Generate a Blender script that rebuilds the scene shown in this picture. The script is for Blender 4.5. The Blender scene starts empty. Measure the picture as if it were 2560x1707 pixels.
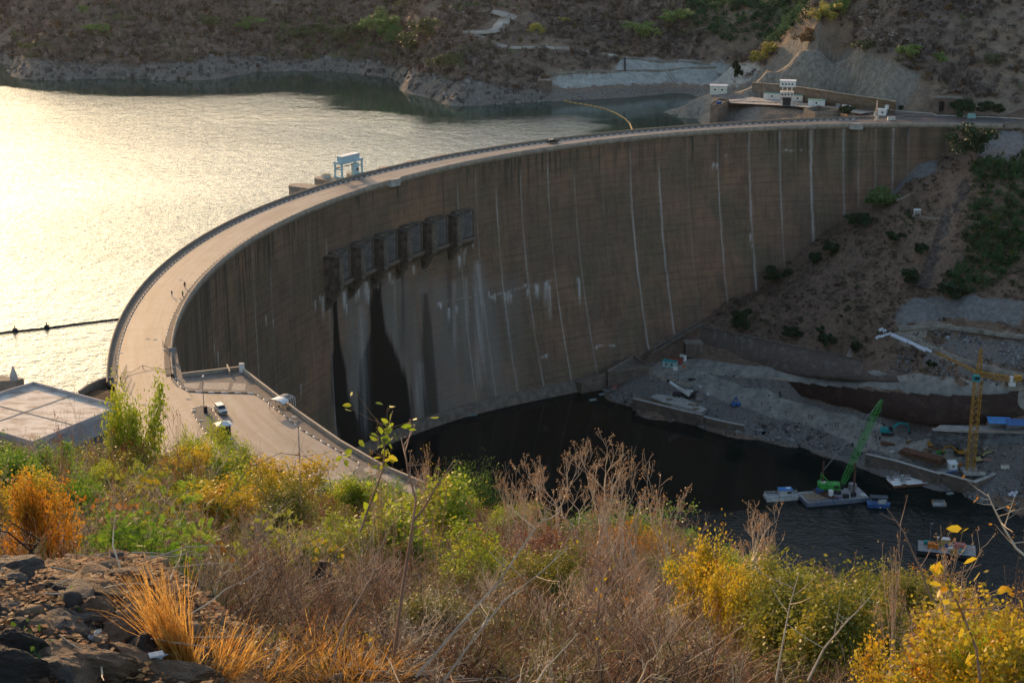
import bpy, math, random
import numpy as np
from mathutils import Vector, Matrix
R = math.radians
rng = np.random.default_rng(7)
random.seed(7)
sc = bpy.context.scene
COL = sc.collection

# ------------------------------------------------------------------ camera
F = 4100.0; PIT = R(17.5); HC = 130.0
cam_d = bpy.data.cameras.new("camera"); cam = bpy.data.objects.new("camera", cam_d); COL.objects.link(cam)
cam.location = (0, 0, HC); cam.rotation_euler = (R(90) - PIT, 0, 0)
cam_d.sensor_width = 36; cam_d.lens = F / 2560 * 36; cam_d.clip_start = 0.3; cam_d.clip_end = 6000
sc.camera = cam
sc.render.resolution_x = 1024; sc.render.resolution_y = 682
# ------------------------------------------------------------------ light
SUN_AZ = R(-24.5); SUN_EL = R(13.0)
w = bpy.data.worlds.new("World"); sc.world = w; w.use_nodes = True
nt = w.node_tree
bg = nt.nodes["Background"]; sky = nt.nodes.new("ShaderNodeTexSky")
sky.sky_type = 'NISHITA'; sky.sun_disc = False; sky.sun_elevation = SUN_EL
sky.sun_rotation = SUN_AZ; sky.air_density = 1.0; sky.dust_density = 1.7; sky.ozone_density = 0.8
nt.links.new(sky.outputs[0], bg.inputs[0]); bg.inputs[1].default_value = 0.15
sd = bpy.data.lights.new("sun", 'SUN'); so = bpy.data.objects.new("sun", sd); COL.objects.link(so)
sd.energy = 3.1; sd.angle = R(0.6); sd.color = (1.0, 0.60, 0.29)
sv = Vector((math.sin(SUN_AZ) * math.cos(SUN_EL), math.cos(SUN_AZ) * math.cos(SUN_EL), math.sin(SUN_EL)))
so.rotation_euler = (-sv).to_track_quat('-Z', 'Y').to_euler(); so.location = (0, 0, 300)
sc.view_settings.view_transform = 'Standard'; sc.view_settings.look = 'None'
sc.view_settings.exposure = 0.74; sc.view_settings.gamma = 1.0
sc.render.engine = 'CYCLES'

# ------------------------------------------------------------------ picture <-> place
CP, SP = math.cos(PIT), math.sin(PIT)
def U(x, y, z=0.0):
    a = (x - 1280) / F; b = -(y - 853.5) / F; dy = CP + b * SP; dz = -SP + b * CP; t = (z - HC) / dz
    return Vector((a * t, dy * t, z))
def UY(x, y, Y):
    a = (x - 1280) / F; b = -(y - 853.5) / F; dy = CP + b * SP; dz = -SP + b * CP; t = Y / dy
    return Vector((a * t, Y, HC + dz * t))
def PX(X, Y, Z):
    d = Y * CP - (Z - HC) * SP; u = Y * SP + (Z - HC) * CP
    return 1280 + F * X / d, 853.5 - F * u / d
def inpoly(px, py, poly):
    px = np.asarray(px); py = np.asarray(py); c = np.zeros(px.shape, bool); n = len(poly)
    for i in range(n):
        x0, y0 = poly[i]; x1, y1 = poly[(i + 1) % n]
        if y0 == y1: continue
        c ^= ((y0 > py) != (y1 > py)) & (px < (x1 - x0) * (py - y0) / (y1 - y0) + x0)
    return c
# ------------------------------------------------------------------ noise
_P = rng.random((256, 256))
def vn(x, y):
    x = np.asarray(x, float); y = np.asarray(y, float)
    xi = np.floor(x).astype(int); yi = np.floor(y).astype(int); fx = x - xi; fy = y - yi
    fx = fx * fx * (3 - 2 * fx); fy = fy * fy * (3 - 2 * fy)
    a = _P[xi & 255, yi & 255]; b = _P[(xi + 1) & 255, yi & 255]; c = _P[xi & 255, (yi + 1) & 255]; d = _P[(xi + 1) & 255, (yi + 1) & 255]
    return (a * (1 - fx) + b * fx) * (1 - fy) + (c * (1 - fx) + d * fx) * fy - .5
def fbm(x, y, o=4, l=2.07):
    s = 0; a = 1.0
    for i in range(o):
        s = s + a * vn(x + 17.3 * i, y + 9.1 * i); x = x * l; y = y * l; a *= .5
    return s
def smst_(x, a, b): t = np.clip((x - a) / (b - a), 0, 1); return t * t * (3 - 2 * t)
# ------------------------------------------------------------------ materials
def nodes(m): m.use_nodes = True; return m.node_tree.nodes, m.node_tree.links
def mat(name, col, rough=.8, metal=0., var=.12, scale=1.0, bump=0., col2=None, spec=.3, emit=None):
    """plain procedural surface: base colour varied by noise, fine bump"""
    m = bpy.data.materials.new(name); N, L = nodes(m); b = N["Principled BSDF"]
    tc = N.new("ShaderNodeTexCoord"); nz = N.new("ShaderNodeTexNoise"); nz.inputs["Scale"].default_value = scale; nz.inputs["Detail"].default_value = 6
    nz.inputs["Roughness"].default_value = .65
    L.new(tc.outputs["Object"], nz.inputs["Vector"])
    mx = N.new("ShaderNodeMix"); mx.data_type = 'RGBA'
    c2 = col2 or tuple(c * (1 - var * 2.2) for c in col)
    mx.inputs[6].default_value = (*[min(1, c * (1 + var)) for c in col], 1); mx.inputs[7].default_value = (*c2, 1)
    cr = N.new("ShaderNodeMapRange"); cr.inputs[1].default_value = .35; cr.inputs[2].default_value = .65
    L.new(nz.outputs["Fac"], cr.inputs[0]); L.new(cr.outputs[0], mx.inputs[0]); L.new(mx.outputs[2], b.inputs["Base Color"])
    b.inputs["Roughness"].default_value = rough; b.inputs["Metallic"].default_value = metal; b.inputs["Specular IOR Level"].default_value = spec
    if bump:
        bp = N.new("ShaderNodeBump"); bp.inputs["Strength"].default_value = min(1, bump); bp.inputs["Distance"].default_value = bump * .5
        n2 = N.new("ShaderNodeTexNoise"); n2.inputs["Scale"].default_value = scale * 4; n2.inputs["Detail"].default_value = 5
        L.new(tc.outputs["Object"], n2.inputs["Vector"]); L.new(n2.outputs["Fac"], bp.inputs["Height"]); L.new(bp.outputs[0], b.inputs["Normal"])
    if emit:
        b.inputs["Emission Color"].default_value = (*emit, 1); b.inputs["Emission Strength"].default_value = 1
    return m
class NB:
    """small node builder"""
    def __init__(s, name):
        s.m = bpy.data.materials.new(name); s.N, s.L = nodes(s.m); s.b = s.N["Principled BSDF"]; s.tc = s.N.new("ShaderNodeTexCoord")
    def attr(s, n):
        a = s.N.new("ShaderNodeAttribute"); a.attribute_name = n; return a
    def mapv(s, src, sc_):
        a = s.N.new("ShaderNodeMapping"); a.inputs["Scale"].default_value = sc_; s.L.new(src, a.inputs[0]); return a.outputs[0]
    def noise(s, vec, scale, detail=6, rough=.6):
        a = s.N.new("ShaderNodeTexNoise"); a.inputs["Scale"].default_value = scale; a.inputs["Detail"].default_value = detail; a.inputs["Roughness"].default_value = rough
        s.L.new(vec, a.inputs["Vector"]); return a.outputs["Fac"]
    def voro(s, vec, scale, feat='F1', out="Distance"):
        a = s.N.new("ShaderNodeTexVoronoi"); a.feature = feat; a.inputs["Scale"].default_value = scale; s.L.new(vec, a.inputs["Vector"]); return a.outputs[out]
    def rmp(s, src, a0, a1, b0=0., b1=1.):
        a = s.N.new("ShaderNodeMapRange"); s.L.new(src, a.inputs[0])
        for i, v in zip((1, 2, 3, 4), (a0, a1, b0, b1)): a.inputs[i].default_value = v
        return a.outputs[0]
    def mix(s, fac, A, B, mode='MIX'):
        a = s.N.new("ShaderNodeMix"); a.data_type = 'RGBA'; a.blend_type = mode
        for i, v in ((0, fac), (6, A), (7, B)):
            if isinstance(v, tuple): a.inputs[i].default_value = (*v, 1)
            elif isinstance(v, (int, float)): a.inputs[i].default_value = v
            else: s.L.new(v, a.inputs[i])
        return a.outputs[2]
    def math(s, op, A, B=0.):
        a = s.N.new("ShaderNodeMath"); a.operation = op
        for i, v in enumerate((A, B)):
            if isinstance(v, (int, float)): a.inputs[i].default_value = v
            else: s.L.new(v, a.inputs[i])
        return a.outputs[0]
    def bump(s, h, dist, strength=1.):
        a = s.N.new("ShaderNodeBump"); a.inputs["Distance"].default_value = dist; a.inputs["Strength"].default_value = strength
        s.L.new(h, a.inputs["Height"]); s.L.new(a.outputs[0], s.b.inputs["Normal"]); return a
    def fin(s, col, rough=.85, spec=.3):
        if isinstance(col, tuple): s.b.inputs["Base Color"].default_value = (*col, 1)
        else: s.L.new(col, s.b.inputs["Base Color"])
        if isinstance(rough, (int, float)): s.b.inputs["Roughness"].default_value = rough
        else: s.L.new(rough, s.b.inputs["Roughness"])
        s.b.inputs["Specular IOR Level"].default_value = spec; return s.m
# ------------------------------------------------------------------ mesh helpers
def tag(o, label=None, cat=None, group=None, kind=None):
    if label: o["label"] = label
    if cat: o["category"] = cat
    if group: o["group"] = group
    if kind: o["kind"] = kind
    return o
def link(name, me, parent=None):
    o = bpy.data.objects.new(name, me); COL.objects.link(o)
    if parent is not None: o.parent = parent
    return o
def np_mesh(name, V, Fq, m=None, parent=None, smooth=False, attrs=None, mats=None, mi=None, uv=None):
    """V (n,3); Fq (k,3) or (k,4) int array"""
    V = np.asarray(V, np.float32); Fq = np.asarray(Fq, np.int32); k, q = Fq.shape
    me = bpy.data.meshes.new(name); me.vertices.add(len(V)); me.vertices.foreach_set("co", V.ravel())
    me.loops.add(k * q); me.loops.foreach_set("vertex_index", Fq.ravel())
    me.polygons.add(k); me.polygons.foreach_set("loop_start", np.arange(k, dtype=np.int32) * q)
    me.polygons.foreach_set("loop_total", np.full(k, q, np.int32))
    if smooth: me.polygons.foreach_set("use_smooth", np.ones(k, bool))
    for mm in (mats or ([m] if m else [])): me.materials.append(mm)
    if mi is not None: me.polygons.foreach_set("material_index", np.asarray(mi, np.int32))
    me.update(calc_edges=True)
    for n, a in (attrs or {}).items():
        a = np.asarray(a, np.float32)
        if a.ndim == 1: t = me.attributes.new(n, 'FLOAT', 'POINT'); t.data.foreach_set("value", a)
        else: t = me.attributes.new(n, 'FLOAT_COLOR', 'POINT'); t.data.foreach_set("color", np.c_[a, np.ones(len(a))].astype(np.float32).ravel())
    if uv is not None:
        l = me.uv_layers.new(name="UVMap"); l.data.foreach_set("uv", np.asarray(uv, np.float32)[Fq.ravel()].ravel())
    return link(name, me, parent)
def grid_faces(nx, ny):
    i = np.arange(nx - 1)[:, None] * ny + np.arange(ny - 1)[None, :]
    i = i.ravel(); return np.stack([i, i + ny, i + ny + 1, i + 1], 1)
class MB:
    def __init__(s): s.v = []; s.f = []
    def add(s, vs, fs):
        n = len(s.v); s.v += [tuple(v) for v in vs]; s.f += [tuple(i + n for i in f) for f in fs]; return s
    def box(s, c, d, rz=0., tilt=None):
        M = Matrix.Rotation(rz, 3, 'Z')
        if tilt is not None: M = M @ tilt
        vs = [Vector(c) + M @ Vector((x * d[0] / 2, y * d[1] / 2, z * d[2] / 2)) for x in (-1, 1) for y in (-1, 1) for z in (-1, 1)]
        return s.add(vs, [(0, 1, 3, 2), (4, 6, 7, 5), (0, 4, 5, 1), (2, 3, 7, 6), (0, 2, 6, 4), (1, 5, 7, 3)])
    def hull(s, base, top):
        n = len(base)
        return s.add(list(base) + list(top), [tuple(range(n - 1, -1, -1)), tuple(range(n, 2 * n))] + [(i, (i + 1) % n, n + (i + 1) % n, n + i) for i in range(n)])
    def prism(s, poly, z0, z1): return s.hull([(x, y, z0) for x, y in poly], [(x, y, z1) for x, y in poly])
    def bar(s, a, b, w, h=None):
        a = Vector(a); b = Vector(b); d = b - a; L = d.length
        if L < 1e-6: return s
        d /= L; up = Vector((0, 0, 1)) if abs(d.z) < .95 else Vector((0, 1, 0)); x = d.cross(up).normalized(); y = x.cross(d); h = h or w
        q = [(-w / 2, -h / 2), (w / 2, -h / 2), (w / 2, h / 2), (-w / 2, h / 2)]
        return s.hull([a + x * i + y * j for i, j in q], [b + x * i + y * j for i, j in q])
    def tube(s, pts, rs, n=6, cap=True):
        pts = [Vector(p) for p in pts]; rs = rs if hasattr(rs, '__len__') else [rs] * len(pts); base = len(s.v); px = None
        for k, p in enumerate(pts):
            d = (pts[min(k + 1, len(pts) - 1)] - pts[max(k - 1, 0)]).normalized()
            if px is None:
                up = Vector((0, 0, 1)) if abs(d.z) < .9 else Vector((1, 0, 0)); px = d.cross(up).normalized()
            px = (px - d * px.dot(d)).normalized(); py = d.cross(px)
            for j in range(n):
                a = 2 * math.pi * j / n; s.v.append(tuple(p + (px * math.cos(a) + py * math.sin(a)) * rs[k]))
        for k in range(len(pts) - 1):
            for j in range(n):
                a = base + k * n + j; b = base + k * n + (j + 1) % n; s.f.append((a, b, b + n, a + n))
        if cap: s.f.append(tuple(base + j for j in range(n - 1, -1, -1))); s.f.append(tuple(base + (len(pts) - 1) * n + j for j in range(n)))
        return s
    def cyl(s, c, r, h, n=12, r2=None): return s.tube([c, (c[0], c[1], c[2] + h)], [r, r if r2 is None else r2], n)
    def sphere(s, c, r, n=8, m=6):
        r = r if hasattr(r, '__len__') else (r, r, r); base = len(s.v)
        for i in range(m + 1):
            t = math.pi * i / m
            for j in range(n):
                a = 2 * math.pi * j / n; s.v.append((c[0] + r[0] * math.sin(t) * math.cos(a), c[1] + r[1] * math.sin(t) * math.sin(a), c[2] + r[2] * math.cos(t)))
        for i in range(m):
            for j in range(n):
                a = base + i * n + j; b = base + i * n + (j + 1) % n; s.f.append((a, a + n, b + n, b))
        return s
    def build(s, name, m, parent=None, smooth=False, bevel=0.):
        me = bpy.data.meshes.new(name); me.from_pydata(s.v, [], s.f); me.update()
        if m: me.materials.append(m)
        if smooth: me.polygons.foreach_set("use_smooth", [True] * len(me.polygons))
        o = link(name, me, parent)
        if bevel:
            b = o.modifiers.new("bevel", 'BEVEL'); b.width = bevel; b.segments = 2; b.limit_method = 'ANGLE'
        return o
def thing(name, label, cat, loc=(0, 0, 0), rz=0., group=None):
    o = link(name, None); o.location = loc; o.rotation_euler = (0, 0, rz); return tag(o, label, cat, group)
def kids(o): return [c for c in bpy.data.objects if c.parent == o]
def dup(o, loc, rz=0., scale=None, label=None, group=None):
    def cp(a, p):
        c = a.copy(); COL.objects.link(c); c.parent = p
        for ch in list(a.children): cp(ch, c)
        return c
    c = cp(o, None); c.location = loc; c.rotation_euler = (0, 0, rz)
    if scale: c.scale = scale if hasattr(scale, '__len__') else (scale,) * 3
    if label: c["label"] = label
    if group: c["group"] = group
    return c
# ------------------------------------------------------------------ dam geometry (double curved arch)
C0 = np.array([170.25, 469.98])
def ro(t): return np.polyval([12.46, -9.56, 2.98, 2.45, 276.54], (np.asarray(t, float) - 140) / 60)
def ri(t): return np.polyval([2.62, 9.46, -3.67, 260.05], (np.asarray(t, float) - 140) / 60)
def dof(t, z):
    e = np.interp(t, [80, 100, 120], [1.2, 1.4, 1.8])
    return np.interp(t, [80, 95, 110, 120, 130, 140, 150, 165, 200], [24, 22, 16.5, 13.5, 9.8, 4.8, 1.5, .5, .5]) * (np.maximum(-np.asarray(z, float), 0) / 75) ** e
def DS(t, z, off=0.):
    r = ri(t) - dof(t, z) - off; a = np.radians(t); return np.stack([C0[0] + r * np.cos(a), C0[1] + r * np.sin(a), z + 0 * np.asarray(t, float)], -1)
def PL(r, t, z): return Vector((C0[0] + r * math.cos(R(t)), C0[1] + r * math.sin(R(t)), z))
TH0, TH1 = 199.2, 79.0
LAKE = -11.0; RIV = -102.0

# ------------------------------------------------------------------ control points and surfaces
def rbf(pts, lam=1e-4):
    A = np.array([tuple(p) for p in pts], float); X = A[:, :2] / 100; d = np.hypot(X[:, None, 0] - X[None, :, 0], X[:, None, 1] - X[None, :, 1])
    n = len(A); M = np.zeros((n + 3, n + 3)); M[:n, :n] = d + np.eye(n) * -lam; M[:n, n] = 1; M[:n, n + 1:] = X; M[n:, :n] = M[:n, n:].T
    s = np.linalg.solve(M, np.r_[A[:, 2], 0, 0, 0])
    def f(x, y):
        x = np.asarray(x, float) / 100; y = np.asarray(y, float) / 100; sh = x.shape; x = x.ravel(); y = y.ravel(); o = np.empty(len(x))
        for k in range(0, len(x), 20000):
            a = x[k:k + 20000]; b = y[k:k + 20000]
            o[k:k + 20000] = np.hypot(a[:, None] - X[None, :, 0], b[:, None] - X[None, :, 1]) @ s[:n] + s[n] + s[n + 1] * a + s[n + 2] * b
        return o.reshape(sh)
    return f
def chain(px, py0, z0, segs):
    """points up a slope seen in one picture column: each (row, slope in degrees)"""
    p = U(px, py0, z0); out = [p.copy()]
    for py, al in segs:
        a = U(px, py, HC - 1); c = Vector((0, 0, HC)); d = (a - c).normalized(); ta = math.tan(R(al)); hd = math.hypot(d.x, d.y)
        r0 = math.hypot(p.x, p.y); t = (p.z - HC - ta * r0) / (d.z - ta * hd); q = c + d * t
        out.append(q); p = q
    return out
far = []
for px, py0, z0, segs in [
    (-700, 60, -11, [(20, 22), (-60, 20)]), (-150, 120, -11, [(95, 22), (40, 20), (-60, 20)]), (0, 155, -11, [(125, 24), (60, 20), (-60, 20)]),
    (115, 200, -11, [(150, 25), (70, 20), (-60, 18)]), (300, 198, -11, [(150, 25), (80, 18), (-60, 20)]), (490, 200, -11, [(158, 30), (125, 12), (60, 16), (-60, 20)]),
    (640, 180, -11, [(140, 28), (100, 10), (40, 22), (-60, 22)]), (820, 178, -11, [(140, 26), (95, 10), (40, 22), (-60, 22)]), (980, 196, -11, [(146, 28), (100, 18), (0, 20), (-60, 20)]),
    (1062, 240, -11, [(185, 28), (100, 22), (0, 20)]), (1144, 263, -11, [(205, 28), (120, 22), (60, 12), (0, 20)]), (1280, 259, -11, [(205, 25), (120, 24), (60, 18), (0, 18)]),
    (1366, 255, -11, [(225, 28), (190, 33), (120, 22), (0, 20)]), (1443, 249, -11, [(218, 30), (182, 36), (130, 20), (0, 22)]), (1560, 243, -11, [(212, 30), (178, 36), (140, 26), (60, 22), (-60, 22)]),
    (1716, 234, -11, [(205, 30), (172, 36), (150, 26), (100, 18), (0, 22)]), (1840, 215, -3, [(165, 24), (150, 14), (80, 24), (0, 24)])]:
    far += chain(px, py0, z0, segs); q = U(px, py0 + 12, -11); far += [Vector((q.x, q.y, -18))]
for px, segs in [(1920, [(241, 0, 0), (212, 82, 0), (166, 50, 0)]), (2002, [(248, 0, 0), (216, 82, 0), (119, 50, 0)]), (2051, [(252, 0, 0), (222, 82, 0), (119, 50, 0), (52, 32, 0), (-30, 32, 0)]),
                 (2151, [(263, 0, 0), (236, 82, 0), (135, 50, 0), (0, 32, 0)]), (2247, [(277, 0, 0), (250, 75, 0), (165, 50, 0), (0, 33, 0)]),
                 (2310, [(283, 0, 0), (235, 52, 0), (190, 42, 0), (0, 33, 0)]), (2400, [(287, 0, 0), (255, 50, 0), (0, 35, 0)]), (2560, [(292, 0, 0), (262, 48, 0), (0, 38, 0)]), (2900, [(310, 0, 0), (260, 40, 0)]), (3500, [(330, 0, 0), (100, 30, 0)])]:
    c = chain(px, segs[0][0], -.6, [(a, b) for a, b, _ in segs[1:]]); far += c
for x, y, Y in [(1840, 150, 1030), (1905, 120, 1060), (1960, 60, 1170), (1985, 20, 1240), (2000, -60, 1330), (1900, -30, 1200)]: far.append(UY(x, y, Y))
for x, y in [(1775, 236), (1800, 246), (1850, 232), (1900, 243), (1900, 262), (2000, 262), (2100, 274), (2180, 284), (2240, 292), (2300, 294), (2400, 298), (2500, 304), (2600, 306), (2800, 320)]: far.append(U(x, y, -.6))
for x, y, z in [(1667, 281, -11), (1700, 291, -11.5), (1745, 303, -12), (1722, 255, -4), (1660, 262, -16), (1700, 250, -14), (1740, 246, -12), (1795, 284, -13), (1850, 291, -14), (1950, 289, -14), (2050, 288, -13), (2110, 290, -8), (2150, 292, -1.5), (2230, 300, -1), (2300, 305, -1), (2500, 308, -1)]: far.append(U(x, y, z))
for x, y in [(-100, 420), (-110, 480), (-90, 600), (0, 700), (60, 760), (-300, 500), (-300, 800), (-150, 850), (20, 800), (-600, 600), (-600, 900)]: far.append(Vector((x, y, -30)))
for x, y, z in [(-1200, 1500, 60), (-900, 1500, 50), (-620, 1350, 48), (-470, 1300, 55), (-390, 1290, 58), (-300, 1290, 70), (-200, 1280, 76), (-100, 1270, 80), (-40, 1265, 80), (20, 1270, 80), (110, 1290, 92), (220, 1320, 115), (400, 1150, 190), (600, 1000, 200), (900, 900, 220), (500, 850, 120), (300, 1000, 120),  # unseen ridge above the frame, heights shaped to shade slopes and brighten the lake
                (-300, 1500, 90), (0, 1500, 105), (300, 1550, 180), (700, 1500, 220), (-700, 1700, 80), (0, 1800, 160), (620, 760, 60)]: far.append(Vector((x, y, z)))
f_far = rbf(far)

rb = []
def dc(x, y, z0=-40):
    best = None
    for t0 in (90, 110, 130, 150, 170):
        q = np.array([t0, z0], float)
        g = lambda q: np.array(PX(*DS(q[0], q[1]))) - [x, y]
        for _ in range(40):
            r = g(q); J = np.stack([(g(q + [.01, 0]) - r) / .01, (g(q + [0, .01]) - r) / .01], 1); s = np.linalg.solve(J, -r); m = abs(s).max(); q = q + s * (1 if m < 20 else 20 / m)
        if abs(g(q)).max() < .5 and (best is None or DS(*q)[1] < DS(*best)[1]): best = q
    return best
for p in [(2500, 325), (2450, 345), (2400, 395), (2300, 400), (2240, 478), (2160, 510), (2080, 568), (2040, 602), (2000, 628), (1960, 668), (1925, 705), (1890, 733), (1830, 750), (1760, 795), (1690, 848), (1640, 872), (1580, 905)]:
    t, z = dc(*p)
    for o in (-10, 0): rb.append(Vector(DS(t, z, o)))
for t, z in [(128, -104), (135, -106), (145, -106), (155, -104)]: rb.append(Vector(DS(t, z, 0))); rb.append(Vector(DS(t, z - 2, 15)))
RBC = [(1514, 976, -102), (1548, 1005, -102), (1590, 1026, -102), (1674, 1047, -102), (1757, 1066, -102), (1840, 1081, -102), (1900, 1092, -102), (1948, 1112, -102), (2002, 1126, -102), (2074, 1128, -102), (2141, 1149, -102), (2227, 1172, -102), (2300, 1196, -102), (2343, 1208, -102), (2384, 1226, -102), (2431, 1243, -102), (2474, 1265, -102), (2490, 1290, -102), (2560, 1296, -102), (2700, 1310, -102),
    (1500, 985, -106), (1600, 1045, -107), (1757, 1085, -107), (1900, 1110, -107), (2000, 1150, -107), (2141, 1170, -107), (2300, 1220, -107), (2400, 1260, -107), (2480, 1310, -107), (2650, 1330, -107), (1400, 1050, -108), (1800, 1200, -109), (2300, 1400, -109), (2600, 1500, -109),
    # working platform and lower road
    (1550, 965, -98.5), (1600, 960, -97.5), (1600, 990, -97.3), (1640, 1008, -97.3), (1700, 975, -97), (1740, 1010, -97.3), (1770, 1035, -97.3), (1850, 1055, -97.3), (1800, 1000, -97), (1870, 1015, -96.5),
    (1620, 930, -94), (1660, 915, -92), (1720, 925, -92), (1780, 960, -93.5), (1850, 985, -94.5), (1950, 1012, -95), (2050, 1045, -95), (2150, 1085, -95), (2200, 1110, -95), (2260, 1135, -95.5), (2330, 1165, -96), (2360, 1180, -96.5), (2430, 1200, -96.5), (2300, 1130, -95), (2400, 1140, -95), (2450, 1150, -95), (2500, 1170, -95.5), (2560, 1160, -95), (2480, 1215, -97), (2560, 1240, -98),
    (2000, 1090, -98), (2080, 1110, -98), (1940, 1070, -98.5), (2230, 1148, -97), (2330, 1090, -94), (2280, 1080, -93), (2400, 1148, -95),
    # upper haul road
    (1700, 900, -90.5), (1760, 915, -89), (1850, 928, -87), (1950, 940, -84.5), (2050, 948, -82), (2150, 957, -79.5), (2250, 965, -77.5), (2350, 972, -76), (2450, 978, -75), (2560, 985, -74), (2750, 1000, -72),
    (1820, 955, -91), (1900, 965, -89.3), (1985, 980, -89.5), (2030, 1004, -91.5), (2110, 1015, -89.5), (2200, 1036, -87), (2330, 1064, -85), (2450, 1060, -84), (2560, 1070, -83), (2560, 1045, -82),
    (2100, 1045, -93), (2180, 1062, -92.5), (1800, 862, -86.5), (1900, 888, -85), (2000, 908, -83.2), (2120, 925, -80.8), (2250, 942, -78.8), (2060, 985, -89.0), (2130, 995, -87.6), (2250, 1020, -86), (2400, 1030, -84), (2520, 1025, -82.5),
    (1885, 1074, -100), (2130, 1141, -100), (1990, 1100, -99.5), (2050, 1113, -100), (1940, 1098, -101), (1800, 1066, -101), (2090, 1128, -101), (2180, 1155, -100.5), (1540, 985, -99.5),
    # behind the training wall and the hillside
    (1760, 812, -77.5), (1850, 830, -77.5), (1960, 858, -77.5), (2096, 885, -77), (2237, 920, -76), (2419, 957, -74.5),
    (1900, 790, -72), (2000, 800, -69), (2060, 830, -70), (2130, 860, -71), (2200, 895, -72), (2300, 915, -71), (2400, 930, -70),
    (2220, 835, -66.5), (2300, 865, -67.5), (2260, 840, -66), (2350, 885, -68.5), (2250, 818, -64), (2350, 812, -62.5), (2450, 825, -61), (2560, 842, -60), (2420, 900, -67.5), (2500, 920, -67), (2560, 935, -66.5), (2400, 850, -65), (2500, 880, -65),
    (2240, 790, -61), (2350, 790, -59), (2480, 800, -57), (2560, 812, -56), (2260, 755, -53), (2400, 745, -50), (2560, 760, -50),
    (2050, 760, -63), (2150, 770, -60), (2100, 680, -54), (2200, 640, -46), (2300, 680, -47), (2250, 560, -34), (2350, 550, -31), (2450, 560, -30), (2560, 560, -28), (2450, 680, -44), (2560, 680, -42), (2350, 440, -17), (2450, 440, -15), (2560, 440, -12), (2520, 360, -5), (2600, 345, -3), (2420, 395, -12), (2560, 315, -.9), (2700, 330, -.9), (2900, 340, -.9), (2750, 560, -26), (2800, 800, -50), (2900, 1000, -68), (2900, 1200, -90)]
rb += [U(*p) for p in RBC]
f_rb = rbf(rb, .05)
def mask_soft(px, py, polys):
    m = np.zeros(px.shape, bool)
    for p in polys: m |= inpoly(px, py, p)
    return m
ROADP = [[(1590, 925), (1640, 905), (1750, 905), (1950, 925), (2200, 945), (2560, 965), (2700, 980), (2700, 1000), (2560, 992), (2200, 970), (1950, 950), (1800, 935), (1760, 945), (1900, 985), (2060, 1030), (2250, 1090), (2560, 1120), (2560, 1240), (2480, 1230), (2340, 1190), (2200, 1140), (2000, 1080), (1860, 1062), (1860, 1095), (1760, 1075), (1590, 1035), (1520, 1000), (1500, 970), (1540, 950)],
         [(2240, 822), (2330, 804), (2420, 806), (2560, 832), (2560, 848), (2420, 822), (2330, 826), (2300, 850), (2420, 900), (2560, 930), (2560, 950), (2400, 915), (2230, 850)]]
def g_rb(x, y):
    x = np.asarray(x, float); y = np.asarray(y, float); z = f_rb(x, y)
    px, py = PX(x, y, z); flat = mask_soft(px, py, ROADP); wk = mask_soft(px, py, [[(1500, 870), (1740, 880), (2240, 945), (2750, 960), (2750, 1320), (1500, 1100)]])
    return z + np.where(flat, .12, np.where(wk, .3, 1.)) * (fbm(x / 9, y / 9, 4) * np.where(wk, .6, 1.1) + fbm(x / 2.6 + 9, y / 2.6, 3) * np.where(wk, .9, .6))
FLATF = [[(1760, 226), (1880, 226), (2240, 268), (2340, 284), (2700, 300), (2700, 330), (2140, 306), (2120, 284), (1800, 262)]]
CONC = [[(1376, 190), (1545, 183), (1545, 140), (1700, 148), (1850, 160), (1900, 160), (1900, 200), (1850, 215), (1700, 208), (1560, 214), (1376, 222)]]
def g_far(x, y):
    x = np.asarray(x, float); y = np.asarray(y, float); z = f_far(x, y); px, py = PX(x, y, z)
    flat = mask_soft(px, py, FLATF); rock = (py > 110) & (px > 1880) & (px < 2330); cc = mask_soft(px, py, CONC)
    return z + np.where(flat, .05, np.where(cc, .12, 1.)) * (fbm(x / 28, y / 28, 4) * 3.2 + fbm(x / 5, y / 5, 4) * 1.6 + np.where(rock, .7, .3) * np.abs(fbm(x / 6 + .3 * y / 6, y / 14, 4)) * 2.0)
# near bank: the hillside under the viewpoint and the terrace beside the dam
PARP = [(455, 933), (602, 916), (611, 924), (745, 1027), (850, 1100), (960, 1163), (1085, 1215), (1200, 1262), (1420, 1340)]
PARW = [U(x, y, 1.1) for x, y in PARP]
SHL = [U(x, y, 0) for x, y in [(300, 945), (280, 953), (245, 957), (196, 981), (84, 950), (0, 978), (-200, 1040), (-900, 1300)]]
def sdist(x, y, line):
    d = np.full(x.shape, 1e9); sg = np.zeros(x.shape)
    for a, b in zip(line[:-1], line[1:]):
        ex, ey = b.x - a.x, b.y - a.y; L2 = ex * ex + ey * ey; t = np.clip(((x - a.x) * ex + (y - a.y) * ey) / L2, 0, 1); dx = x - a.x - t * ex; dy = y - a.y - t * ey; dd = np.hypot(dx, dy)
        c = ex * dy - ey * dx; up = dd < d; d = np.where(up, dd, d); sg = np.where(up, c, sg)
    return d, sg
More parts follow.
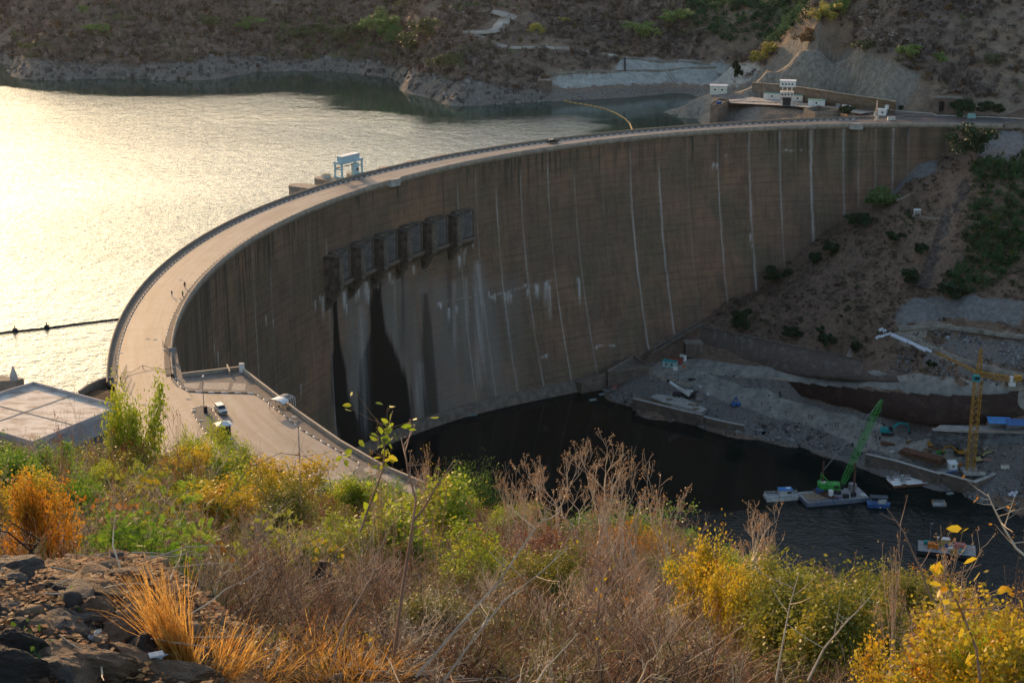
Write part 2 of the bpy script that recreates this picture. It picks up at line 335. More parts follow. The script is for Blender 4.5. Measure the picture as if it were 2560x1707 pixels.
def g_near(x, y, noise=True):
    x = np.asarray(x, float); y = np.asarray(y, float); r = np.hypot(x, y); az = np.degrees(np.arctan2(x, np.maximum(y, .1)))
    s = np.interp(az, [-40, -17, 0, 17, 40], [.33, .37, .43, .485, .5]); h = HC - 1.75 - s * r - 1.9e-4 * r * r
    h = h + np.interp(r, [0, 2.5, 5], [.55, .3, 0]) + .75 * smst_(r, 6, 9.5) * (1 - smst_(r, 12, 15)) * (1 - smst_(az, -14.5, -8.5))
    # riverward fall beyond the terrace wall
    d, sg = sdist(x, y, PARW); d2, sg2 = sdist(x, y, SHL)
    terr = np.where(x < 0, -.5, np.interp(x, [0, 20, 60, 400], [-.5, -6, -25, -100]))
    z = np.maximum(h, terr); riv = sg > 0
    z = np.where(riv, np.minimum(z, np.maximum(np.maximum(h, -2.5 - 1.15 * np.maximum(d - 1, 0)), -107)), z)
    z = np.where((sg2 < 0) & (x < -84), np.minimum(z, -1 - 1.1 * d2), z)
    if noise:
        k = np.clip((z + 0.4) / 4, 0, 1) + riv * 1.; k = np.minimum(k, 1); z = z + k * (fbm(x / 7, y / 7, 4) * np.interp(r, [0, 15, 80], [.25, .9, 3.]) + fbm(x / 1.3, y / 1.3, 4) * .22)
    return z

# ------------------------------------------------------------------ terrain materials
def soil_mat(name, cols, rockc=None, scale=.12, bumpd=.5, gain=None):
    n = NB(name); o = n.tc.outputs["Object"]; a = n.noise(o, scale, 8, .7); b = n.noise(o, scale * 9, 6, .7); c = n.noise(o, scale * 40, 3, .6)
    k = n.mix(n.rmp(a, .4, .6), cols[0], cols[1]); k = n.mix(n.rmp(b, .42, .62), k, cols[2]); k = n.mix(n.rmp(c, .5, .75, 0, .6), k, cols[3])
    if rockc:
        at = n.attr("zone"); sep = n.N.new("ShaderNodeSeparateColor"); n.L.new(at.outputs["Color"], sep.inputs[0])
        e = n.noise(o, .35, 5, .7)
        ed = lambda ch: n.rmp(n.math('ADD', ch, n.rmp(e, .3, .7, -.22, .22)), .42, .58)
        r1 = n.mix(n.rmp(n.voro(o, .9), .0, .8), rockc[0], rockc[1]); r1 = n.mix(n.rmp(n.noise(o, .25, 8, .75), .4, .62), r1, rockc[2])
        k = n.mix(ed(sep.outputs[0]), k, r1)
        r2 = n.mix(n.rmp(n.noise(n.mapv(o, (.5, .5, .08)), 1.1, 8, .75), .38, .6), rockc[3], rockc[4])
        k = n.mix(ed(sep.outputs[1]), k, r2)
        r3 = n.mix(n.rmp(n.noise(o, .3, 7, .7), .35, .65), rockc[5], rockc[6]); k = n.mix(ed(sep.outputs[2]), k, r3)
    if gain: k = n.mix(1.0, k, gain, 'MULTIPLY')
    n.bump(n.math('ADD', b, n.math('MULTIPLY', c, .5)), bumpd); return n.fin(k, .95, .1)
def zone_attr(V, z0, z1, z2):
    px, py = PX(V[:, 0], V[:, 1], V[:, 2]); return np.stack([mask_soft(px, py, z0), mask_soft(px, py, z1), mask_soft(px, py, z2)], 1).astype(float)
def terrain(name, xs, ys, g, m, zones=([], [], []), keep=None, base=None):
    X, Y = np.meshgrid(xs, ys, indexing='ij'); Z = g(X, Y); V = np.stack([X, Y, Z], -1).reshape(-1, 3); B = np.stack([X, Y, (base or g)(X, Y)], -1).reshape(-1, 3); Fq = grid_faces(len(xs), len(ys))
    if keep is not None: k = keep(V).reshape(-1); Fq = Fq[k[Fq].all(1)]
    at = zone_attr(B, *zones).reshape(len(xs), len(ys), 3)
    for _ in range(3):
        q = at.copy(); q[1:-1] = (at[:-2] + 2 * at[1:-1] + at[2:]) / 4; at = q.copy(); at[:, 1:-1] = (q[:, :-2] + 2 * q[:, 1:-1] + q[:, 2:]) / 4
    u, inv = np.unique(Fq, return_inverse=True); V = V[u]; Fq = inv.reshape(-1, 4); at = at.reshape(-1, 3)[u]
    return tag(np_mesh(name, V, Fq, m, smooth=True, attrs={"zone": at}), kind='structure')
SHORE = [[(-200, 160), (0, 130), (60, 140), (130, 148), (300, 158), (470, 155), (600, 140), (680, 138), (850, 140), (930, 142), (1000, 165), (1060, 185), (1110, 195), (1200, 205), (1290, 212), (1360, 200), (1376, 232), (1900, 215), (1900, 330), (1780, 320), (1640, 300), (1660, 262), (1380, 330), (-200, 330)]]
CONC = [[(1376, 190), (1545, 183), (1545, 140), (1700, 148), (1850, 160), (1900, 160), (1900, 200), (1850, 215), (1700, 208), (1560, 214), (1376, 222)]]
QUAR = [[(1850, 240), (1858, 206), (1920, 163), (1956, 148), (2002, 117), (2055, 112), (2090, 122), (2155, 132), (2247, 165), (2300, 190), (2305, 215), (2270, 262), (2240, 280), (1880, 240)], [(1935, 135), (2000, 85), (2020, 70), (2030, 85), (1960, 150)],
        [(1660, 300), (1660, 262), (1725, 236), (1790, 243), (1800, 330)]]
m_far = soil_mat("far_hill_soil", [(.205, .15, .115), (.26, .185, .13), (.15, .115, .09), (.31, .24, .18)], [(.27, .235, .205), (.10, .085, .075), (.19, .165, .14), (.125, .11, .09), (.235, .215, .185), (.42, .42, .39), (.25, .245, .225)], .02, 1.5, (1.28, 1.28, 1.25))
far_keep = lambda V: (np.hypot(V[:, 0] - C0[0], V[:, 1] - C0[1]) > 274) | (V[:, 0] > 226) 
ORNG = lambda V, at: at
terrain("hills", np.r_[np.arange(-620, -360, 7.), np.arange(-360, 330, 2.6), np.arange(330, 620, 7.)], np.r_[np.arange(744, 1120, 2.6), np.arange(1120, 1700, 9.)], g_far, m_far, (SHORE, QUAR, CONC), keep=lambda V: far_keep(V) & (V[:, 2] > -20), base=f_far)
GRAVP = ROADP
STEEP = [[(2235, 800), (2240, 770), (2290, 745), (2420, 740), (2560, 752), (2560, 815), (2420, 800), (2340, 800), (2240, 820)], [(2470, 330), (2440, 380), (2470, 410), (2560, 400), (2560, 330)], [(2270, 410), (2300, 395), (2350, 400), (2340, 430), (2280, 450), (2225, 495), (2230, 470)]]
GRAV = [[(1640, 905), (1800, 925), (1985, 960), (2040, 1005), (2330, 1064), (2560, 1075), (2560, 1250), (2480, 1230), (2180, 1150), (2000, 1085), (1530, 990), (1600, 920)], [(2330, 870), (2400, 845), (2560, 850), (2560, 925)], [(1560, 975), (1640, 1000), (1900, 1062), (2000, 1060), (2250, 1140), (2480, 1230), (2480, 1330), (2560, 1330), (2100, 1150), (1500, 990)],
        [(2310, 870), (2345, 880), (2350, 925), (2305, 915)], [(2400, 880), (2450, 895), (2455, 950), (2390, 940)]]
m_rb = soil_mat("bank_soil", [(.165, .118, .088), (.21, .15, .11), (.105, .078, .06), (.26, .20, .145)], [(.21, .21, .20), (.11, .11, .105), (.16, .155, .145), (.22, .23, .23), (.13, .135, .135), (.32, .29, .23), (.22, .20, .16)], .05, .8, (1.2, 1.12, 1.05))
ROADZ = [[(1650, 908), (1700, 905), (1950, 925), (2200, 945), (2560, 965), (2700, 980), (2700, 1000), (2560, 992), (2200, 970), (1950, 950), (1800, 935), (1740, 930), (1760, 945), (1900, 985), (2060, 1030), (2250, 1090), (2250, 1110), (2060, 1062), (1900, 1015), (1780, 985), (1650, 945), (1610, 925)], ROADP[1]]
terrain("river_bank", np.arange(-75, 440, 1.5), np.arange(470, 775, 1.5), g_rb, m_rb, (GRAV, STEEP, ROADZ), keep=lambda V: ((np.hypot(V[:, 0] - C0[0], V[:, 1] - C0[1]) < 276) | (V[:, 0] > 222)) & (V[:, 2] > -112), base=f_rb)
m_near = soil_mat("hillside_soil", [(.085, .057, .036), (.12, .08, .048), (.05, .035, .025), (.19, .125, .07)], None, .6, .12)
terrain("hillside", np.r_[np.arange(-170, -30, 3.), np.arange(-30, 30, .5), np.arange(30, 262, 3.)], np.r_[np.arange(-12, 45, .5), np.arange(45, 560, 3.)], g_near, m_near,
        keep=lambda V: ((np.hypot(V[:, 0] - C0[0], V[:, 1] - C0[1]) < 262) | (V[:, 1] < 420)) & (V[:, 2] > -110))
# lake and river beds
def bed(name, x0, x1, y0, y1, z, m): return tag(MB().add([(x0, y0, z), (x1, y0, z), (x1, y1, z), (x0, y1, z)], [(0, 1, 2, 3)]).build(name, m), kind='structure')
m_bed = mat("bed_mud", (.05, .05, .04), .95)
bed("ground", -3000, 3000, -600, 4000, -118, m_bed)

# ------------------------------------------------------------------ water
def water(name, V, Fq, deep, ws, rough, patch, bd, calm, st):
    n = NB(name); o = n.tc.outputs["Object"]
    pt = n.rmp(n.noise(n.mapv(o, (.35, 1, 1)), patch, 4, .5), .36, .60); ca = n.attr("calm").outputs["Fac"]
    ca = n.rmp(n.math('ADD', ca, n.rmp(n.noise(n.mapv(o, (.3, 1, 1)), .02, 6, .65), .3, .7, -.4, .4)), .3, .8, 1, 0)
    a = n.noise(n.mapv(o, (1, 1.6, 1)), ws, 3, .6); b = n.noise(n.mapv(o, (1.4, 1, 1)), ws * .3, 4, .55)
    h = n.math('ADD', n.math('MULTIPLY', a, .6), b); sg = n.math('MULTIPLY', n.rmp(pt, 0, 1, st, 1.), n.rmp(ca, 0, 1, .10, 1.))
    bp = n.bump(h, bd, 1.); n.L.new(sg, bp.inputs["Strength"]); n.b.inputs["IOR"].default_value = 1.36 if "lake" in name else 1.333
    m = n.fin(deep, n.rmp(sg, 0, 1, rough[0], rough[1]), .5 if 'lake' in name else .25)
    return tag(np_mesh(name, V, Fq, m, attrs={"calm": calm}), kind='structure')
xs = np.r_[-2500, -1200, np.arange(-700, 330, 12.), 420, 600]; ys = np.r_[330, np.arange(342, 1120, 12.), 1400, 1700]
X, Y = np.meshgrid(xs, ys, indexing='ij'); V = np.stack([X, Y, np.full(X.shape, LAKE)], -1).reshape(-1, 3); Fq = grid_faces(len(xs), len(ys))
rr = np.hypot(V[:, 0] - C0[0], V[:, 1] - C0[1]); ok = (rr > 264) & ~((V[:, 0] > -100) & (V[:, 1] < 480) & (rr < 276)); ok &= ~((V[:, 0] > -98) & (V[:, 1] < 400)); Fq = Fq[ok[Fq].all(1)]
LX, LY = np.meshgrid(np.arange(-700, 340, 14.), np.arange(700, 1200, 14.), indexing='ij'); ld = f_far(LX, LY) > -11.5; ld &= LY > 770; LP = np.stack([LX[ld], LY[ld]], 1)
dmin = np.concatenate([np.sqrt(((V[k:k + 500, None, :2] - LP[None]) ** 2).sum(-1)).min(1) for k in range(0, len(V), 500)])
calm = 1 - smst_(dmin, 25, np.interp(V[:, 0], [-320, -150, 60, 130], [30, 150, 110, 160]))
water("lake_water", V, Fq, (.03, .06, .048), .42, (.03, .055), .012, .53, calm, .75)
xs = np.arange(-140, 720, 10.); ys = np.arange(360, 700, 10.); X, Y = np.meshgrid(xs, ys, indexing='ij'); V = np.stack([X, Y, np.full(X.shape, RIV)], -1).reshape(-1, 3); Fq = grid_faces(len(xs), len(ys))
rr = np.hypot(V[:, 0] - C0[0], V[:, 1] - C0[1]); ok = (rr < 268) | ((V[:, 0] > 0) & (V[:, 1] < 600)); Fq = Fq[ok[Fq].all(1)]
water("river_water", V, Fq, (.003, .009, .009), .6, (.03, .09), .02, .42, np.interp(V[:, 1] - .12 * V[:, 0], [455, 575], [0, 1.]), .7)
# ------------------------------------------------------------------ dam wall with its stains
def smst(a, b, x): t = np.clip((x - a) / (b - a), 0, 1); return t * t * (3 - 2 * t)
NT, NZ = 1150, 210
tt = np.linspace(TH0 - 1.0, TH1, NT); zz = -1.3 - (np.linspace(0, 1, NZ) ** 1.0) * 105.5
T, Z = np.meshgrid(tt, zz, indexing='ij'); V = DS(T, Z, -.35); px, py = PX(V[..., 0], V[..., 1], V[..., 2])
arc = np.radians(200 - T) * 262; dep = -Z
white = np.zeros(T.shape); dark = np.zeros(T.shape); wet = np.zeros(T.shape); grey = np.zeros(T.shape)
JT = [196.6, 193.2, 189.9, 186.7, 183.6, 180.5, 177.5, 174.5, 171.5, 168.3, 165.2, 161.9, 158.6, 155.9, 137.5, 135.2, 132.7, 129.7, 126.4, 123.3, 120.1, 116.9, 113.7, 110.6, 107.3, 104.0, 100.8, 97.6, 94.3, 92.8, 91.1, 89.4, 87.9]
for i, j in enumerate(JT):
    wd = .22 + .18 * rng.random() + (.04 if 92 < j < 105 else 0) + .5 * np.maximum(0, vn(dep / 9, i * 7.7)) * (1 if j < 106 else .3)
    st = [0., .6, .2][i % 3] * 14; up = smst(st, st + 10, dep) if j > 106 else 1.
    inten = (.36 + .45 * rng.random()) * [1., .75, .45, .2, .9][int(rng.integers(0, 5))] * (.50 + 1.1 * np.clip(fbm(dep / 13, i * 3.3 + 0 * dep, 3) + .35, 0, 1)) * up * (1.0 if j < 150 else .5)
    white = np.maximum(white, inten * np.exp(-((arc - math.radians(200 - j) * 262 + .35 * vn(dep / 3, i * 5.1)) / wd) ** 2))
# drips under the coping
for i in range(330):
    u0 = rng.uniform(0, arc.max()); th = 200 - math.degrees(u0 / 262)
    L = rng.exponential(7) + 2.5 if th < 165 else rng.exponential(16) + 4; ww = rng.uniform(.18, .7)
    if 138 < th < 156 and rng.random() < .75: continue
    if th > 174: L *= 1.6
    c = abs(fbm(u0 / 14, 3.3, 2)) * 1.6 + .25
    dark = np.maximum(dark, min(1, c + .3 * rng.random()) * np.exp(-((arc - u0) / ww) ** 2) * smst(L, L * .35, dep))
for th, L, ww in [(166.2, 22, .5), (158.0, 24, .35), (157.2, 30, .5), (134.2, 14, .9), (122.9, 14, .8), (117.0, 12, 1.2), (107.2, 26, 1.6), (101.5, 14, .7), (98.5, 22, 1.8), (96.4, 25, 1.8), (93.6, 40, 2.2), (90.2, 28, 2.4), (88.2, 22, 2.2), (86.5, 26, 2.4), (84.5, 18, 2.)]:
    u0 = math.radians(200 - th) * 262; dark = np.maximum(dark, .62 * np.exp(-((arc - u0) / ww) ** 2) * smst(L, L * .3, dep))
for k in range(26):
    th = rng.uniform(178, 193); u0 = math.radians(200 - th) * 262; L = rng.uniform(25, 75); dark = np.maximum(dark, rng.uniform(.35, .8) * np.exp(-((arc - u0) / rng.uniform(.25, .7)) ** 2) * smst(L, L * .6, dep))
# wet fans below the spillway gates
def fan(ks, I, soft):
    ys = [k[0] for k in ks]; l = np.interp(py, ys, [k[1] for k in ks]); r = np.interp(py, ys, [k[2] for k in ks]); n = fbm(arc / 1.3, dep / 22, 4) * soft * 1.4
    return I * smst(l - soft * .6, l + soft * .6, px + n) * smst(r + soft, r - soft, px + n) * smst(ys[0] - 8, ys[0] + 4, py)
wet = np.maximum(wet, fan([(735, 828, 841), (800, 831, 844), (872, 831, 853), (924, 826, 867), (1000, 829, 874), (1080, 845, 905), (1140, 855, 915)], .95, 5) * (T > 147))
wet = np.maximum(wet, fan([(690, 932, 950), (760, 927, 953), (829, 926, 968), (870, 912, 985), (897, 900, 997), (965, 895, 1022), (1050, 892, 1035), (1120, 890, 1045)], .95, 8) * (T > 140))
wet = np.maximum(wet, fan([(640, 999, 1010), (740, 1001, 1011), (800, 1000, 1012), (900, 1000, 1016)], .45, 5) * smst(960, 760, py))
wet = np.maximum(wet, fan([(735, 1057, 1068), (800, 1059, 1078), (872, 1056, 1086), (992, 1058, 1096), (1060, 1060, 1098)], .60, 7))
wet = np.maximum(wet, fan([(640, 1118, 1128), (760, 1120, 1130), (850, 1120, 1135)], .35, 5) * smst(880, 740, py))
wet = np.maximum(wet, .8 * np.exp(-((px - 876) / 6) ** 2) * smst(675, 700, py) * smst(735, 715, py))
grey = smst(815, 850, px) * smst(1340, 1240, px) * smst(665, 730, py) * .75 * (T < 157) * (T > 126) * np.clip(.75 + fbm(arc / 3.5, dep / 40, 4), 0, 1)
for x0, w_, y0, y1, I in [(1195, 11, 650, 1000, .45), (985, 4, 690, 900, .3), (1135, 5, 700, 900, .35), (1165, 6, 690, 860, .25), (905, 12, 760, 1120, .3), (1050, 8, 900, 1060, .3), (1042, 5, 900, 1060, .25)]:
    white = np.maximum(white, I * np.exp(-((px - x0 - (py - y0) * .02) / w_) ** 2) * smst(y0 - 5, y0 + 15, py) * smst(y1, y1 - 80, py) * (.7 + fbm(arc / .7, dep / 30, 3)))
# lime runs: picture column, row, width, length
runs = [(788, 752, 3, 30), (800, 738, 3, 26), (806, 742, 5, 60), (812, 736, 3, 20), (823, 745, 3, 18), (860, 730, 6, 50), (866, 760, 3, 30), (889, 712, 6, 48), (896, 718, 4, 34), (915, 705, 8, 60), (920, 720, 6, 48), (945, 700, 4, 24), (974, 683, 5, 30), (981, 700, 3, 16), (1034, 664, 5, 26),
        (1102, 758, 4, 18), (1098, 756, 6, 10), (1122, 770, 5, 38), (1140, 765, 7, 26), (1148, 640, 6, 36), (1164, 622, 3, 20), (1160, 628, 4, 40), (1183, 610, 2, 12), (1203, 752, 3, 20), (1222, 730, 3, 16), (1237, 735, 4, 22), (1230, 740, 8, 8), (1262, 732, 5, 30), (1270, 730, 6, 32), (1277, 735, 4, 26), (1320, 722, 6, 26), (1312, 710, 8, 8), (1342, 712, 10, 40), (1366, 706, 10, 60), (1373, 716, 6, 90), (1446, 695, 5, 16), (1448, 706, 4, 60),
        (1781, 412, 3, 20), (1784, 408, 5, 12), (1793, 409, 4, 18), (1815, 386, 2, 10), (1876, 585, 4, 24), (1880, 612, 4, 10), (1965, 374, 7, 5), (1978, 376, 8, 4), (2003, 373, 3, 8), (1492, 865, 5, 10), (1500, 862, 10, 4), (1530, 862, 12, 7), (1356, 890, 6, 8), (1365, 886, 6, 12), (665, 790, 2, 30), (683, 800, 2, 24), (545, 880, 2, 50), (752, 960, 2, 40), (535, 860, 2, 40)]
for x0, y0, w_, L in runs:
    mk = (np.abs(px - x0) < w_ * 2.5) & (py > y0 - 6) & (py < y0 + L * 1.3)
    s = np.exp(-((px - x0 - (py - y0) * .03) / (w_ * .62)) ** 2) * smst(y0 - 2, y0 + 1, py) * smst(y0 + L * 1.15, y0 + L * .25, py) * (.72 + .9 * fbm(arc / .45 + x0, dep / 9, 2))
    white = np.where(mk, np.maximum(white, np.clip(s, 0, 1) * 1.), white)
for x0, x1, ya, yb, I in [(1100, 1180, 756, 742, .4), (1235, 1380, 738, 700, .45), (780, 830, 757, 738, .6), (960, 985, 712, 706, .4)]:
    yl = np.interp(px, [x0, x1], [ya, yb]); white = np.maximum(white, I * (px > x0) * (px < x1) * np.exp(-((py - yl) / 2.) ** 2) * np.clip(vn(arc * 1.2, 4.4) * 3 + .3, 0, 1))
n = NB("dam_concrete"); uvn = n.N.new("ShaderNodeUVMap"); uv = uvn.outputs[0]
a1 = n.noise(n.mapv(uv, (1, 1, 1)), .018, 6, .6); a2 = n.noise(n.mapv(uv, (1, .12, 1)), .55, 6, .65); a3 = n.noise(n.mapv(uv, (.05, 1.0, 1)), .9, 5, .7); a4 = n.noise(uv, .8, 7, .7)
k = n.mix(n.rmp(a1, .40, .60), (.225, .142, .094), (.145, .110, .086)); k = n.mix(n.rmp(n.noise(uv, .045, 5, .6), .45, .62), k, (.135, .112, .078))
k = n.mix(n.rmp(a2, .45, .7, 0, .55), k, (.078, .064, .054)); k = n.mix(n.rmp(a3, .5, .72, 0, .7), k, (.075, .058, .047)); k = n.mix(n.rmp(a3, .28, .42, .35, 0), k, (.22, .175, .14))
k = n.mix(n.rmp(a4, .52, .72, 0, .5), k, (.225, .18, .14)); k = n.mix(n.rmp(n.noise(n.mapv(uv, (1, .5, 1)), .10, 7, .7), .50, .66, 0, .6), k, (.085, .068, .056))
wv = n.N.new("ShaderNodeTexWave"); wv.wave_type = 'BANDS'; wv.bands_direction = 'Y'; wv.inputs["Scale"].default_value = .105; wv.inputs["Distortion"].default_value = .15; n.L.new(uv, wv.inputs[0])
k = n.mix(n.rmp(wv.outputs["Fac"], .0, .08, .22, 0), k, (.06, .05, .042))
k = n.mix(1.0, k, (1.22, 1.10, 1.02), 'MULTIPLY')
at = n.attr("stain"); sp = n.N.new("ShaderNodeSeparateColor"); n.L.new(at.outputs["Color"], sp.inputs[0]); gr = n.attr("grey")
k = n.mix(n.math('MULTIPLY', gr.outputs["Fac"], n.rmp(a2, .3, .7, .5, 1.)), k, (.23, .205, .185))
k = n.mix(n.math('MULTIPLY', sp.outputs[1], n.rmp(a4, .3, .6, .7, 1.)), k, (.028, .034, .028)); k = n.mix(sp.outputs[2], k, (.010, .0105, .010)); k = n.mix(n.math('MULTIPLY', sp.outputs[0], n.rmp(a4, .3, .6, .6, 1.)), k, (.60, .58, .55))
n.bump(n.math('ADD', a3, n.math('MULTIPLY', a4, .6)), .25); m_dam = n.fin(k, .9, .15)
m_conc = mat("concrete", (.34, .285, .225), .9, var=.15, scale=.5, bump=.05, col2=(.22, .18, .14)); m_concd = mat("old_concrete", (.17, .13, .10), .9, var=.2, scale=.35, bump=.1, col2=(.10, .08, .065))
m_concp = mat("pale_concrete", (.42, .40, .36), .9, var=.12, scale=.6, bump=.04, col2=(.27, .25, .22))
dam = thing("dam", "huge curved concrete arch dam with a road along its crest", "dam", tuple(PL(262, 140, 0)))
dm = Matrix.Translation(-dam.location)
def damchild(o): o.parent = dam; o.matrix_parent_inverse = Matrix.Identity(4); o.location = Vector(o.location) - dam.location; return o
d0 = np_mesh("downstream_face", V.reshape(-1, 3), grid_faces(NT, NZ)[:, ::-1], m_dam, smooth=True, uv=np.stack([arc, Z], -1).reshape(-1, 2),
             attrs={"stain": np.stack([white, np.clip(dark, 0, 1), np.clip(wet, 0, 1)], -1).reshape(-1, 3).clip(0, 1), "grey": grey.ravel().clip(0, 1)}); damchild(d0)
def ring(name, prof, m, t0=TH0, t1=TH1, step=.5, parent=True, mats=None, mi=None, closed=False, smooth=False):
    """prof: list of functions / (edge, offset, z): edge 'o' upstream or 'i' downstream"""
    ts = np.linspace(t0, t1, max(2, int(abs(t0 - t1) / step) + 1)); n_ = len(prof); Vs = []
    for e, off, z in prof:
        r = (ro(ts) if e == 'o' else ri(ts)) + off; a = np.radians(ts); Vs.append(np.stack([C0[0] + r * np.cos(a), C0[1] + r * np.sin(a), np.full(len(ts), z)], -1))
    Vs = np.stack(Vs, 1).reshape(-1, 3); q = grid_faces(len(ts), n_)
    if closed: i = np.arange(len(ts) - 1) * n_; q = np.r_[q, np.stack([i + n_ - 1, i + 2 * n_ - 1, i + n_, i], 1)]
    o = np_mesh(name, Vs, q, m, smooth=smooth, mats=mats, mi=None if mi is None else mi(ts, n_, q))
    return damchild(o) if parent else tag(o, kind='structure')
ring("upstream_face", [('o', 0, -.25), ('o', 0, -70)], m_concd, step=1)
ring("parapet", [('i', .42, .13), ('i', .42, 1.), ('i', 0, 1.), ('i', 0, -1.35), ('i', .4, -1.35)], m_conc, t0=199.0)
m_par2 = mat("weathered_parapet", (.23, .19, .15), .9, var=.15, scale=.7, bump=.05)
ring("parapet", [('o', 0, -.3), ('o', 0, 1.), ('o', -.45, 1.), ('o', -.45, .13)], m_par2, t1=91.0)
ring("parapet", [('o', 0, -.3), ('o', 0, .5), ('o', -.45, .5), ('o', -.45, .13)], m_par2, t0=91., t1=TH1)
m_walk = mat("footway_concrete", (.20, .17, .14), .9, var=.15, scale=.9, bump=.03); m_asph = None
n = NB("road_surface"); o_ = n.tc.outputs["Object"]
gm = n.N.new("ShaderNodeNewGeometry"); sx3 = n.N.new("ShaderNodeSeparateXYZ"); n.L.new(gm.outputs["Position"], sx3.inputs[0]); dx_ = n.math('SUBTRACT', sx3.outputs[0], float(C0[0])); dy_ = n.math('SUBTRACT', sx3.outputs[1], float(C0[1]))
rad_ = n.math('SQRT', n.math('ADD', n.math('MULTIPLY', dx_, dx_), n.math('MULTIPLY', dy_, dy_))); ang_ = n.math('MULTIPLY', n.math('ARCTAN2', dy_, n.math('MULTIPLY', dx_, -1.)), 14.); cx_ = n.N.new("ShaderNodeCombineXYZ"); n.L.new(rad_, cx_.inputs[0]); n.L.new(ang_, cx_.inputs[1]); trk = n.noise(cx_.outputs[0], .55, 6, .65)
b1 = n.noise(o_, .06, 6, .65); b2 = n.noise(o_, .5, 7, .7); b3 = n.noise(o_, 6., 4, .6)
k = n.mix(n.rmp(b1, .4, .62), (.155, .14, .14), (.12, .104, .10)); k = n.mix(n.rmp(b2, .50, .60, 0, .7), k, (.085, .062, .05)); k = n.mix(n.rmp(b3, .45, .7, 0, .3), k, (.20, .18, .17)); k = n.mix(n.rmp(trk, .47, .58, 0, .8), k, (.07, .052, .044)); k = n.mix(n.rmp(trk, .30, .42, .5, 0), k, (.24, .21, .19)); n.bump(b3, .02); m_road = n.fin(k, .62, .45)
ring("footway", [('o', -.45, .16), ('o', -2.35, .16)], m_walk, t1=92.)
ring("footway", [('i', .42, .16), ('i', 2.0, .16)], m_walk, t0=198.6)
ts = np.linspace(199.2, 79, 480); a = np.radians(ts)
def edge(r): return np.stack([C0[0] + r * np.cos(a), C0[1] + r * np.sin(a), np.zeros(len(ts))], -1)
ins = ri(ts) + 2.15
tag(np_mesh("road", np.stack([edge(ro(ts) - np.where(ts > 92, 2.5, .4)), edge(ins)], 1).reshape(-1, 3), grid_faces(len(ts), 2), m_road), kind='structure')
m_kb = mat("kerb_black", (.03, .03, .03), .7); m_kw = mat("kerb_white", (.75, .73, .68), .7)
def kerb(path, seg=1.6, w_=.16, h=.19, z=0.):
    """painted kerb stones along a line, black and white by turns"""
    V = []; Fq = []; mi = []; P = [Vector(p) for p in path]; L = [0]
    for a_, b_ in zip(P[:-1], P[1:]): L.append(L[-1] + (b_ - a_).length)
    def at(s):
        i = min(max(np.searchsorted(L, s) - 1, 0), len(P) - 2); return P[i].lerp(P[i + 1], (s - L[i]) / max(1e-6, L[i + 1] - L[i]))
    k = 0; s = 0
    while s < L[-1] - .05:
        e = min(s + seg, L[-1]); p, q = at(s), at(e); d = (q - p).normalized(); nn = Vector((-d.y, d.x, 0)) * w_ / 2; b = len(V)
        for c in (p, q):
            for sg in (-1, 1):
                for zz_ in (z - .05, z + h): V.append(tuple(Vector((c.x, c.y, 0)) + nn * sg + Vector((0, 0, zz_))))
        for f in [(0, 1, 3, 2), (4, 6, 7, 5), (0, 4, 5, 1), (2, 3, 7, 6), (1, 5, 7, 3)]: Fq.append([b + i for i in f]); mi.append(k % 2)
        k += 1; s = e
    return V, Fq, mi
def kerbs(paths, name="kerb", seg=1.6):
    V = []; Fq = []; mi = []
    for p in paths:
        v, f, m_ = kerb(p, seg); b = len(V); V += v; Fq += [[i + b for i in q] for q in f]; mi += m_
    return tag(np_mesh(name, V, Fq, mats=[m_kw, m_kb], mi=mi), kind='structure')
KL = [(423, 868), (426, 900), (431, 927), (440, 950), (453, 968), (472, 977), (520, 980), (600, 981), (636, 983), (663, 1000), (690, 1023), (698, 1028), (757, 1075), (846, 1126), (890, 1150), (899, 1157), (897, 1165), (864, 1200), (845, 1222)]
KW = [U(x, y, .15) for x, y in KL]
kerbs([[PL(float(ro(t)) - 2.42, t, 0) for t in np.arange(198.8, 91.6, -.4)], [PL(float(ri(t)) + 2.07, t, 0) for t in np.arange(191.5, 157, -.4)]])
kerbs([KW])
V = []; Fq = []
for j in JT + [153.5, 150.5, 147.5, 144.5, 141, 138.8]:
    if j > 196 or j < 93: continue
    for t_ in (j - .012, j + .012): V += [PL(float(ro(t_)) - 2.55, t_, .004), PL(float(ri(t_)) + 2.1, t_, .004)]
    b_ = len(V) - 4; Fq.append((b_, b_ + 1, b_ + 3, b_ + 2))
tag(np_mesh("road_joints", np.array([tuple(v) for v in V]), np.array(Fq), mat("joint_tar", (.05, .045, .04), .8)), kind='structure')
# painted edge line on the downstream side of the crest
ring("edge_line", [('i', 2.3, .006), ('i', 2.45, .006)], mat("worn_line", (.55, .50, .42), .8, var=.3, scale=2.), t0=158, t1=92.)
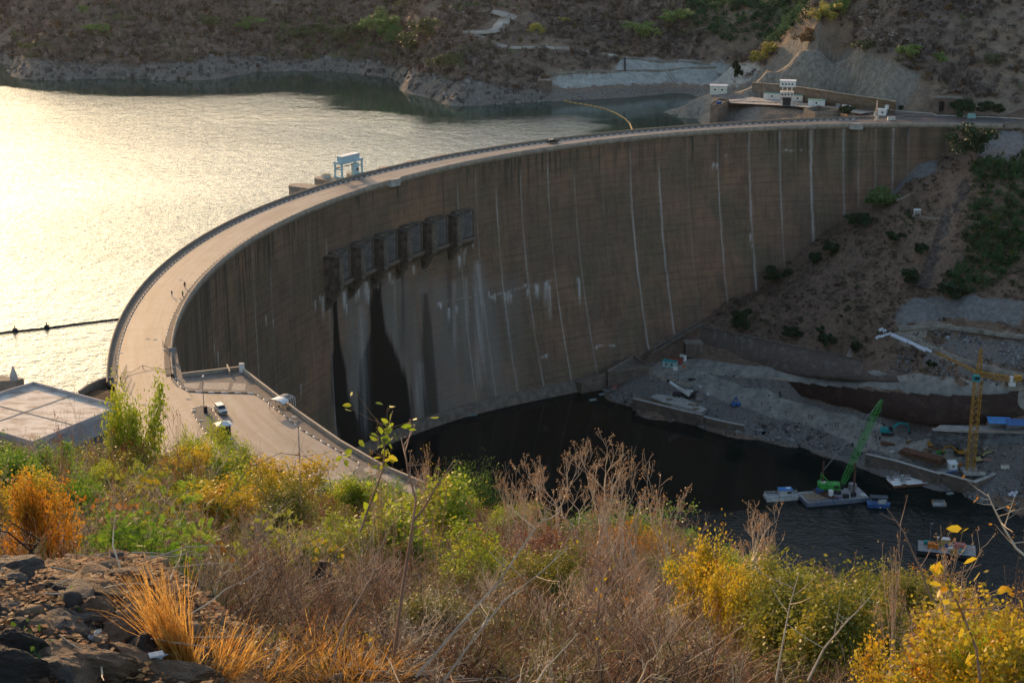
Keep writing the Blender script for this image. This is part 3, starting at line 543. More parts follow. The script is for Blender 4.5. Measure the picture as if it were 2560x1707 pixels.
# terrace beside the dam
def px_poly(name, pts, z, m, kind='structure', thick=0.):
    w_ = [U(x, y, z) for x, y in pts]; b = MB()
    b.add([tuple(p) for p in w_], [tuple(range(len(w_) - 1, -1, -1))])
    if thick:
        n_ = len(w_); b.add([tuple(p) for p in w_] + [(p.x, p.y, p.z - thick) for p in w_], [(i, (i + 1) % n_, n_ + (i + 1) % n_, n_ + i) for i in range(n_)])
    return tag(b.build(name, m), kind=kind)
px_poly("terrace_road", [(284, 952), (296, 1005), (200, 1120), (150, 1240), (600, 1330), (900, 1330), (1090, 1240), (1085, 1217), (960, 1163), (850, 1100), (745, 1030), (611, 926), (602, 918), (455, 935), (440, 880), (300, 880)], -.004, m_road)
PAVE = [(423, 868), (426, 900), (431, 927), (440, 950), (453, 968), (472, 977), (520, 980), (600, 981), (636, 983), (663, 1000), (698, 1028), (757, 1075), (846, 1126), (899, 1157), (864, 1200), (800, 1275), (900, 1330), (1090, 1240), (1085, 1218), (960, 1166), (850, 1103), (745, 1030), (611, 928), (602, 920), (455, 937), (449, 915), (442, 880)]
px_poly("terrace_footway", PAVE, .15, m_walk, thick=.2)
m_slab = mat("pale_paving", (.40, .34, .27), .85, var=.12, scale=1.2)
for q in [[(459, 958), (500, 957), (494, 972), (462, 968)], [(512, 956), (575, 956), (569, 974), (505, 973)], [(584, 957), (615, 959), (612, 976), (578, 975)]]: px_poly("paving_slab", q, .165, m_slab)
for q in [[(905, 1172), (925, 1165), (948, 1176), (930, 1190)], [(950, 1188), (985, 1183), (1010, 1205), (985, 1218)], [(1000, 1218), (1025, 1210), (1050, 1228), (1035, 1238)]]: px_poly("paving_slab", q, .165, m_slab)
tw = thing("terrace_wall", "low concrete parapet wall round the edge of the terrace road", "wall", tuple(PARW[0].xy) + (0,))
def wall_along(name, pts, top, bot, th, m, parent=None, loc=Vector((0, 0, 0))):
    P = [Vector((p[0], p[1], 0)) - Vector((loc[0], loc[1], 0)) for p in pts]; Vv = []; n_ = len(P)
    for i, p in enumerate(P):
        a_ = (P[i] - P[i - 1]).normalized() if i else (P[1] - P[0]).normalized(); b_ = (P[i + 1] - P[i]).normalized() if i < n_ - 1 else a_
        t_ = (a_ + b_).normalized(); nn = Vector((-t_.y, t_.x, 0)) * th / 2 / max(.5, t_.dot(a_))
        tz = top[i] if hasattr(top, '__len__') else top; bz = bot[i] if hasattr(bot, '__len__') else bot
        Vv += [p - nn + Vector((0, 0, bz)), p - nn + Vector((0, 0, tz)), p + nn + Vector((0, 0, tz)), p + nn + Vector((0, 0, bz))]
    b = MB(); b.add(Vv, [(4 * i + j, 4 * i + (j + 1) % 4, 4 * i + 4 + (j + 1) % 4, 4 * i + 4 + j) for i in range(n_ - 1) for j in range(4)] + [(3, 2, 1, 0), tuple(4 * (n_ - 1) + j for j in range(4))])
    return b.build(name, m, parent)
wall_along("parapet", PARW[:7], 1.1, -9, .42, m_conc, tw, PARW[0])
wall_along("coping", PARW[:7], 1.17, 1.103, .52, mat("coping_stone", (.48, .38, .27), .85, var=.1, scale=1.5), tw, PARW[0])
# the kerbed island
isl = [(479, 1030), (481, 1022), (492, 1016), (508, 1014), (522, 1015), (530, 1022), (549, 1052), (575, 1090), (600, 1130), (570, 1150), (528, 1100), (501, 1062)]
px_poly("traffic_island", isl, .15, m_walk, thick=.2); kerbs([[U(x, y, .15) for x, y in isl + isl[:1]]])

# spillway gates
m_gate = mat("rusted_gate_steel", (.075, .068, .062), .7, var=.25, scale=.8); m_girder = mat("gate_girder_steel", (.27, .25, .235), .6, var=.2, scale=.6)
m_pier = mat("stained_pier_concrete", (.15, .12, .092), .9, var=.3, scale=.4, bump=.1)
GT = [156.0, 152.55, 149.1, 145.65, 142.2, 138.75]
for i, g in enumerate(GT):
    base = PL(float(ri(g)), g, -20) - dam.location
    Rz = R(g) + math.pi          # local +x points downstream (towards the arch centre), local y along the wall
    root = MB()
    # fin pier on the viewer's side
    def bx(mb, x0, x1, y0, y1, z0, z1): mb.box(((x0 + x1) / 2, (y0 + y1) / 2, (z0 + z1) / 2), (x1 - x0, y1 - y0, z1 - z0))
    g_ = MB(); bx(g_, -1.5, 6.2, -2.0, 1.2, -10.6, 1.2)
    g_.hull([(-1.5, -2.0, -19), (.2, -2.0, -19), (.2, 1.2, -19), (-1.5, 1.2, -19)], [(-1.5, -2.0, -10.6), (6.2, -2.0, -10.6), (6.2, 1.2, -10.6), (-1.5, 1.2, -10.6)])
    o = g_.build("gate_pier", m_pier); o.location = base; o.rotation_euler = (0, 0, Rz); o.parent = dam
    lf = MB(); bx(lf, 1.6, 2.0, 1.2, 11.2, -9.2, 1.2)
    o2 = lf.build("gate_leaf", m_gate); o2.location = base; o2.rotation_euler = (0, 0, Rz); o2.parent = dam
    gd = MB()
    for j in range(11): bx(gd, 2.0, 2.8, 1.35, 11.1, -9.0 + j * .92, -8.72 + j * .92)
    for y_ in (1.5, 6.2, 10.9): bx(gd, 2.0, 2.35, y_ - .12, y_ + .12, -9., 1.1)
    gd.build("girder", m_girder, o2)
    s_ = MB(); bx(s_, -1.5, 4.6, 1.2, 11.2, -10.6, -9.35); s_.hull([(-1.5, 1.2, -15), (-.5, 1.2, -15), (-.5, 11.2, -15), (-1.5, 11.2, -15)], [(-1.5, 1.2, -10.6), (4.4, 1.2, -10.6), (4.4, 11.2, -10.6), (-1.5, 11.2, -10.6)])
    o3 = s_.build("gate_sill", m_concd); o3.location = base; o3.rotation_euler = (0, 0, Rz); o3.parent = dam
    r_ = MB(); bx(r_, -1.5, 3.2, 1.2, 11.2, 1.25, 2.0); o4 = r_.build("lintel", m_pier); o4.location = base; o4.rotation_euler = (0, 0, Rz); o4.parent = dam
    if True:
        e_ = MB(); bx(e_, -1.5, 3.2, 11.2, 11.8, -10.6, 1.2); o5 = e_.build("gate_cheek", m_concd); o5.location = base; o5.rotation_euler = (0, 0, Rz); o5.parent = dam
# plinth ledge just above the river
ts = np.linspace(160, 124, 60)
pl = np.stack([DS(ts, np.full(60, -97.5), .0), DS(ts, np.full(60, -98.2), 1.3), DS(ts, np.full(60, -106.), 1.9)], 1).reshape(-1, 3)
damchild(np_mesh("toe_plinth", pl, grid_faces(60, 3)[:, ::-1], m_concd))
# intake piers on the lake side
for i, (x, y) in enumerate([(702, 489), (752, 466), (812, 447), (878, 432), (954, 417), (1030, 403), (1105, 390)]):
    nose = U(x, y, -.2); v = np.array([nose.x, nose.y]) - C0; th = math.degrees(math.atan2(v[1], v[0])) % 360; rr = float(ro(th)); L = (3.5, 13, 13, 9, 6.5, 6.5, 6.5)[i]
    b = MB(); ww = 3.2; pol = [(-1, -ww)] + [(L - ww + ww * math.cos(q), ww * math.sin(q)) for q in np.linspace(-math.pi / 2, math.pi / 2, 9)] + [(-1, ww)]
    b.prism(pol, -40, -.2 + (.4 if i in (1, 2) else 0)); o = b.build("intake_pier", m_conc); o.location = PL(rr, th, 0) - dam.location; o.rotation_euler = (0, 0, R(th)); o.parent = dam
# viewing balconies on the downstream parapet
for x, y in [(985, 447), (2143, 310)]:
    p = U(x, y, 1.); v = np.array([p.x, p.y]) - C0; th = math.degrees(math.atan2(v[1], v[0])) % 360
    b = MB(); b.prism([(1.6 * math.cos(q) * 1.2, 3.2 * math.sin(q)) for q in np.linspace(-math.pi / 2, math.pi / 2, 9)], -1.6, 1.15)
    o = b.build("balcony", m_concp); o.location = PL(float(ri(th)), th, 0) - dam.location; o.rotation_euler = (0, 0, R(th) + math.pi); o.parent = dam
# ------------------------------------------------------------------ plants
def tint_mat(name, rough=.8, trans=0., var=.35):
    """colour comes from the mesh 'tint' attribute (the species colour of each plant) varied a little"""
    n = NB(name); k = n.attr("tint").outputs["Color"]; o = n.tc.outputs["Object"]
    k = n.mix(n.rmp(n.noise(o, 1.2, 4, .6), .3, .7, 0, var), k, (.5, .5, .5), 'MULTIPLY'); m = n.fin(k, rough, .15)
    if trans:
        t = n.N.new("ShaderNodeBsdfTranslucent"); n.L.new(k, t.inputs[0]); mx = n.N.new("ShaderNodeMixShader"); mx.inputs[0].default_value = trans
        out = n.N["Material Output"]; n.L.new(n.b.outputs[0], mx.inputs[1]); n.L.new(t.outputs[0], mx.inputs[2]); n.L.new(mx.outputs[0], out.inputs[0])
    return m
def leaf_mat(name, c1, c2, c3=None, trans=.45, sc_=3., rough=.5):
    n = NB(name); o = n.tc.outputs["Object"]; k = n.mix(n.rmp(n.noise(o, sc_, 4, .7), .38, .62), c1, c2)
    if c3: k = n.mix(n.rmp(n.noise(o, sc_ * 2.7, 2, .5), .56, .66), k, c3)
    m = n.fin(k, rough, .3); t = n.N.new("ShaderNodeBsdfTranslucent"); n.L.new(k, t.inputs[0]); mx = n.N.new("ShaderNodeMixShader"); mx.inputs[0].default_value = trans
    out = n.N["Material Output"]; n.L.new(n.b.outputs[0], mx.inputs[1]); n.L.new(t.outputs[0], mx.inputs[2]); n.L.new(mx.outputs[0], out.inputs[0]); return m
def rdirs(n, r_=rng):
    v = r_.normal(size=(n, 3)); return v / np.linalg.norm(v, axis=1, keepdims=True)
def cards(cen, size, asp=1.5, up=0., r_=rng):
    """one small four-cornered leaf (bent diamond) per centre"""
    n = len(cen); a = rdirs(n, r_); a[:, 2] += up; a /= np.linalg.norm(a, axis=1, keepdims=True); b = np.cross(a, rdirs(n, r_)); b /= np.linalg.norm(b, axis=1, keepdims=True) + 1e-9
    s = (np.asarray(size) * r_.uniform(.6, 1.3, n))[:, None]; L = a * s * asp; W = b * s * .55
    V = np.stack([cen - L * .5, cen + W, cen + L * .5, cen - W], 1).reshape(-1, 3); return V, np.arange(4 * n).reshape(n, 4)
def crown_pts(n, lobes, r_=rng):
    k = r_.integers(0, len(lobes), n); L = np.array(lobes)[k]; d = rdirs(n, r_) * (r_.random(n) ** .45)[:, None]; return L[:, :3] + d * L[:, 3:6]
def scatter(name, protos, P, rot, sc_, tint, pid, m, label, cat):
    """many plants written out into one mesh"""
    Vs = []; Fs = []; Ts = []; b = 0
    for i, (pv, pf) in enumerate(protos):
        k = np.where(pid == i)[0]
        if not len(k): continue
        c, s = np.cos(rot[k])[:, None], np.sin(rot[k])[:, None]; x = pv[None, :, 0] * c - pv[None, :, 1] * s; y = pv[None, :, 0] * s + pv[None, :, 1] * c
        S = sc_[k][:, None, None] if sc_.ndim == 1 else sc_[k][:, None, :]
        v = np.stack([x, y, np.broadcast_to(pv[None, :, 2], x.shape)], -1) * S + P[k][:, None, :]; n_ = len(pv)
        Vs.append(v.reshape(-1, 3)); Fs.append((pf[None] + (np.arange(len(k)) * n_)[:, None, None] + b).reshape(-1, 4)); Ts.append(np.repeat(tint[k], n_, 0)); b += len(k) * n_
    o = np_mesh(name, np.concatenate(Vs), np.concatenate(Fs), m, attrs={"tint": np.concatenate(Ts)}); return tag(o, label, cat, kind='stuff')
def tubes(paths, n=3):
    """paths: list of (points (k,3), radii (k)) -> V, F"""
    Vs = []; Fs = []; b = 0; ang = 2 * np.pi * np.arange(n) / n
    for p, r in paths:
        p = np.asarray(p); k = len(p); d = np.gradient(p, axis=0); d /= np.linalg.norm(d, axis=1, keepdims=True) + 1e-9
        h = np.array([0, 0, 1.]) if abs(d[:, 2]).mean() < .8 else np.array([1., 0, 0]); x = np.cross(d, h); x /= np.linalg.norm(x, axis=1, keepdims=True) + 1e-9; y = np.cross(d, x)
        v = p[:, None] + (x[:, None] * np.cos(ang)[None, :, None] + y[:, None] * np.sin(ang)[None, :, None]) * np.asarray(r)[:, None, None]; Vs.append(v.reshape(-1, 3))
        i = np.arange(k - 1)[:, None] * n + np.arange(n)[None]; j = np.arange(k - 1)[:, None] * n + (np.arange(n)[None] + 1) % n
        Fs.append(np.stack([i, j, j + n, i + n], -1).reshape(-1, 4) + b); b += k * n
    return np.concatenate(Vs), np.concatenate(Fs)
def grow(seed, H=1., stems=5, lv=3, kids_=4, spread=.6, curl=.25, r0=.02, up=.25, wander=.16, tipr=.25, base=.06):
    """a branching woody frame of height about H: list of paths and the twig tips"""
    r_ = np.random.default_rng(seed); paths = []; tips = []
    def br(p, d, L, rad, l):
        k = 6 if l > 0 else 4; pts = [p]; q = p.copy(); dd = d.copy()
        for i in range(k - 1):
            dd = dd + r_.normal(size=3) * wander + np.array([0, 0, up * .3 * (1 if l < lv else .6)]); dd /= np.linalg.norm(dd); q = q + dd * L / (k - 1); pts.append(q.copy())
        rr = np.linspace(rad, max(rad * tipr, .0016 * H), k); paths.append((np.array(pts), rr))
        if l == 0: tips.append((pts[-1], dd)); tips.append((pts[-2], dd)); return
        n_ = kids_ + r_.integers(-1, 2)
        for j in range(n_):
            t = r_.uniform(.3, 1.) if j else 1.; f = t * (k - 1); i = min(int(f), k - 2); s = pts[i] + (pts[i + 1] - pts[i]) * (f - i)
            nd = dd + rdirs(1, r_)[0] * spread * 1.2; nd[2] += up; nd /= np.linalg.norm(nd); br(s, nd, L * r_.uniform(.5, .8), rr[i] * .62, l - 1)
    for i in range(stems):
        a = r_.uniform(0, 6.28); d = np.array([math.cos(a) * spread, math.sin(a) * spread, 1.]); d /= np.linalg.norm(d)
        br(np.array([math.cos(a), math.sin(a), 0]) * base * H * r_.random(), d, H * r_.uniform(.36, .5), r0 * H * r_.uniform(.6, 1.), lv)
    return paths, tips
# --- far vegetation -----------------------------------------------------------------
m_far_dry = tint_mat("dry_scrub", .9, 0, .4); m_far_green = tint_mat("scrub_leaf", .8, .2, .4)
def far_proto(seed, n, size, lob, asp=1.4, up=0.):
    r_ = np.random.default_rng(seed); L = [(r_.normal() * .55, r_.normal() * .55, r_.uniform(.35, 1.0) * 1.6, .65 * r_.uniform(.6, 1.2), .65 * r_.uniform(.6, 1.2), .55) for _ in range(lob)]
    p = crown_pts(n, L, r_); p[:, 2] = np.abs(p[:, 2]); return cards(p, size, asp, up, r_)
dryp = []
for s_ in range(5):
    g1 = grow(40 + s_, 2.4, 3, 2, 3, .7, r0=.018, tipr=.4); a_ = tubes([(p[::2] if len(p) > 4 else p[::3], (r[::2] if len(p) > 4 else r[::3]) * 1.6) for p, r in g1[0]], 3); b_ = far_proto(60 + s_, 42, .24, 4, 2.8, .6)
    dryp.append((np.r_[a_[0], b_[0]], np.r_[a_[1], b_[1] + len(a_[0])]))
grnp = [far_proto(80 + s_, 95, .26, 6) for s_ in range(5)]
def scat_pts(n, x0, x1, y0, y1, g, base, inc, exc, dens=None, zmin=-9.5):
    x = rng.uniform(x0, x1, n); y = rng.uniform(y0, y1, n); zb = base(x, y); px, py = PX(x, y, zb); k = (px > -120) & (px < 2680) & (py > -35) & (zb > zmin)
    k &= ~mask_soft(px, py, exc)
    if inc is not None: k &= mask_soft(px, py, inc)
    if dens is not None: k &= rng.random(n) < dens(x, y, px, py)
    x, y = x[k], y[k]; return np.stack([x, y, g(x, y)], 1), px[k], py[k]
NOF = [[(-200, 180), (0, 135), (100, 150), (300, 165), (600, 150), (850, 150), (1000, 175), (1130, 205), (1360, 225), (1376, 240), (1376, 186), (1545, 180), (1545, 136), (1700, 146), (1900, 160), (1858, 206), (1920, 163), (2002, 117), (2055, 112), (2155, 132), (2247, 165), (2310, 195), (2330, 240), (2560, 262), (2700, 270), (2700, 400), (-200, 400)],
       [(1130, 75), (1180, 70), (1215, 60), (1235, 28), (1265, 28), (1290, 50), (1265, 65), (1235, 100), (1300, 112), (1420, 122), (1540, 136), (1540, 144), (1400, 132), (1290, 125), (1230, 112), (1200, 85), (1135, 84)],
       [(1935, 135), (2000, 75), (2030, 52), (2080, 60), (2110, 70), (2090, 115), (2000, 120), (1960, 150)]]
GRF = [[(1700, 0), (2040, -40), (2020, 60), (1990, 80), (1960, 110), (1840, 118), (1720, 60)]]
dn = lambda x, y, px, py: np.clip(.8 + 1.3 * fbm(x / 30, y / 30, 3), .35, 1)
P, px, py = scat_pts(78000, -420, 330, 760, 1330, g_far, f_far, None, NOF + GRF, dn); n_ = len(P)
h = fbm(P[:, 0] / 22, P[:, 1] / 22, 3); t_ = np.clip(.5 + h, 0, 1)[:, None]; tint = np.array([.17, .135, .125]) * (1 - t_) + np.array([.25, .19, .16]) * t_; tint *= rng.uniform(.5, 1.9, (n_, 1)) * [.98, 1.0, .97]; rd = rng.random(n_)
tint[rd < .07] = [.16, .10, .05]; P[:, 2] -= .3
scatter("dry_woodland", dryp, P, rng.uniform(0, 6.28, n_), np.stack([1.2 + 2.0 * rng.random(n_) ** 2] * 2 + [1.1 + 2.1 * rng.random(n_) ** 2], 1), tint, rng.integers(0, 5, n_), m_far_dry, "leafless grey brown woodland covering the hills across the lake", "woodland")
gd = lambda x, y, px, py: np.where(inpoly(px, py, GRF[0]), 1., np.clip(1.6 * fbm(x / 24 + 9, y / 24, 3) - .2, 0, .55) + .8 * inpoly(px, py, [(690, 60), (900, 55), (930, 90), (1010, 100), (1080, 150), (1000, 160), (760, 150), (690, 110)]))
P, px, py = scat_pts(34000, -420, 330, 760, 1330, g_far, f_far, None, NOF, gd); n_ = len(P)
dk = inpoly(px, py, GRF[0]); tint = np.where(dk[:, None], [.06, .12, .06], [.18, .20, .10]) * rng.uniform(.6, 1.6, (n_, 1)); yl = rng.random(n_) < .06; tint[yl & ~dk] = [.16, .16, .05]
scatter("green_woodland", grnp, P, rng.uniform(0, 6.28, n_), np.stack([rng.uniform(1.2, 2.4, n_)] * 2 + [rng.uniform(1.1, 2.2, n_)], 1) * np.where(dk, 1.5, 1.)[:, None], tint, rng.integers(0, 5, n_), m_far_green, "patches of green bushes and dark forest on the far hills", "woodland")
# river bank slope
NOR = GRAV + STEEP + ROADP + [[(1730, 800), (1900, 845), (2420, 955), (2560, 970), (2560, 1300), (1500, 1100), (1640, 860)], [(1600, 930), (1750, 790), (1800, 760), (1760, 860)]]
GRR = [[(2430, 400), (2700, 380), (2700, 620), (2560, 640), (2480, 720), (2370, 745), (2350, 710), (2420, 640), (2400, 600), (2430, 520)]]
P, px, py = scat_pts(26000, 40, 300, 560, 745, g_rb, f_rb, None, NOR + GRR, lambda x, y, px, py: np.clip(.5 + 1.2 * fbm(x / 12, y / 12, 3), .08, .95) * ~inpoly(px, py, [(2360, 440), (2420, 430), (2380, 600), (2340, 720), (2290, 720), (2340, 600)]), -95); n_ = len(P)
tint = np.array([.18, .135, .10]) * rng.uniform(.5, 1.5, (n_, 1)); g_ = (rng.random(n_) < .05) | (fbm(P[:, 0] / 9, P[:, 1] / 9, 3) > .33); tint[g_] = np.array([.06, .085, .04]) * rng.uniform(.6, 1.3, (int(g_.sum()), 1)); P[:, 2] -= .2
scatter("dry_scrub", dryp, P, rng.uniform(0, 6.28, n_), np.stack([.4 + 1.3 * rng.random(n_) ** 3] * 2 + [.3 + .8 * rng.random(n_) ** 2], 1), tint, rng.integers(0, 5, n_), m_far_dry, "low dry brown scrub on the slope below the right end of the dam", "scrub")
P, px, py = scat_pts(16000, 150, 330, 600, 745, g_rb, f_rb, GRR, [], lambda x, y, px, py: np.clip(.8 + 1.2 * fbm(x / 9, y / 9, 2), .2, 1), -95); n_ = len(P)
tint = np.array([.045, .085, .034]) * rng.uniform(.4, 2.2, (n_, 1)); yl = rng.random(n_) < .07; tint[yl] = [.12, .15, .03]
scatter("green_thicket", grnp, P, rng.uniform(0, 6.28, n_), np.stack([.5 + 1.6 * rng.random(n_) ** 2] * 2 + [.5 + 1.8 * rng.random(n_) ** 2], 1), tint, rng.integers(0, 5, n_), m_far_green, "dark green thicket at the right edge of the slope above the river", "thicket")
# rocks heaped along the shores and the river platform
def rock_proto(seed):
    r_ = np.random.default_rng(seed); v = []; 
    b = np.array([(-1, -1, -1), (1, -1, -1), (1, 1, -1), (-1, 1, -1), (-1, -1, 1), (1, -1, 1), (1, 1, 1), (-1, 1, 1)], float) * .5
    b = b * r_.uniform(.7, 1.2, 3) + r_.normal(size=(8, 3)) * .13; b[4:, :2] *= r_.uniform(.5, .85); f = np.array([(3, 2, 1, 0), (4, 5, 6, 7), (0, 1, 5, 4), (1, 2, 6, 5), (2, 3, 7, 6), (3, 0, 4, 7)]); return b, f
rockp = [rock_proto(s_) for s_ in range(8)]
m_rock = tint_mat("loose_rock", .9, 0, .5)
def rocks(name, polys, n, s0, s1, g, base, box, label, z0, cols):
    P, px, py = scat_pts(n, *box, g, base, polys, [], None, z0); n_ = len(P); t = rng.random(n_)[:, None]; tint = np.array(cols[0]) * (1 - t) + np.array(cols[1]) * t
    sz = s0 + (s1 - s0) * rng.random(n_) ** 2.5
    return scatter(name, rockp, P, rng.uniform(0, 6.28, n_), sz, tint, rng.integers(0, 8, n_), m_rock, label, "rocks")
rocks("shore_rocks", [[(-150, 165), (0, 133), (60, 142), (130, 150), (300, 158), (470, 152), (600, 140), (680, 136), (850, 138), (930, 140), (1000, 165), (1060, 182), (1110, 195), (1200, 203), (1290, 210), (1370, 214), (1376, 260), (1280, 270), (1140, 275), (1060, 250), (980, 205), (800, 190), (600, 190), (400, 210), (100, 210), (0, 170)]], 30000, .5, 3.2, g_far, f_far, (-420, 60, 800, 1130), "bare grey rocks along the far lake shore", -12, ((.08, .072, .065), (.33, .30, .27)))
rocks("river_riprap", [[(1860, 1050), (1990, 1060), (2080, 1085), (2150, 1120), (2160, 1150), (2080, 1135), (1940, 1112), (1880, 1085)], [(1590, 1030), (1680, 1046), (1760, 1064), (1850, 1080), (1850, 1090), (1590, 1040)], [(1530, 965), (1590, 990), (1600, 1032), (1540, 1005), (1505, 975)], [(2180, 1160), (2300, 1192), (2390, 1225), (2440, 1240), (2500, 1240), (2560, 1200), (2560, 1300), (2480, 1275), (2430, 1252), (2340, 1215), (2200, 1175)]], 20000, .4, 1.7, g_rb, f_rb, (20, 220, 480, 680), "heap of loose grey boulders on the river edge beside the lower road", -104, ((.07, .065, .06), (.34, .33, .31)))
rocks("spoil_rocks", [[(2240, 885), (2260, 880), (2285, 890), (2280, 930), (2240, 925)], [(2330, 905), (2385, 910), (2385, 945), (2320, 935)], [(2330, 830), (2420, 830), (2450, 860), (2350, 850)], [(2500, 850), (2560, 870), (2560, 930), (2500, 900)], [(2450, 940), (2500, 950), (2500, 965), (2450, 960)], [(2380, 1170), (2460, 1200), (2440, 1230), (2380, 1215)]], 20000, .3, 1.3, g_rb, f_rb, (120, 260, 540, 660), "piles of broken grey rock on the construction slope", -100, ((.10, .10, .10), (.40, .40, .39)))
rocks("gravel_rubble", GRAV[:1] + GRAV[2:3] + [[(2235, 815), (2560, 830), (2560, 950), (2250, 900)]], 30000, .15, .9, g_rb, f_rb, (20, 260, 500, 690), "small loose stones strewn over the gravel of the works", -101, ((.07, .07, .068), (.36, .35, .33)))
# --- single trees one can tell apart far off --------------------------------------------
m_bark = mat("tree_bark", (.12, .09, .07), .95, var=.25, scale=2.)
def far_tree(name, label, cat, x, y_base, w_px, h_px, kind, g, base, group, seed, dy=0.):
    """crown of w_px by h_px (photo pixels) standing at picture point x, y_base"""
    p = ground_at(x, y_base, base); p.y += dy; z = float(g(np.array([p.x]), np.array([p.y]))[0]); dpt = p.y * CP - (z - HC) * SP; k = dpt / F; wm, hm = w_px * k * 1.3, h_px * k * 1.2
    r_ = np.random.default_rng(seed); c, cm = kind; root = thing(name, label, cat, (p.x, p.y, z - .2), group=group)
    L = [(r_.normal() * wm * .23, r_.normal() * wm * .23, hm * r_.uniform(.35, .85), wm * r_.uniform(.10, .26), wm * r_.uniform(.10, .26), hm * r_.uniform(.08, .2)) for _ in range(13)]
    q = crown_pts(int(2000 * c), L, r_); v, f = cards(q, .10 * wm ** .6 + .22, 1.4, 0, r_); np_mesh("crown", v, f, cm, root)
    pt, _ = grow(seed + 5, hm * .8, 2, 2, 3, .5, r0=.03); v, f = tubes(pt, 4); np_mesh("trunk", v, f, m_bark, root); return root
def ground_at(x, y, base, t0=None):
    """first crossing of the view line through picture point x, y with a surface"""
    a = U(x, y, HC - 1); c = Vector((0, 0, HC)); d = (a - c).normalized(); t = np.arange(t0 or (680 if base is f_far else 430), 1900, 1.5)
    X, Y, Z = c.x + d.x * t, c.y + d.y * t, c.z + d.z * t; b = base(X, Y); k = Z < b
    if not k.any(): return c + d * 900
    i = int(np.argmax(k)); i = max(i, 1); z1 = Z[i - 1] - b[i - 1]; z2 = Z[i] - b[i]; tt_ = t[i - 1] + 1.5 * z1 / max(1e-6, z1 - z2); return c + d * float(tt_)
lm_g = leaf_mat("green_leaf", (.11, .19, .06), (.15, .22, .08), trans=.25, sc_=.4); lm_o = leaf_mat("olive_leaf", (.15, .16, .07), (.11, .125, .06), trans=.2, sc_=.4); lm_y = leaf_mat("yellow_leaf", (.42, .36, .08), (.32, .32, .09), trans=.25, sc_=.4); lm_d = leaf_mat("dark_leaf", (.022, .05, .022), (.03, .062, .025), trans=.15, sc_=.5); lm_l = leaf_mat("pale_green_leaf", (.22, .30, .08), (.17, .24, .08), trans=.25, sc_=.4)
FT = [("far_tree", "bright green round tree with the tallest crown left of the dirt track", 935, 108, 62, 80, (1, lm_g)), ("far_tree", "wide green tree just right of the tallest green tree on the far shore", 978, 122, 66, 64, (1, lm_g)),
      ("far_tree", "olive tree on the slope left of the dirt track, above the rocky point", 1068, 105, 50, 50, (.8, lm_o)), ("far_tree", "tall olive tree above the shore rocks, right of the bright green tree", 1030, 150, 46, 60, (.8, lm_o)), ("far_tree", "olive green tree beside the rocky point of the far shore", 1118, 178, 56, 50, (.8, lm_o)),
      ("far_bush", "low olive shrub mass at the left of the green shrub belt", 742, 105, 60, 36, (.8, lm_o)), ("far_bush", "green shrub in the middle of the shrub belt on the far shore", 800, 100, 56, 40, (.8, lm_o)), ("far_bush", "olive shrub next to the tallest green tree on the far shore", 862, 110, 66, 46, (.8, lm_o)),
      ("far_tree", "small yellow green tree on the bare far hill above the lake glare", 250, 88, 46, 24, (.6, lm_l)), ("far_tree", "tiny bright green tree highest on the far left hill", 208, 38, 22, 20, (.5, lm_l)), ("far_bush", "olive bush at the left end of the far shore", 76, 126, 44, 26, (.6, lm_o)), ("far_tree", "green tree at the top of the left hill, left of two", 520, 66, 60, 26, (.6, lm_o)), ("far_tree", "pale green tree at the top of the left hill, right of two", 616, 72, 46, 30, (.6, lm_l)),
      ("far_tree", "small lemon yellow tree beside the dirt track", 1343, 90, 34, 28, (.5, lm_y)), ("far_tree", "faint yellow tree higher up right of the lemon yellow tree", 1410, 56, 22, 16, (.4, lm_y)), ("far_tree", "pale green tree in the middle of the hill above the concrete slope", 1690, 66, 60, 36, (.6, lm_l)), ("far_tree", "light green tree lower left on the hill above the concrete slope", 1610, 112, 58, 48, (.6, lm_l)),
      ("far_tree", "yellow tree at the foot of the forest, left of the quarry ridge", 1892, 166, 36, 34, (.7, lm_y)), ("far_tree", "yellow tree standing higher beside the quarry ridge", 1925, 140, 34, 30, (.6, lm_y)), ("ridge_tree", "golden tree on the crest of the sunlit ridge", 2060, 78, 46, 62, (.8, lm_y)), ("ridge_tree", "big green tree on the crest right of the golden tree", 2105, 52, 62, 56, (1, lm_l)), ("ridge_tree", "brown tree on the ridge below the golden tree", 2018, 122, 44, 46, (.5, leaf_mat("brown_leaf", (.17, .10, .05), (.13, .09, .05), trans=.2, sc_=.4))),
      ("far_tree", "yellow green tree above the quarry face", 2275, 165, 44, 46, (.6, lm_l)), ("far_tree", "small yellow green tree right above the quarry face", 2352, 165, 22, 26, (.4, lm_l)), ("far_tree", "small orange green tree on the top edge of the quarry face", 2162, 142, 34, 32, (.4, lm_o)), ("far_tree", "sparse green tree far right on the brown hill", 2480, 168, 30, 30, (.4, lm_o))]
for i, (nm, lb, x, y, w_, h_, kd) in enumerate(FT): far_tree(nm, lb, "bush" if 'bush' in nm else "tree", x, y, w_, h_, kd, g_far, f_far, "trees standing out on the far hills", 300 + i)
for i, (nm, lb, x, y, w_, h_) in enumerate([("dark_tree", "large dark green tree left of the roadside board behind the dam", 2407, 297, 54, 44), ("dark_tree", "dark green tree right of the roadside board behind the dam", 2474, 297, 44, 40), ("dark_bush", "dark green bush behind the intake deck by the guard post", 2118, 294, 30, 18), ("dark_bush", "small dark bush at the foot of the quarry face", 2252, 276, 12, 12), ("dark_bush", "narrow dark bush beside the stone road", 1840, 208, 20, 46)]):
    far_tree(nm, lb, "tree" if 'tree' in nm else "bush", x, y, w_, h_, (1.2, lm_d), g_far, f_far, "dark green trees beside the crest road", 340 + i)
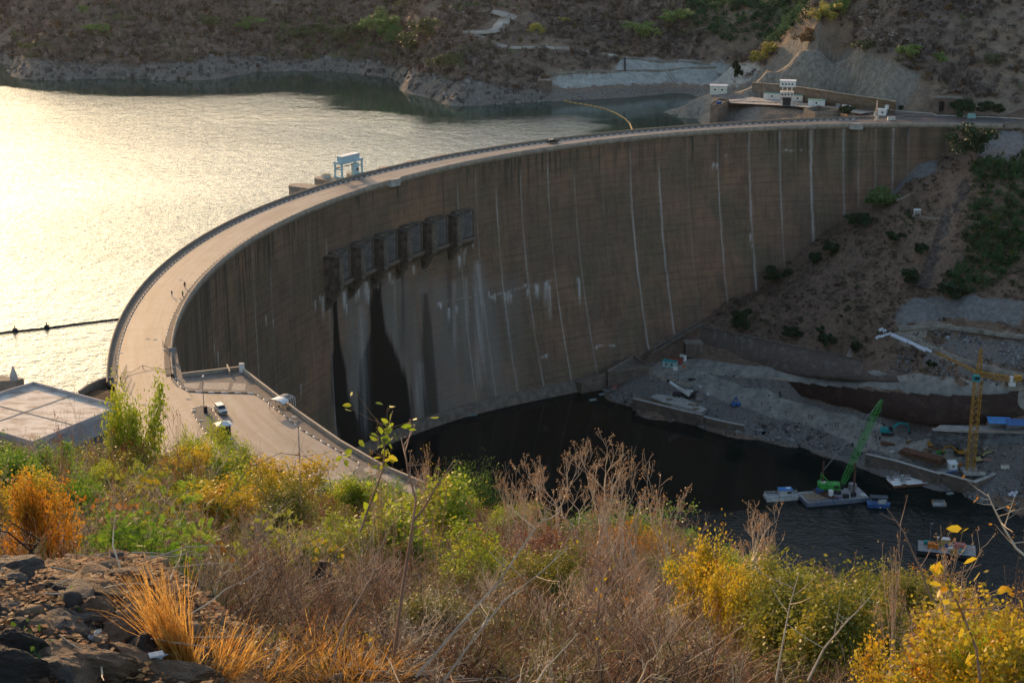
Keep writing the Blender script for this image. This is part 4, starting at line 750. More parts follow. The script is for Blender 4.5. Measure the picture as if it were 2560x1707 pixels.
for i, (nm, lb, x, y, w_, h_) in enumerate([("dark_tree", "huge dark green tree hanging over the right end of the dam wall", 2425, 395, 96, 84), ("dark_tree", "round topped green tree against the dam wall halfway down", 2186, 520, 84, 52), ("dark_bush", "dark bushes under the round topped tree at the dam wall", 2140, 560, 50, 34), ("dark_bush", "dark green bush lower down along the foot of the dam", 2075, 622, 36, 30), ("dark_bush", "dark green bush beside it along the foot of the dam", 2030, 645, 30, 26), ("dark_bush", "dark green bush at the foot of the dam beside the walkway", 1935, 700, 56, 36), ("dark_bush", "lowest dark bush at the left of the brown slope", 1850, 822, 52, 56),
      ("dark_bush", "round dark bush alone in the middle of the brown slope", 2270, 725, 46, 46), ("dark_bush", "small dark bush upper middle of the brown slope", 2238, 605, 32, 28), ("dark_bush", "thin dark bush right of centre on the brown slope", 2300, 640, 30, 36), ("dark_bush", "dark bush above the training wall, left of two", 1980, 850, 34, 34), ("dark_bush", "dark bush above the training wall, right of two", 2062, 868, 36, 44), ("dark_bush", "dark bush beside the white concrete steps", 2140, 885, 24, 30), ("dark_bush", "green bush at the right bottom of the brown slope", 2390, 745, 60, 40), ("dark_bush", "small bush beside the right rock pile", 2325, 918, 16, 16)]):
    far_tree(nm, lb, "tree" if 'tree' in nm else "bush", x, y, w_, h_, (1.2, lm_d if i != 1 else lm_g), g_rb, f_rb, "dark green trees on the river slope", 360 + i, (-8 if i == 0 else -6 if i < 7 else 0))
# ------------------------------------------------------------------ the bushes of the near hillside
def bark_mat(name, c1, c2, trans=0): return mat(name, c1, .85, var=.2, scale=4., col2=c2)
bk_grey = bark_mat("grey_twig", (.48, .37, .29), (.28, .20, .15)); bk_brown = bark_mat("brown_twig", (.34, .21, .14), (.18, .11, .07)); bk_dark = bark_mat("dark_stem", (.06, .04, .03), (.03, .022, .018)); bk_pale = bark_mat("pale_twig", (.62, .52, .39), (.42, .32, .22))
lf_lime = leaf_mat("lime_leaf", (.30, .36, .03), (.20, .29, .025), (.40, .36, .03), trans=.5, sc_=2.); lf_green = leaf_mat("fresh_green_leaf", (.12, .24, .025), (.20, .30, .03), (.07, .15, .02), trans=.5, sc_=2.); lf_yel = leaf_mat("golden_leaf", (.50, .36, .025), (.34, .30, .03), (.48, .24, .02), trans=.5, sc_=2.)
lf_org = leaf_mat("orange_leaf", (.46, .19, .015), (.34, .20, .02), (.26, .10, .02), trans=.5, sc_=2.); lf_red = leaf_mat("dead_red_leaf", (.20, .055, .02), (.12, .035, .018), trans=.3, sc_=2.5); lf_olv = leaf_mat("olive_green_leaf", (.19, .20, .03), (.13, .15, .025), (.32, .27, .03), trans=.45, sc_=2.); lf_tan = leaf_mat("tan_dead_leaf", (.36, .23, .12), (.25, .13, .06), trans=.3, sc_=3.)
lf_dk = leaf_mat("deep_green_leaf", (.06, .12, .02), (.09, .16, .025), (.14, .2, .03), trans=.35, sc_=2.)
def leaves_at(tips, per, spread, size, r_, asp=1.7, frac=1., pinn=False, droop=0.):
    cen = []; V = []; Fq = []; b = 0
    for p, d in tips:
        if r_.random() > frac: continue
        if pinn:
            k = 7; dd = d + r_.normal(size=3) * .8; dd /= np.linalg.norm(dd); L = size * 4.4; side = np.cross(dd, r_.normal(size=3)); side /= np.linalg.norm(side) + 1e-9
            for i in range(k):
                c = p + dd * L * (i + .5) / k + np.array([0, 0, -droop * L * (i / k) ** 2])
                for sg in (-1, 1):
                    q = side * sg * size * 1.15 * (1 - .35 * abs(i / k - .4)); w_ = dd * size * .30; V += [c, c + q * .5 + w_, c + q, c + q * .5 - w_]; Fq.append((b, b + 1, b + 2, b + 3)); b += 4
        else: cen.append(p + r_.normal(size=(per, 3)) * spread)
    if pinn: return np.array(V), np.array(Fq)
    if not cen: return np.zeros((0, 3)), np.zeros((0, 4), int)
    return cards(np.concatenate(cen), size, asp, 0, r_)
PW = {}
def bush_proto(name, seed, stems, lv, kd, spread, bark, leaf=None, per=3, lsp=.03, lsize=.02, frac=1., r0=.02, up=.25, wander=.16, pinn=False, n=3, extra=None, tipr=.25):
    """unit-height bush: stems + foliage; returns the two meshes"""
    pt, tips = grow(seed, 1., stems, lv, kd, spread, r0=r0, up=up, wander=wander, tipr=tipr); v, f = tubes(pt, n); zt = v[:, 2].max(); v = v / zt
    objs = [("branches", v, f, bark)]; r_ = np.random.default_rng(seed + 1)
    if leaf:
        lv_, lf_ = leaves_at(tips, per, lsp, lsize, r_, frac=frac, pinn=pinn, droop=.4)
        if len(lv_): objs.append(("foliage", lv_ / zt, lf_, leaf))
    PW[seed] = float(np.percentile(np.hypot(v[:, 0], v[:, 1]), 88)) * 2
    return [(nm, np_mesh_data(nm, a, b, m_)) for nm, a, b, m_ in objs] + [PW[seed]]
def np_mesh_data(nm, v, f, m_):
    o = np_mesh(nm, v, f, m_); me = o.data; bpy.data.objects.remove(o); return me
PR = {}
for i in range(5): PR['bare', i] = bush_proto("bare", 500 + i, 5, 3, 3, .6, (bk_grey, bk_brown, bk_grey, bk_pale, bk_brown)[i], lf_tan, 2, .01, .009, .3, r0=.019)
for i in range(3): PR['tall', i] = bush_proto("tall", 520 + i, 3, 3, 3, .35, (bk_brown, bk_grey, bk_brown)[i], (lf_red, lf_tan, lf_yel)[i], 3, .016, .010, .4, r0=.015, up=.35, wander=.10)
for i in range(3): PR['lime', i] = bush_proto("lime", 540 + i, 4, 3, 4, .5, bk_brown, lf_lime, 20, .045, .0165, 1., r0=.015)
for i in range(2): PR['green', i] = bush_proto("green", 550 + i, 5, 3, 4, .6, bk_brown, lf_green, 20, .05, .017, 1., r0=.015)
for i in range(3): PR['gold', i] = bush_proto("gold", 560 + i, 5, 3, 4, .45, bk_brown, lf_yel, 13, .04, .0155, .95, r0=.013, up=.4)
for i in range(2): PR['orange', i] = bush_proto("orange", 570 + i, 5, 3, 4, .5, bk_dark, lf_org, 16, .045, .0145, 1., r0=.018)
for i in range(3): PR['olive', i] = bush_proto("olive", 580 + i, 6, 3, 4, .5, bk_brown, lf_olv, 18, .05, .015, 1., r0=.015, up=.35)
for i in range(2): PR['red', i] = bush_proto("red", 590 + i, 5, 3, 4, .5, bk_grey, lf_red, 8, .028, .012, .6, r0=.013)
for i in range(2): PR['fern', i] = bush_proto("fern", 600 + i, 6, 3, 3, .8, bk_dark, lf_green, 1, 0, .026, .9, r0=.018, pinn=True)
PR['deep', 0] = bush_proto("deep", 610, 7, 3, 4, .8, bk_dark, lf_dk, 20, .07, .014, 1., r0=.02)
# candelabra trees: thick pale limbs, upturned tips with small dry rosettes
for i in range(3): PR['candle', i] = bush_proto("candle", 620 + i, 2, 4, 3, .75, bk_pale, lf_tan, 4, .010, .009, .8, r0=.034, up=.42, wander=.13, n=4, tipr=.45)
def bush(kind, idx, name, label, px, py_top, r, group, wide=1., hmax=7., lean=0., wpx=None, sink=.15):
    """stands on the hillside r metres away below picture column px, its top reaching picture row py_top"""
    a = U(px, 1500, HC - 10); az = math.atan2(a.x, a.y); x, y = r * math.sin(az), r * math.cos(az); z = float(g_near(np.array([x]), np.array([y]))[0]) - sink
    top = UY(px, py_top, y).z; h = min(max(top - z, .5), hmax); o = thing(name, label, "bush" if 'bush' in name or 'shrub' in name else "tree", (x, y, z), random.uniform(0, 6.28), group); o.scale = (h * wide, h * wide, h)
    P_ = PR[kind, idx]
    if wpx: ws_ = wpx * math.hypot(y, HC - z) / F / P_[-1]; o.scale = (ws_, ws_, h)
    for nm, me in P_[:-1]: c = link(nm, me, o)
    return o
# understorey: fine dry twigs everywhere (nobody could count them)
SIL = [(-60, 1070), (0, 1090), (60, 1110), (150, 1130), (250, 1130), (330, 1090), (420, 1100), (500, 1110), (600, 1160), (700, 1210), (800, 1230), (870, 1235), (950, 1225), (1050, 1235), (1120, 1250), (1200, 1290), (1300, 1290), (1400, 1280), (1500, 1290), (1600, 1300), (1700, 1320), (1790, 1350), (1850, 1400), (1950, 1440), (2100, 1450), (2200, 1450), (2350, 1440), (2560, 1410), (2700, 1400)]
sx = [p[0] for p in SIL]; sy = [p[1] for p in SIL]
def under(n, rmin, rmax, h0, h1, azlim=21):
    u_ = rng.random(n); r = rmin * (rmax / rmin) ** u_; az = np.radians(rng.uniform(-azlim, azlim, n)); x, y = r * np.sin(az), r * np.cos(az); z = g_near(x, y); h = rng.uniform(h0, h1, n)
    px, py = PX(x, y, z); pxt, pyt = PX(x, y, z + h * 1.05); lim = np.interp(px, sx, sy); ok = (py < 1800) & ~((px < 360) & (r < 13)) & ~((px < 640) & (r < 11.2)) & ~((px < 1000) & (r < 9.9)); z0 = z > 0.5
    lim = lim + np.maximum(0, (30 - r) / 18) * 230; over = pyt < lim; _, p2 = PX(x, y, z); k = np.where(over, np.clip((py - lim) / np.maximum(py - pyt, 1), 0, 1), 1.); h = h * k; ok &= (h > .35) & z0
    return np.stack([x, y, z - .08], 1)[ok], h[ok], px[ok], py[ok]
twp = []
for s_ in range(6):
    pt, tips = grow(700 + s_, 1., 4, 2, 3, .75, r0=(.014, .020, .011)[s_ % 3], up=.22, wander=.24, tipr=.3, base=.3); v, f = tubes(pt, 3); v /= v[:, 2].max(); r_ = np.random.default_rng(s_); c_, cf = leaves_at(tips, 1, .03, .022, r_, frac=.3); twp.append((np.r_[v, c_], np.r_[f, cf + len(v)]))
m_tw = tint_mat("dry_twigs", .85, .15, .45)
def pal(n_, cols, w_): k = rng.choice(len(cols), n_, p=np.array(w_) / sum(w_)); return np.array(cols)[k] * rng.uniform(.7, 1.25, (n_, 1))
P, h, px, py = under(3000, 9.9, 60, .35, 1.15)
tint = pal(len(h), [(.38, .28, .18), (.24, .16, .10), (.80, .68, .50), (.42, .20, .10), (.10, .065, .045), (.32, .31, .08)], [4, 4, 3, 3, 4, 2])
scatter("dry_thicket", twp, P, rng.uniform(0, 6.28, len(h)), np.stack([h * 1.15, h * 1.15, h], 1), tint, rng.integers(0, 6, len(h)), m_tw, "tangle of dry leafless twigs covering the near hillside", "thicket")
P, h, px, py = under(2800, 50, 300, 1.0, 2.8)
tint = pal(len(h), [(.38, .28, .19), (.24, .165, .11), (.66, .55, .40), (.32, .31, .09), (.45, .25, .10), (.10, .07, .05)], [4, 4, 3, 3, 2, 3])
scatter("dry_thicket", twp, P, rng.uniform(0, 6.28, len(h)), np.stack([h * 1.3, h * 1.3, h], 1), tint, rng.integers(0, 6, len(h)), m_tw, "dry brush farther down the near hillside", "thicket")
lfp = [cards(rdirs(90) * [.45, .45, .35] + [0, 0, .5], .07, 1.6) for _ in range(4)]
def leafy(n, rmin, rmax, h0, h1, cols, w_, name, label, sel):
    P, h, px, py = under(n, rmin, rmax, h0, h1); k = sel(px, py, P); P, h = P[k], h[k]
    scatter(name, lfp, P, rng.uniform(0, 6.28, len(h)), np.stack([h * 1.1, h * 1.1, h], 1), pal(len(h), cols, w_), rng.integers(0, 4, len(h)), m_leafu, label, "undergrowth")
m_leafu = tint_mat("small_leaves", .6, .45, .3)
leafy(1100, 16, 220, .4, 1.3, [(.22, .25, .03), (.34, .28, .03), (.13, .18, .03), (.36, .16, .02), (.2, .07, .03)], [4, 4, 3, 2, 1], "leafy_undergrowth", "small leafy plants scattered through the dry twigs", lambda px, py, P: fbm(P[:, 0] / 6, P[:, 1] / 6, 3) > .05)
# the plants one can tell apart
BG = "bushes and small trees on the near hillside"
B = [('lime', 0, "bush", "lime green bush whose feathery crown overlaps the road left of the parked car", 375, 952, 46), ('lime', 1, "bush", "lime green bush in front of the white roofed kiosk", 590, 1065, 60), ('lime', 2, "bush", "bright yellow green bush low at the left, above the orange bush", 490, 1160, 36), ('lime', 0, "bush", "small lime bush between the kiosk and the left trees", 490, 1065, 52),
     ('lime', 1, "bush", "leafy lime bush left of the orange bush at the left edge", 290, 1150, 34), ('green', 0, "bush", "dark and lime green bush at the left edge under the white roof", 40, 1075, 30), ('green', 1, "bush", "green bush right of the left edge in front of the white roof", 120, 1110, 34), ('olive', 0, "bush", "olive bush below the left corner of the white roof", 200, 1120, 42),
     ('gold', 0, "bush", "wide golden yellow bush just below the terrace road", 745, 1140, 58), ('gold', 1, "bush", "golden bush left of the wide golden bush", 655, 1175, 50), ('orange', 0, "bush", "orange leaved bush with a black trunk at the left", 150, 1185, 16), ('orange', 1, "bush", "small orange bush beside the bright yellow green bush", 430, 1150, 40),
     ('green', 0, "bush", "fresh green bush at the end of the terrace road", 905, 1180, 70), ('green', 1, "bush", "fresh green bush right of it below the terrace wall", 985, 1215, 62), ('deep', 0, "bush", "round dense dark green bush at the tip of the terrace wall", 1182, 1168, 190), ('lime', 2, "bush", "yellow green bush below the round dark green bush", 1150, 1245, 90), ('green', 0, "bush", "bright green bush behind the bare candelabra trees", 1500, 1270, 110), ('green', 1, "bush", "green bush right behind the candelabra trees", 1640, 1310, 100), ('green', 0, "bush", "green bush left behind the candelabra trees", 1420, 1290, 120),
     ('candle', 0, "bare_tree", "tallest bare tree with upturned pale limbs against the dark water", 1475, 1108, 48), ('candle', 1, "bare_tree", "bare tree with upturned limbs left of the tallest one", 1405, 1120, 52), ('candle', 2, "bare_tree", "spreading bare tree leaning right over the dark water", 1650, 1185, 44), ('candle', 0, "bare_tree", "smaller bare tree with upturned limbs at the right of the group", 1740, 1235, 46), ('candle', 1, "bare_tree", "small bare tree rising beside the round dark green bush", 1295, 1165, 60), ('candle', 2, "bare_tree", "thin bare tree left of the round dark green bush", 1100, 1115, 50),
     ('red', 0, "bush", "bush with hanging dead red leaves in the middle of the hillside", 1270, 1290, 40), ('red', 1, "bush", "dead red leaved bush right of the middle one", 1380, 1330, 34), ('red', 0, "bush", "low red leaved bush below the wide golden bush", 810, 1260, 34), ('red', 1, "bush", "red brown bush in front of the white roof", 330, 1090, 44),
     ('gold', 2, "bush", "tall golden bush with loose upright sprays by the open water", 1745, 1340, 24), ('gold', 0, "bush", "golden bush right of the tall golden sprays", 1830, 1400, 22), ('olive', 1, "bush", "large dense olive and gold bush at the lower right", 2030, 1402, 19), ('olive', 2, "bush", "dense olive bush overlapping the right side of the large one", 2130, 1440, 20), ('olive', 0, "bush", "olive bush between the golden sprays and the large olive bush", 1930, 1420, 20), ('gold', 1, "bush", "yellow leaved bush in the lower right corner", 2420, 1520, 13), ('gold', 2, "bush", "yellow leaved bush left of the corner bush", 2300, 1560, 14), ('lime', 1, "bush", "lime leaved bush at the right edge", 2530, 1530, 13),
     ('olive', 1, "bush", "green bush under pale bare stems at the bottom middle", 1170, 1560, 14), ('olive', 2, "bush", "small green bush left of the bottom middle one", 1080, 1600, 13), ('fern', 0, "bush", "vivid green bush with feathery leaves at the left above the dry grass", 405, 1275, 12.5), ('fern', 1, "bush", "small feathery green bush left of the dry grass", 325, 1420, 11.5),
     ('bare', 0, "bare_bush", "grey bare bush rising against the road left of the lime crown", 250, 1000, 40), ('bare', 1, "bare_bush", "bare bush right of the lime crown, in front of the traffic island", 480, 1000, 44), ('bare', 2, "bare_bush", "fine bare bush below the parked car", 660, 1085, 58), ('bare', 3, "bare_bush", "pale bare bush above the wide golden bush", 720, 1120, 64),
     ('tall', 0, "bare_bush", "tall thin bush with a few dark red leaves at the left, before the white roof", 195, 980, 30), ('tall', 1, "bare_bush", "thin tall stems standing before the terrace road", 960, 1150, 22), ('tall', 2, "bare_bush", "single tall forked stem in front of the dark water", 1075, 1125, 16), ('tall', 0, "bare_bush", "slim stems left of the tall forked stem", 1010, 1110, 18), ('tall', 2, "leafy_bush", "slender stem with small yellow leaves reaching over the dam water", 965, 1045, 14),
     ('bare', 4, "bare_bush", "bare branches at the right edge before the river works", 2540, 1290, 18), ('candle', 1, "bare_tree", "pale crooked bare tree at the lower right", 2440, 1370, 20), ('bare', 0, "bare_bush", "bare grey bush left of the pale crooked tree", 2340, 1400, 22), ('tall', 1, "bare_bush", "leaning bare stem with dead leaves right of the floating barge", 2260, 1290, 16), ('bare', 2, "bare_bush", "bare twigs between the olive bushes and the crooked tree", 2230, 1430, 26), ('tall', 0, "bare_bush", "upright bare stems above the large olive bush", 2080, 1400, 30),
     ('candle', 1, "bare_tree", "tall bare tree with thin upturned limbs between the two tallest", 1560, 1145, 40), ('candle', 2, "bare_tree", "bare spreading tree at the right end of the candelabra group", 1830, 1265, 36), ('candle', 0, "bare_tree", "pale bare tree at the left end of the candelabra group", 1345, 1150, 44), ('lime', 2, "bush", "lime bush in the middle of the left thicket", 540, 1190, 30), ('green', 1, "bush", "green leafy bush under the white roof corner", 215, 1190, 26), ('fern', 1, "bush", "feathery green bush directly behind the vivid one", 440, 1310, 13), ('gold', 0, "bush", "golden bush at the left edge in front of the building", 60, 1170, 24), ('olive', 0, "bush", "olive bush at the right of the wide golden bush", 850, 1235, 44), ('candle', 0, "bare_tree", "grey tree with a dark hollow stump in the middle of the hillside", 800, 1330, 20), ('candle', 2, "bare_tree", "pale slanting tree crossing the middle bottom", 1330, 1400, 17)]
BW = [150,120,170,70,120,150,140,130,200,110,190,80,170,120,150,130,220,150,140,260,220,300,180,120,110,200,180,120,150,160,130,300,200,180,300,220,180,260,150,250,150,160,130,200,120,120,90,110,80,60,160,320,200,120,220,160,200,220,170,150,160,180,160,140,220,260]
for i, (k_, j_, nm, lb, x, y, r) in enumerate(B): bush(k_, j_, nm, lb, x, y, r, BG, wpx=BW[i], hmax=(13 if r > 60 else 9))
kinds_ = [('bare', 5, .42), ('tall', 3, .18), ('lime', 3, .12), ('gold', 3, .10), ('olive', 3, .09), ('red', 2, .06), ('orange', 2, .03)]
words = {'bare': ("bare_bush", "leafless bush of grey brown twigs among the dry brush"), 'tall': ("bare_bush", "slim upright bush with a few dead leaves among the dry brush"), 'lime': ("bush", "small lime green bush among the dry brush"), 'gold': ("bush", "small golden leaved bush among the dry brush"), 'olive': ("bush", "small olive green bush among the dry brush"), 'red': ("bush", "small bush with dead red leaves among the dry brush"), 'orange': ("bush", "small orange leaved bush among the dry brush")}
cnt = 0
for i in range(1400):
    if cnt >= 300: break
    px_ = random.uniform(-40, 2600); r = 11 * (150 / 11) ** random.random(); lim = float(np.interp(px_, sx, sy)); a = U(px_, 1500, HC - 10); az = math.atan2(a.x, a.y); x, y = r * math.sin(az), r * math.cos(az); z = float(g_near(np.array([x]), np.array([y]))[0]); _, pg = PX(x, y, z)
    if z < 1 or pg < lim + 25 or pg > 1900 or (px_ < 560 and r < 13.5) or (px_ < 900 and r < 12): continue
    hh = random.uniform(1.3, 3.2) * (1.2 if r > 50 else 1); _, pt_ = PX(x, y, z + hh); pt_ = max(pt_, lim - random.uniform(-10, 25) + max(0, (32 - r) / 19) * 230)
    if pg - pt_ < 22: continue
    q = random.random(); 
    for k_, n_, w_ in kinds_:
        if q < w_: break
        q -= w_
    if r < 24 and k_ not in ('bare', 'tall'): k_ = 'bare'; n_ = 5
    nm, lb = words[k_]; bush(k_, random.randrange(n_), nm, lb, px_, float(pt_), r, "look-alike " + k_ + " bushes of the dry brush", wide=random.uniform(.9, 1.4), hmax=5); cnt += 1
# ------------------------------------------------------------------ works below the dam
def GB(x, y): return ground_at(x, y, f_rb)
def GBn(x, y):
    p = GB(x, y); p.z = float(g_rb(np.array([p.x]), np.array([p.y]))[0]); return p
def yaw(a, b): return math.atan2(b.y - a.y, b.x - a.x)
m_white = mat("white_paint", (.74, .74, .72), .5, var=.06, scale=1.5); m_wdirty = mat("dirty_white_paint", (.55, .54, .50), .6, var=.15, scale=.8); m_teal = mat("teal_paint", (.02, .30, .30), .5, var=.12); m_blue = mat("blue_paint", (.03, .12, .32), .5, var=.15); m_yel = mat("yellow_paint", (.44, .23, .03), .6, var=.3, col2=(.22, .11, .03))
m_green = mat("bright_green_paint", (.05, .36, .06), .5, var=.25); m_rust = mat("rusty_steel", (.17, .085, .05), .85, var=.3, scale=1.); m_dk = mat("dark_rubber_and_steel", (.035, .035, .038), .7); m_grey = mat("grey_steel", (.28, .29, .29), .6, var=.15); m_orange = mat("orange_paint", (.65, .18, .02), .5); m_glass = mat("dark_glass", (.02, .03, .035), .15, spec=.6); m_red = mat("faded_red_paint", (.40, .10, .07), .6, var=.15)
m_wood = mat("plank_deck", (.26, .20, .13), .9, var=.25, scale=1.2); m_creamw = mat("cream_wall", (.66, .63, .55), .7, var=.06); m_troof = mat("teal_roof", (.10, .33, .31), .6, var=.12)
n = NB("sheet_pile_wall"); o_ = n.tc.outputs["Object"]; wv = n.N.new("ShaderNodeTexWave"); wv.bands_direction = 'Z'; wv.inputs["Scale"].default_value = .5; wv.inputs["Distortion"].default_value = 1.; wv.inputs["Detail"].default_value = 3; n.L.new(o_, wv.inputs[0])
k = n.mix(wv.outputs["Fac"], (.042, .028, .023), (.095, .062, .05)); k = n.mix(n.rmp(n.noise(o_, .3, 6, .7), .5, .7, 0, .6), k, (.14, .10, .08)); n.bump(wv.outputs["Fac"], .3); m_sheet = n.fin(k, .95, .1)
n = NB("training_wall_concrete"); o_ = n.tc.outputs["Object"]; k = n.mix(n.rmp(n.noise(o_, .3, 7, .7), .35, .65), (.14, .105, .085), (.10, .078, .064)); k = n.mix(n.rmp(n.noise(n.mapv(o_, (1, 1, .12)), .4, 5, .7), .52, .68, 0, .7), k, (.24, .21, .17)); n.bump(n.noise(o_, 1.2, 5, .7), .1); m_train = n.fin(k, .92, .15)
def strip(name, top, bot, m, label, cat, sub=40, cap=None):
    """a wall face between two lines of world points, thick behind"""
    def rs(P, n_):
        L = [0]; 
        for a, b in zip(P[:-1], P[1:]): L.append(L[-1] + (b - a).length)
        o = []
        for s in np.linspace(0, L[-1], n_):
            i = min(max(int(np.searchsorted(L, s)) - 1, 0), len(P) - 2); o.append(P[i].lerp(P[i + 1], (s - L[i]) / max(1e-6, L[i + 1] - L[i])))
        return o
    T_, B_ = rs(top, sub), rs(bot, sub); V = []
    if name == 'sheet_pile_wall': T_ = [Vector((t_.x, t_.y, math.floor((t_.z - .25) / .9) * .9 + .9)) for t_ in T_]
    for t_, b_ in zip(T_, B_): V += [t_ + Vector((0, 1.2, -.3)), t_, b_, b_ + Vector((0, 1.2, -1.5))]
    root = thing(name, label, cat, tuple(T_[0])); base = T_[0] + (Vector((0, 1.2, -.5)) if name in ('training_wall', 'sheet_pile_wall') else Vector((0, 0, 0))); v = np.array([tuple(p - base) for p in V]); q = grid_faces(sub, 4); o = np_mesh("wall_face", v, q, m, root)
    if cap:
        b = MB(); 
        for i in range(sub - 1): b.bar(T_[i] - base + Vector((0, .4, .12)), T_[i + 1] - base + Vector((0, .4, .12)), 1.1, .5)
        b.build("coping", cap, root)
    return root
def WP(pts): return [U(*p) for p in pts]
# sloping training wall with its coping
tr = strip("training_wall", WP([(1752, 817, -77.5), (1850, 838, -77.5), (1960, 862, -77.4), (2096, 889, -77), (2237, 923, -76), (2330, 943, -75.4), (2419, 961, -74.6)]),
      WP([(1743, 886, -90.0), (1819, 903, -88.3), (1905, 919, -86.2), (1960, 930, -84.8), (2040, 938, -82.7), (2181, 951, -79.3), (2300, 958, -77.0), (2405, 963, -75.2)]), m_train, "long sloping concrete wall with a thick coping above the upper gravel road", "retaining wall", cap=m_concd)
# rusty stepped sheet pile wall between the two roads
strip("sheet_pile_wall", WP([(1968, 958, -84.3), (2000, 958, -84.0), (2060, 966, -82.7), (2130, 971, -81), (2200, 981, -79.5), (2290, 986, -77.7), (2380, 991, -76.2), (2470, 990, -75.1), (2560, 978, -74.0), (2700, 990, -72)]),
      WP([(2003, 992, -91.1), (2030, 999, -90.8), (2110, 1014, -89.3), (2200, 1035, -86.9), (2330, 1060, -84.9), (2420, 1055, -84.0), (2500, 1054, -83.5), (2560, 1056, -83), (2640, 1060, -83), (2700, 1062, -83)]), m_sheet, "dark brown terraced retaining wall with a stepped top edge below the upper road", "retaining wall", sub=170)
m_shot = mat("shotcrete", (.15, .155, .155), .95, var=.3, scale=.35, bump=.3)
strip("shotcrete_wall", WP([(2330, 1074, -84.5), (2400, 1078, -84.3), (2560, 1082, -84), (2700, 1086, -84)]), WP([(2325, 1128, -94.6), (2400, 1136, -94.8), (2560, 1148, -94.8), (2700, 1160, -95)]), m_shot, "streaked grey concrete wall under the blue roofed sheds", "retaining wall", cap=m_conc)
m_bench = mat("paved_bench", (.30, .29, .27), .9, var=.15, scale=.5)
px_poly("bench_path", [(2330, 1076), (2350, 1062), (2450, 1064), (2560, 1068), (2700, 1072), (2700, 1090), (2560, 1084), (2400, 1080)], -84.15, m_bench)
# platform walls at the water
def quay(name, label, pts, zt, zb=-104, m=None, th=1.2):
    W_ = [U(x, y, zt) for x, y in pts]; root = thing(name, label, "quay wall", tuple(W_[0].xy) + (0,)); wall_along("wall_face", W_, zt + .05, zb, th, m or m_concd, root, W_[0]); wall_along("coping", W_, zt + .25, zt + .055, th + .3, m_concp, root, W_[0]); return root
quay("quay_wall", "rough concrete wall of the river platform with a row of round holes", [(1583, 996), (1640, 1010), (1700, 1025), (1757, 1037)], -97)
q2 = quay("quay_wall", "low concrete wall pierced by four round holes beside the grey gravel pad", [(1757, 1041), (1800, 1052), (1860, 1064)], -98.2)
hb = MB()
for x, y in [(1777, 1054), (1797, 1058), (1817, 1063), (1838, 1066)]:
    p = U(x, y, -100.2) - q2.location; p.y -= 1.0; hb.tube([p + Vector((0, 1.2, 0)), p + Vector((-.1, -.1, 0))], .75, 10)
hb.build("hole", m_dk, q2)
quay("quay_wall", "tall rough river wall below the brown steel beams", [(2165, 1135), (2240, 1152), (2300, 1170), (2350, 1185)], -96.6)
quay("quay_wall", "pointed concrete quay corner in front of the tower crane", [(2345, 1180), (2400, 1195), (2436, 1205), (2476, 1190), (2492, 1180)], -96.7)
px_poly("platform_slab", [(1625, 992), (1640, 985), (1700, 990), (1768, 1022), (1752, 1031), (1690, 1018)], -96.85, m_concp)
pw = MB()
for a, b in [((1590, 994, -96.7), (1752, 1033, -96.7)), ((1600, 992, -96.7), (1740, 1026, -96.7))]: pw.bar(U(*a), U(*b), .35, .3)
tag(pw.build("timber_beam", m_wood), "pair of long timber beams lying along the edge of the pale slab", "beam")
# dam toe walkway, buttress and portal
bt = thing("buttress", "long low concrete block jutting from the foot of the dam into the dark water", "buttress", tuple(U(1455, 975, -102)))
A_ = U(1428, 950, -97.5); B_ = U(1455, 958, -97.5); C_ = U(1552, 925, -94.5); D_ = U(1520, 930, -94.5)
b = MB(); l = bt.location; b.hull([Vector((p.x, p.y, -106)) - l for p in (A_, B_, C_, D_)], [p - l for p in (A_, B_, C_, D_)]); b.build("block", m_concd, bt)
A2, B2, C2, D2 = U(1520, 930, -94), U(1552, 928, -94), U(1622, 918, -91.5), U(1585, 893, -91.5); b = MB(); b.hull([Vector((p.x, p.y, -104)) - l for p in (A2, B2, C2, D2)], [p - l for p in (A2, B2, C2, D2)]); b.build("ramp", m_concd, bt)
b = MB(); b.bar(C2 - l + Vector((0, 0, .5)), D2 - l + Vector((0, 0, .5)), .5, 1.1); b.bar(D2 - l + Vector((0, 0, .5)), A2 - l + Vector((0, 0, .5)), .5, 1.1); b.bar(B2 - l + Vector((0, 0, .4)), C2 - l + Vector((0, 0, .4)), .4, .9); b.build("parapet", m_par2, bt)
st = thing("stair_path", "straight concrete stairway climbing along the foot of the dam", "stairs", tuple(U(1640, 868, -90)))
b = MB(); c_ = MB(); p0 = GBn(1625, 884); p1 = GBn(1750, 812)
for s_ in (-1.4, 1.4): c_.bar(p0 - st.location + Vector((s_ * .6, -s_, .7)), p1 - st.location + Vector((s_ * .6, -s_, .7)), .35, .9)
for i in range(40): q = p0.lerp(p1, i / 39) - st.location; b.box((q.x, q.y, q.z + .25), (2.6, 1.0, .6), R(25))
b.build("step", m_concd, st); c_.build("side_wall", m_par2, st)
gt = thing("portal", "dark concrete doorway block at the top of the dam foot stairs", "portal", tuple(GBn(1828, 742))); b = MB(); b.box((0, 0, 1.2), (5, 3, 3), R(-15)); b.build("block", m_concd, gt); b = MB(); b.box((1.5, -2.5, .2), (6, 2, .4), R(-20)); b.build("platform", m_concp, gt)
bk = thing("wall_block", "brown concrete block beside the containers at the head of the road", "wall block", tuple(GBn(1732, 886))); b = MB(); b.box((0, 0, 2.4), (7.5, 5, 6), R(8)); b.build("block", m_train, bk); b = MB(); b.box((0, 0, 5.56), (7.9, 5.4, .3), R(8)); b.build("coping", m_par2, bk)
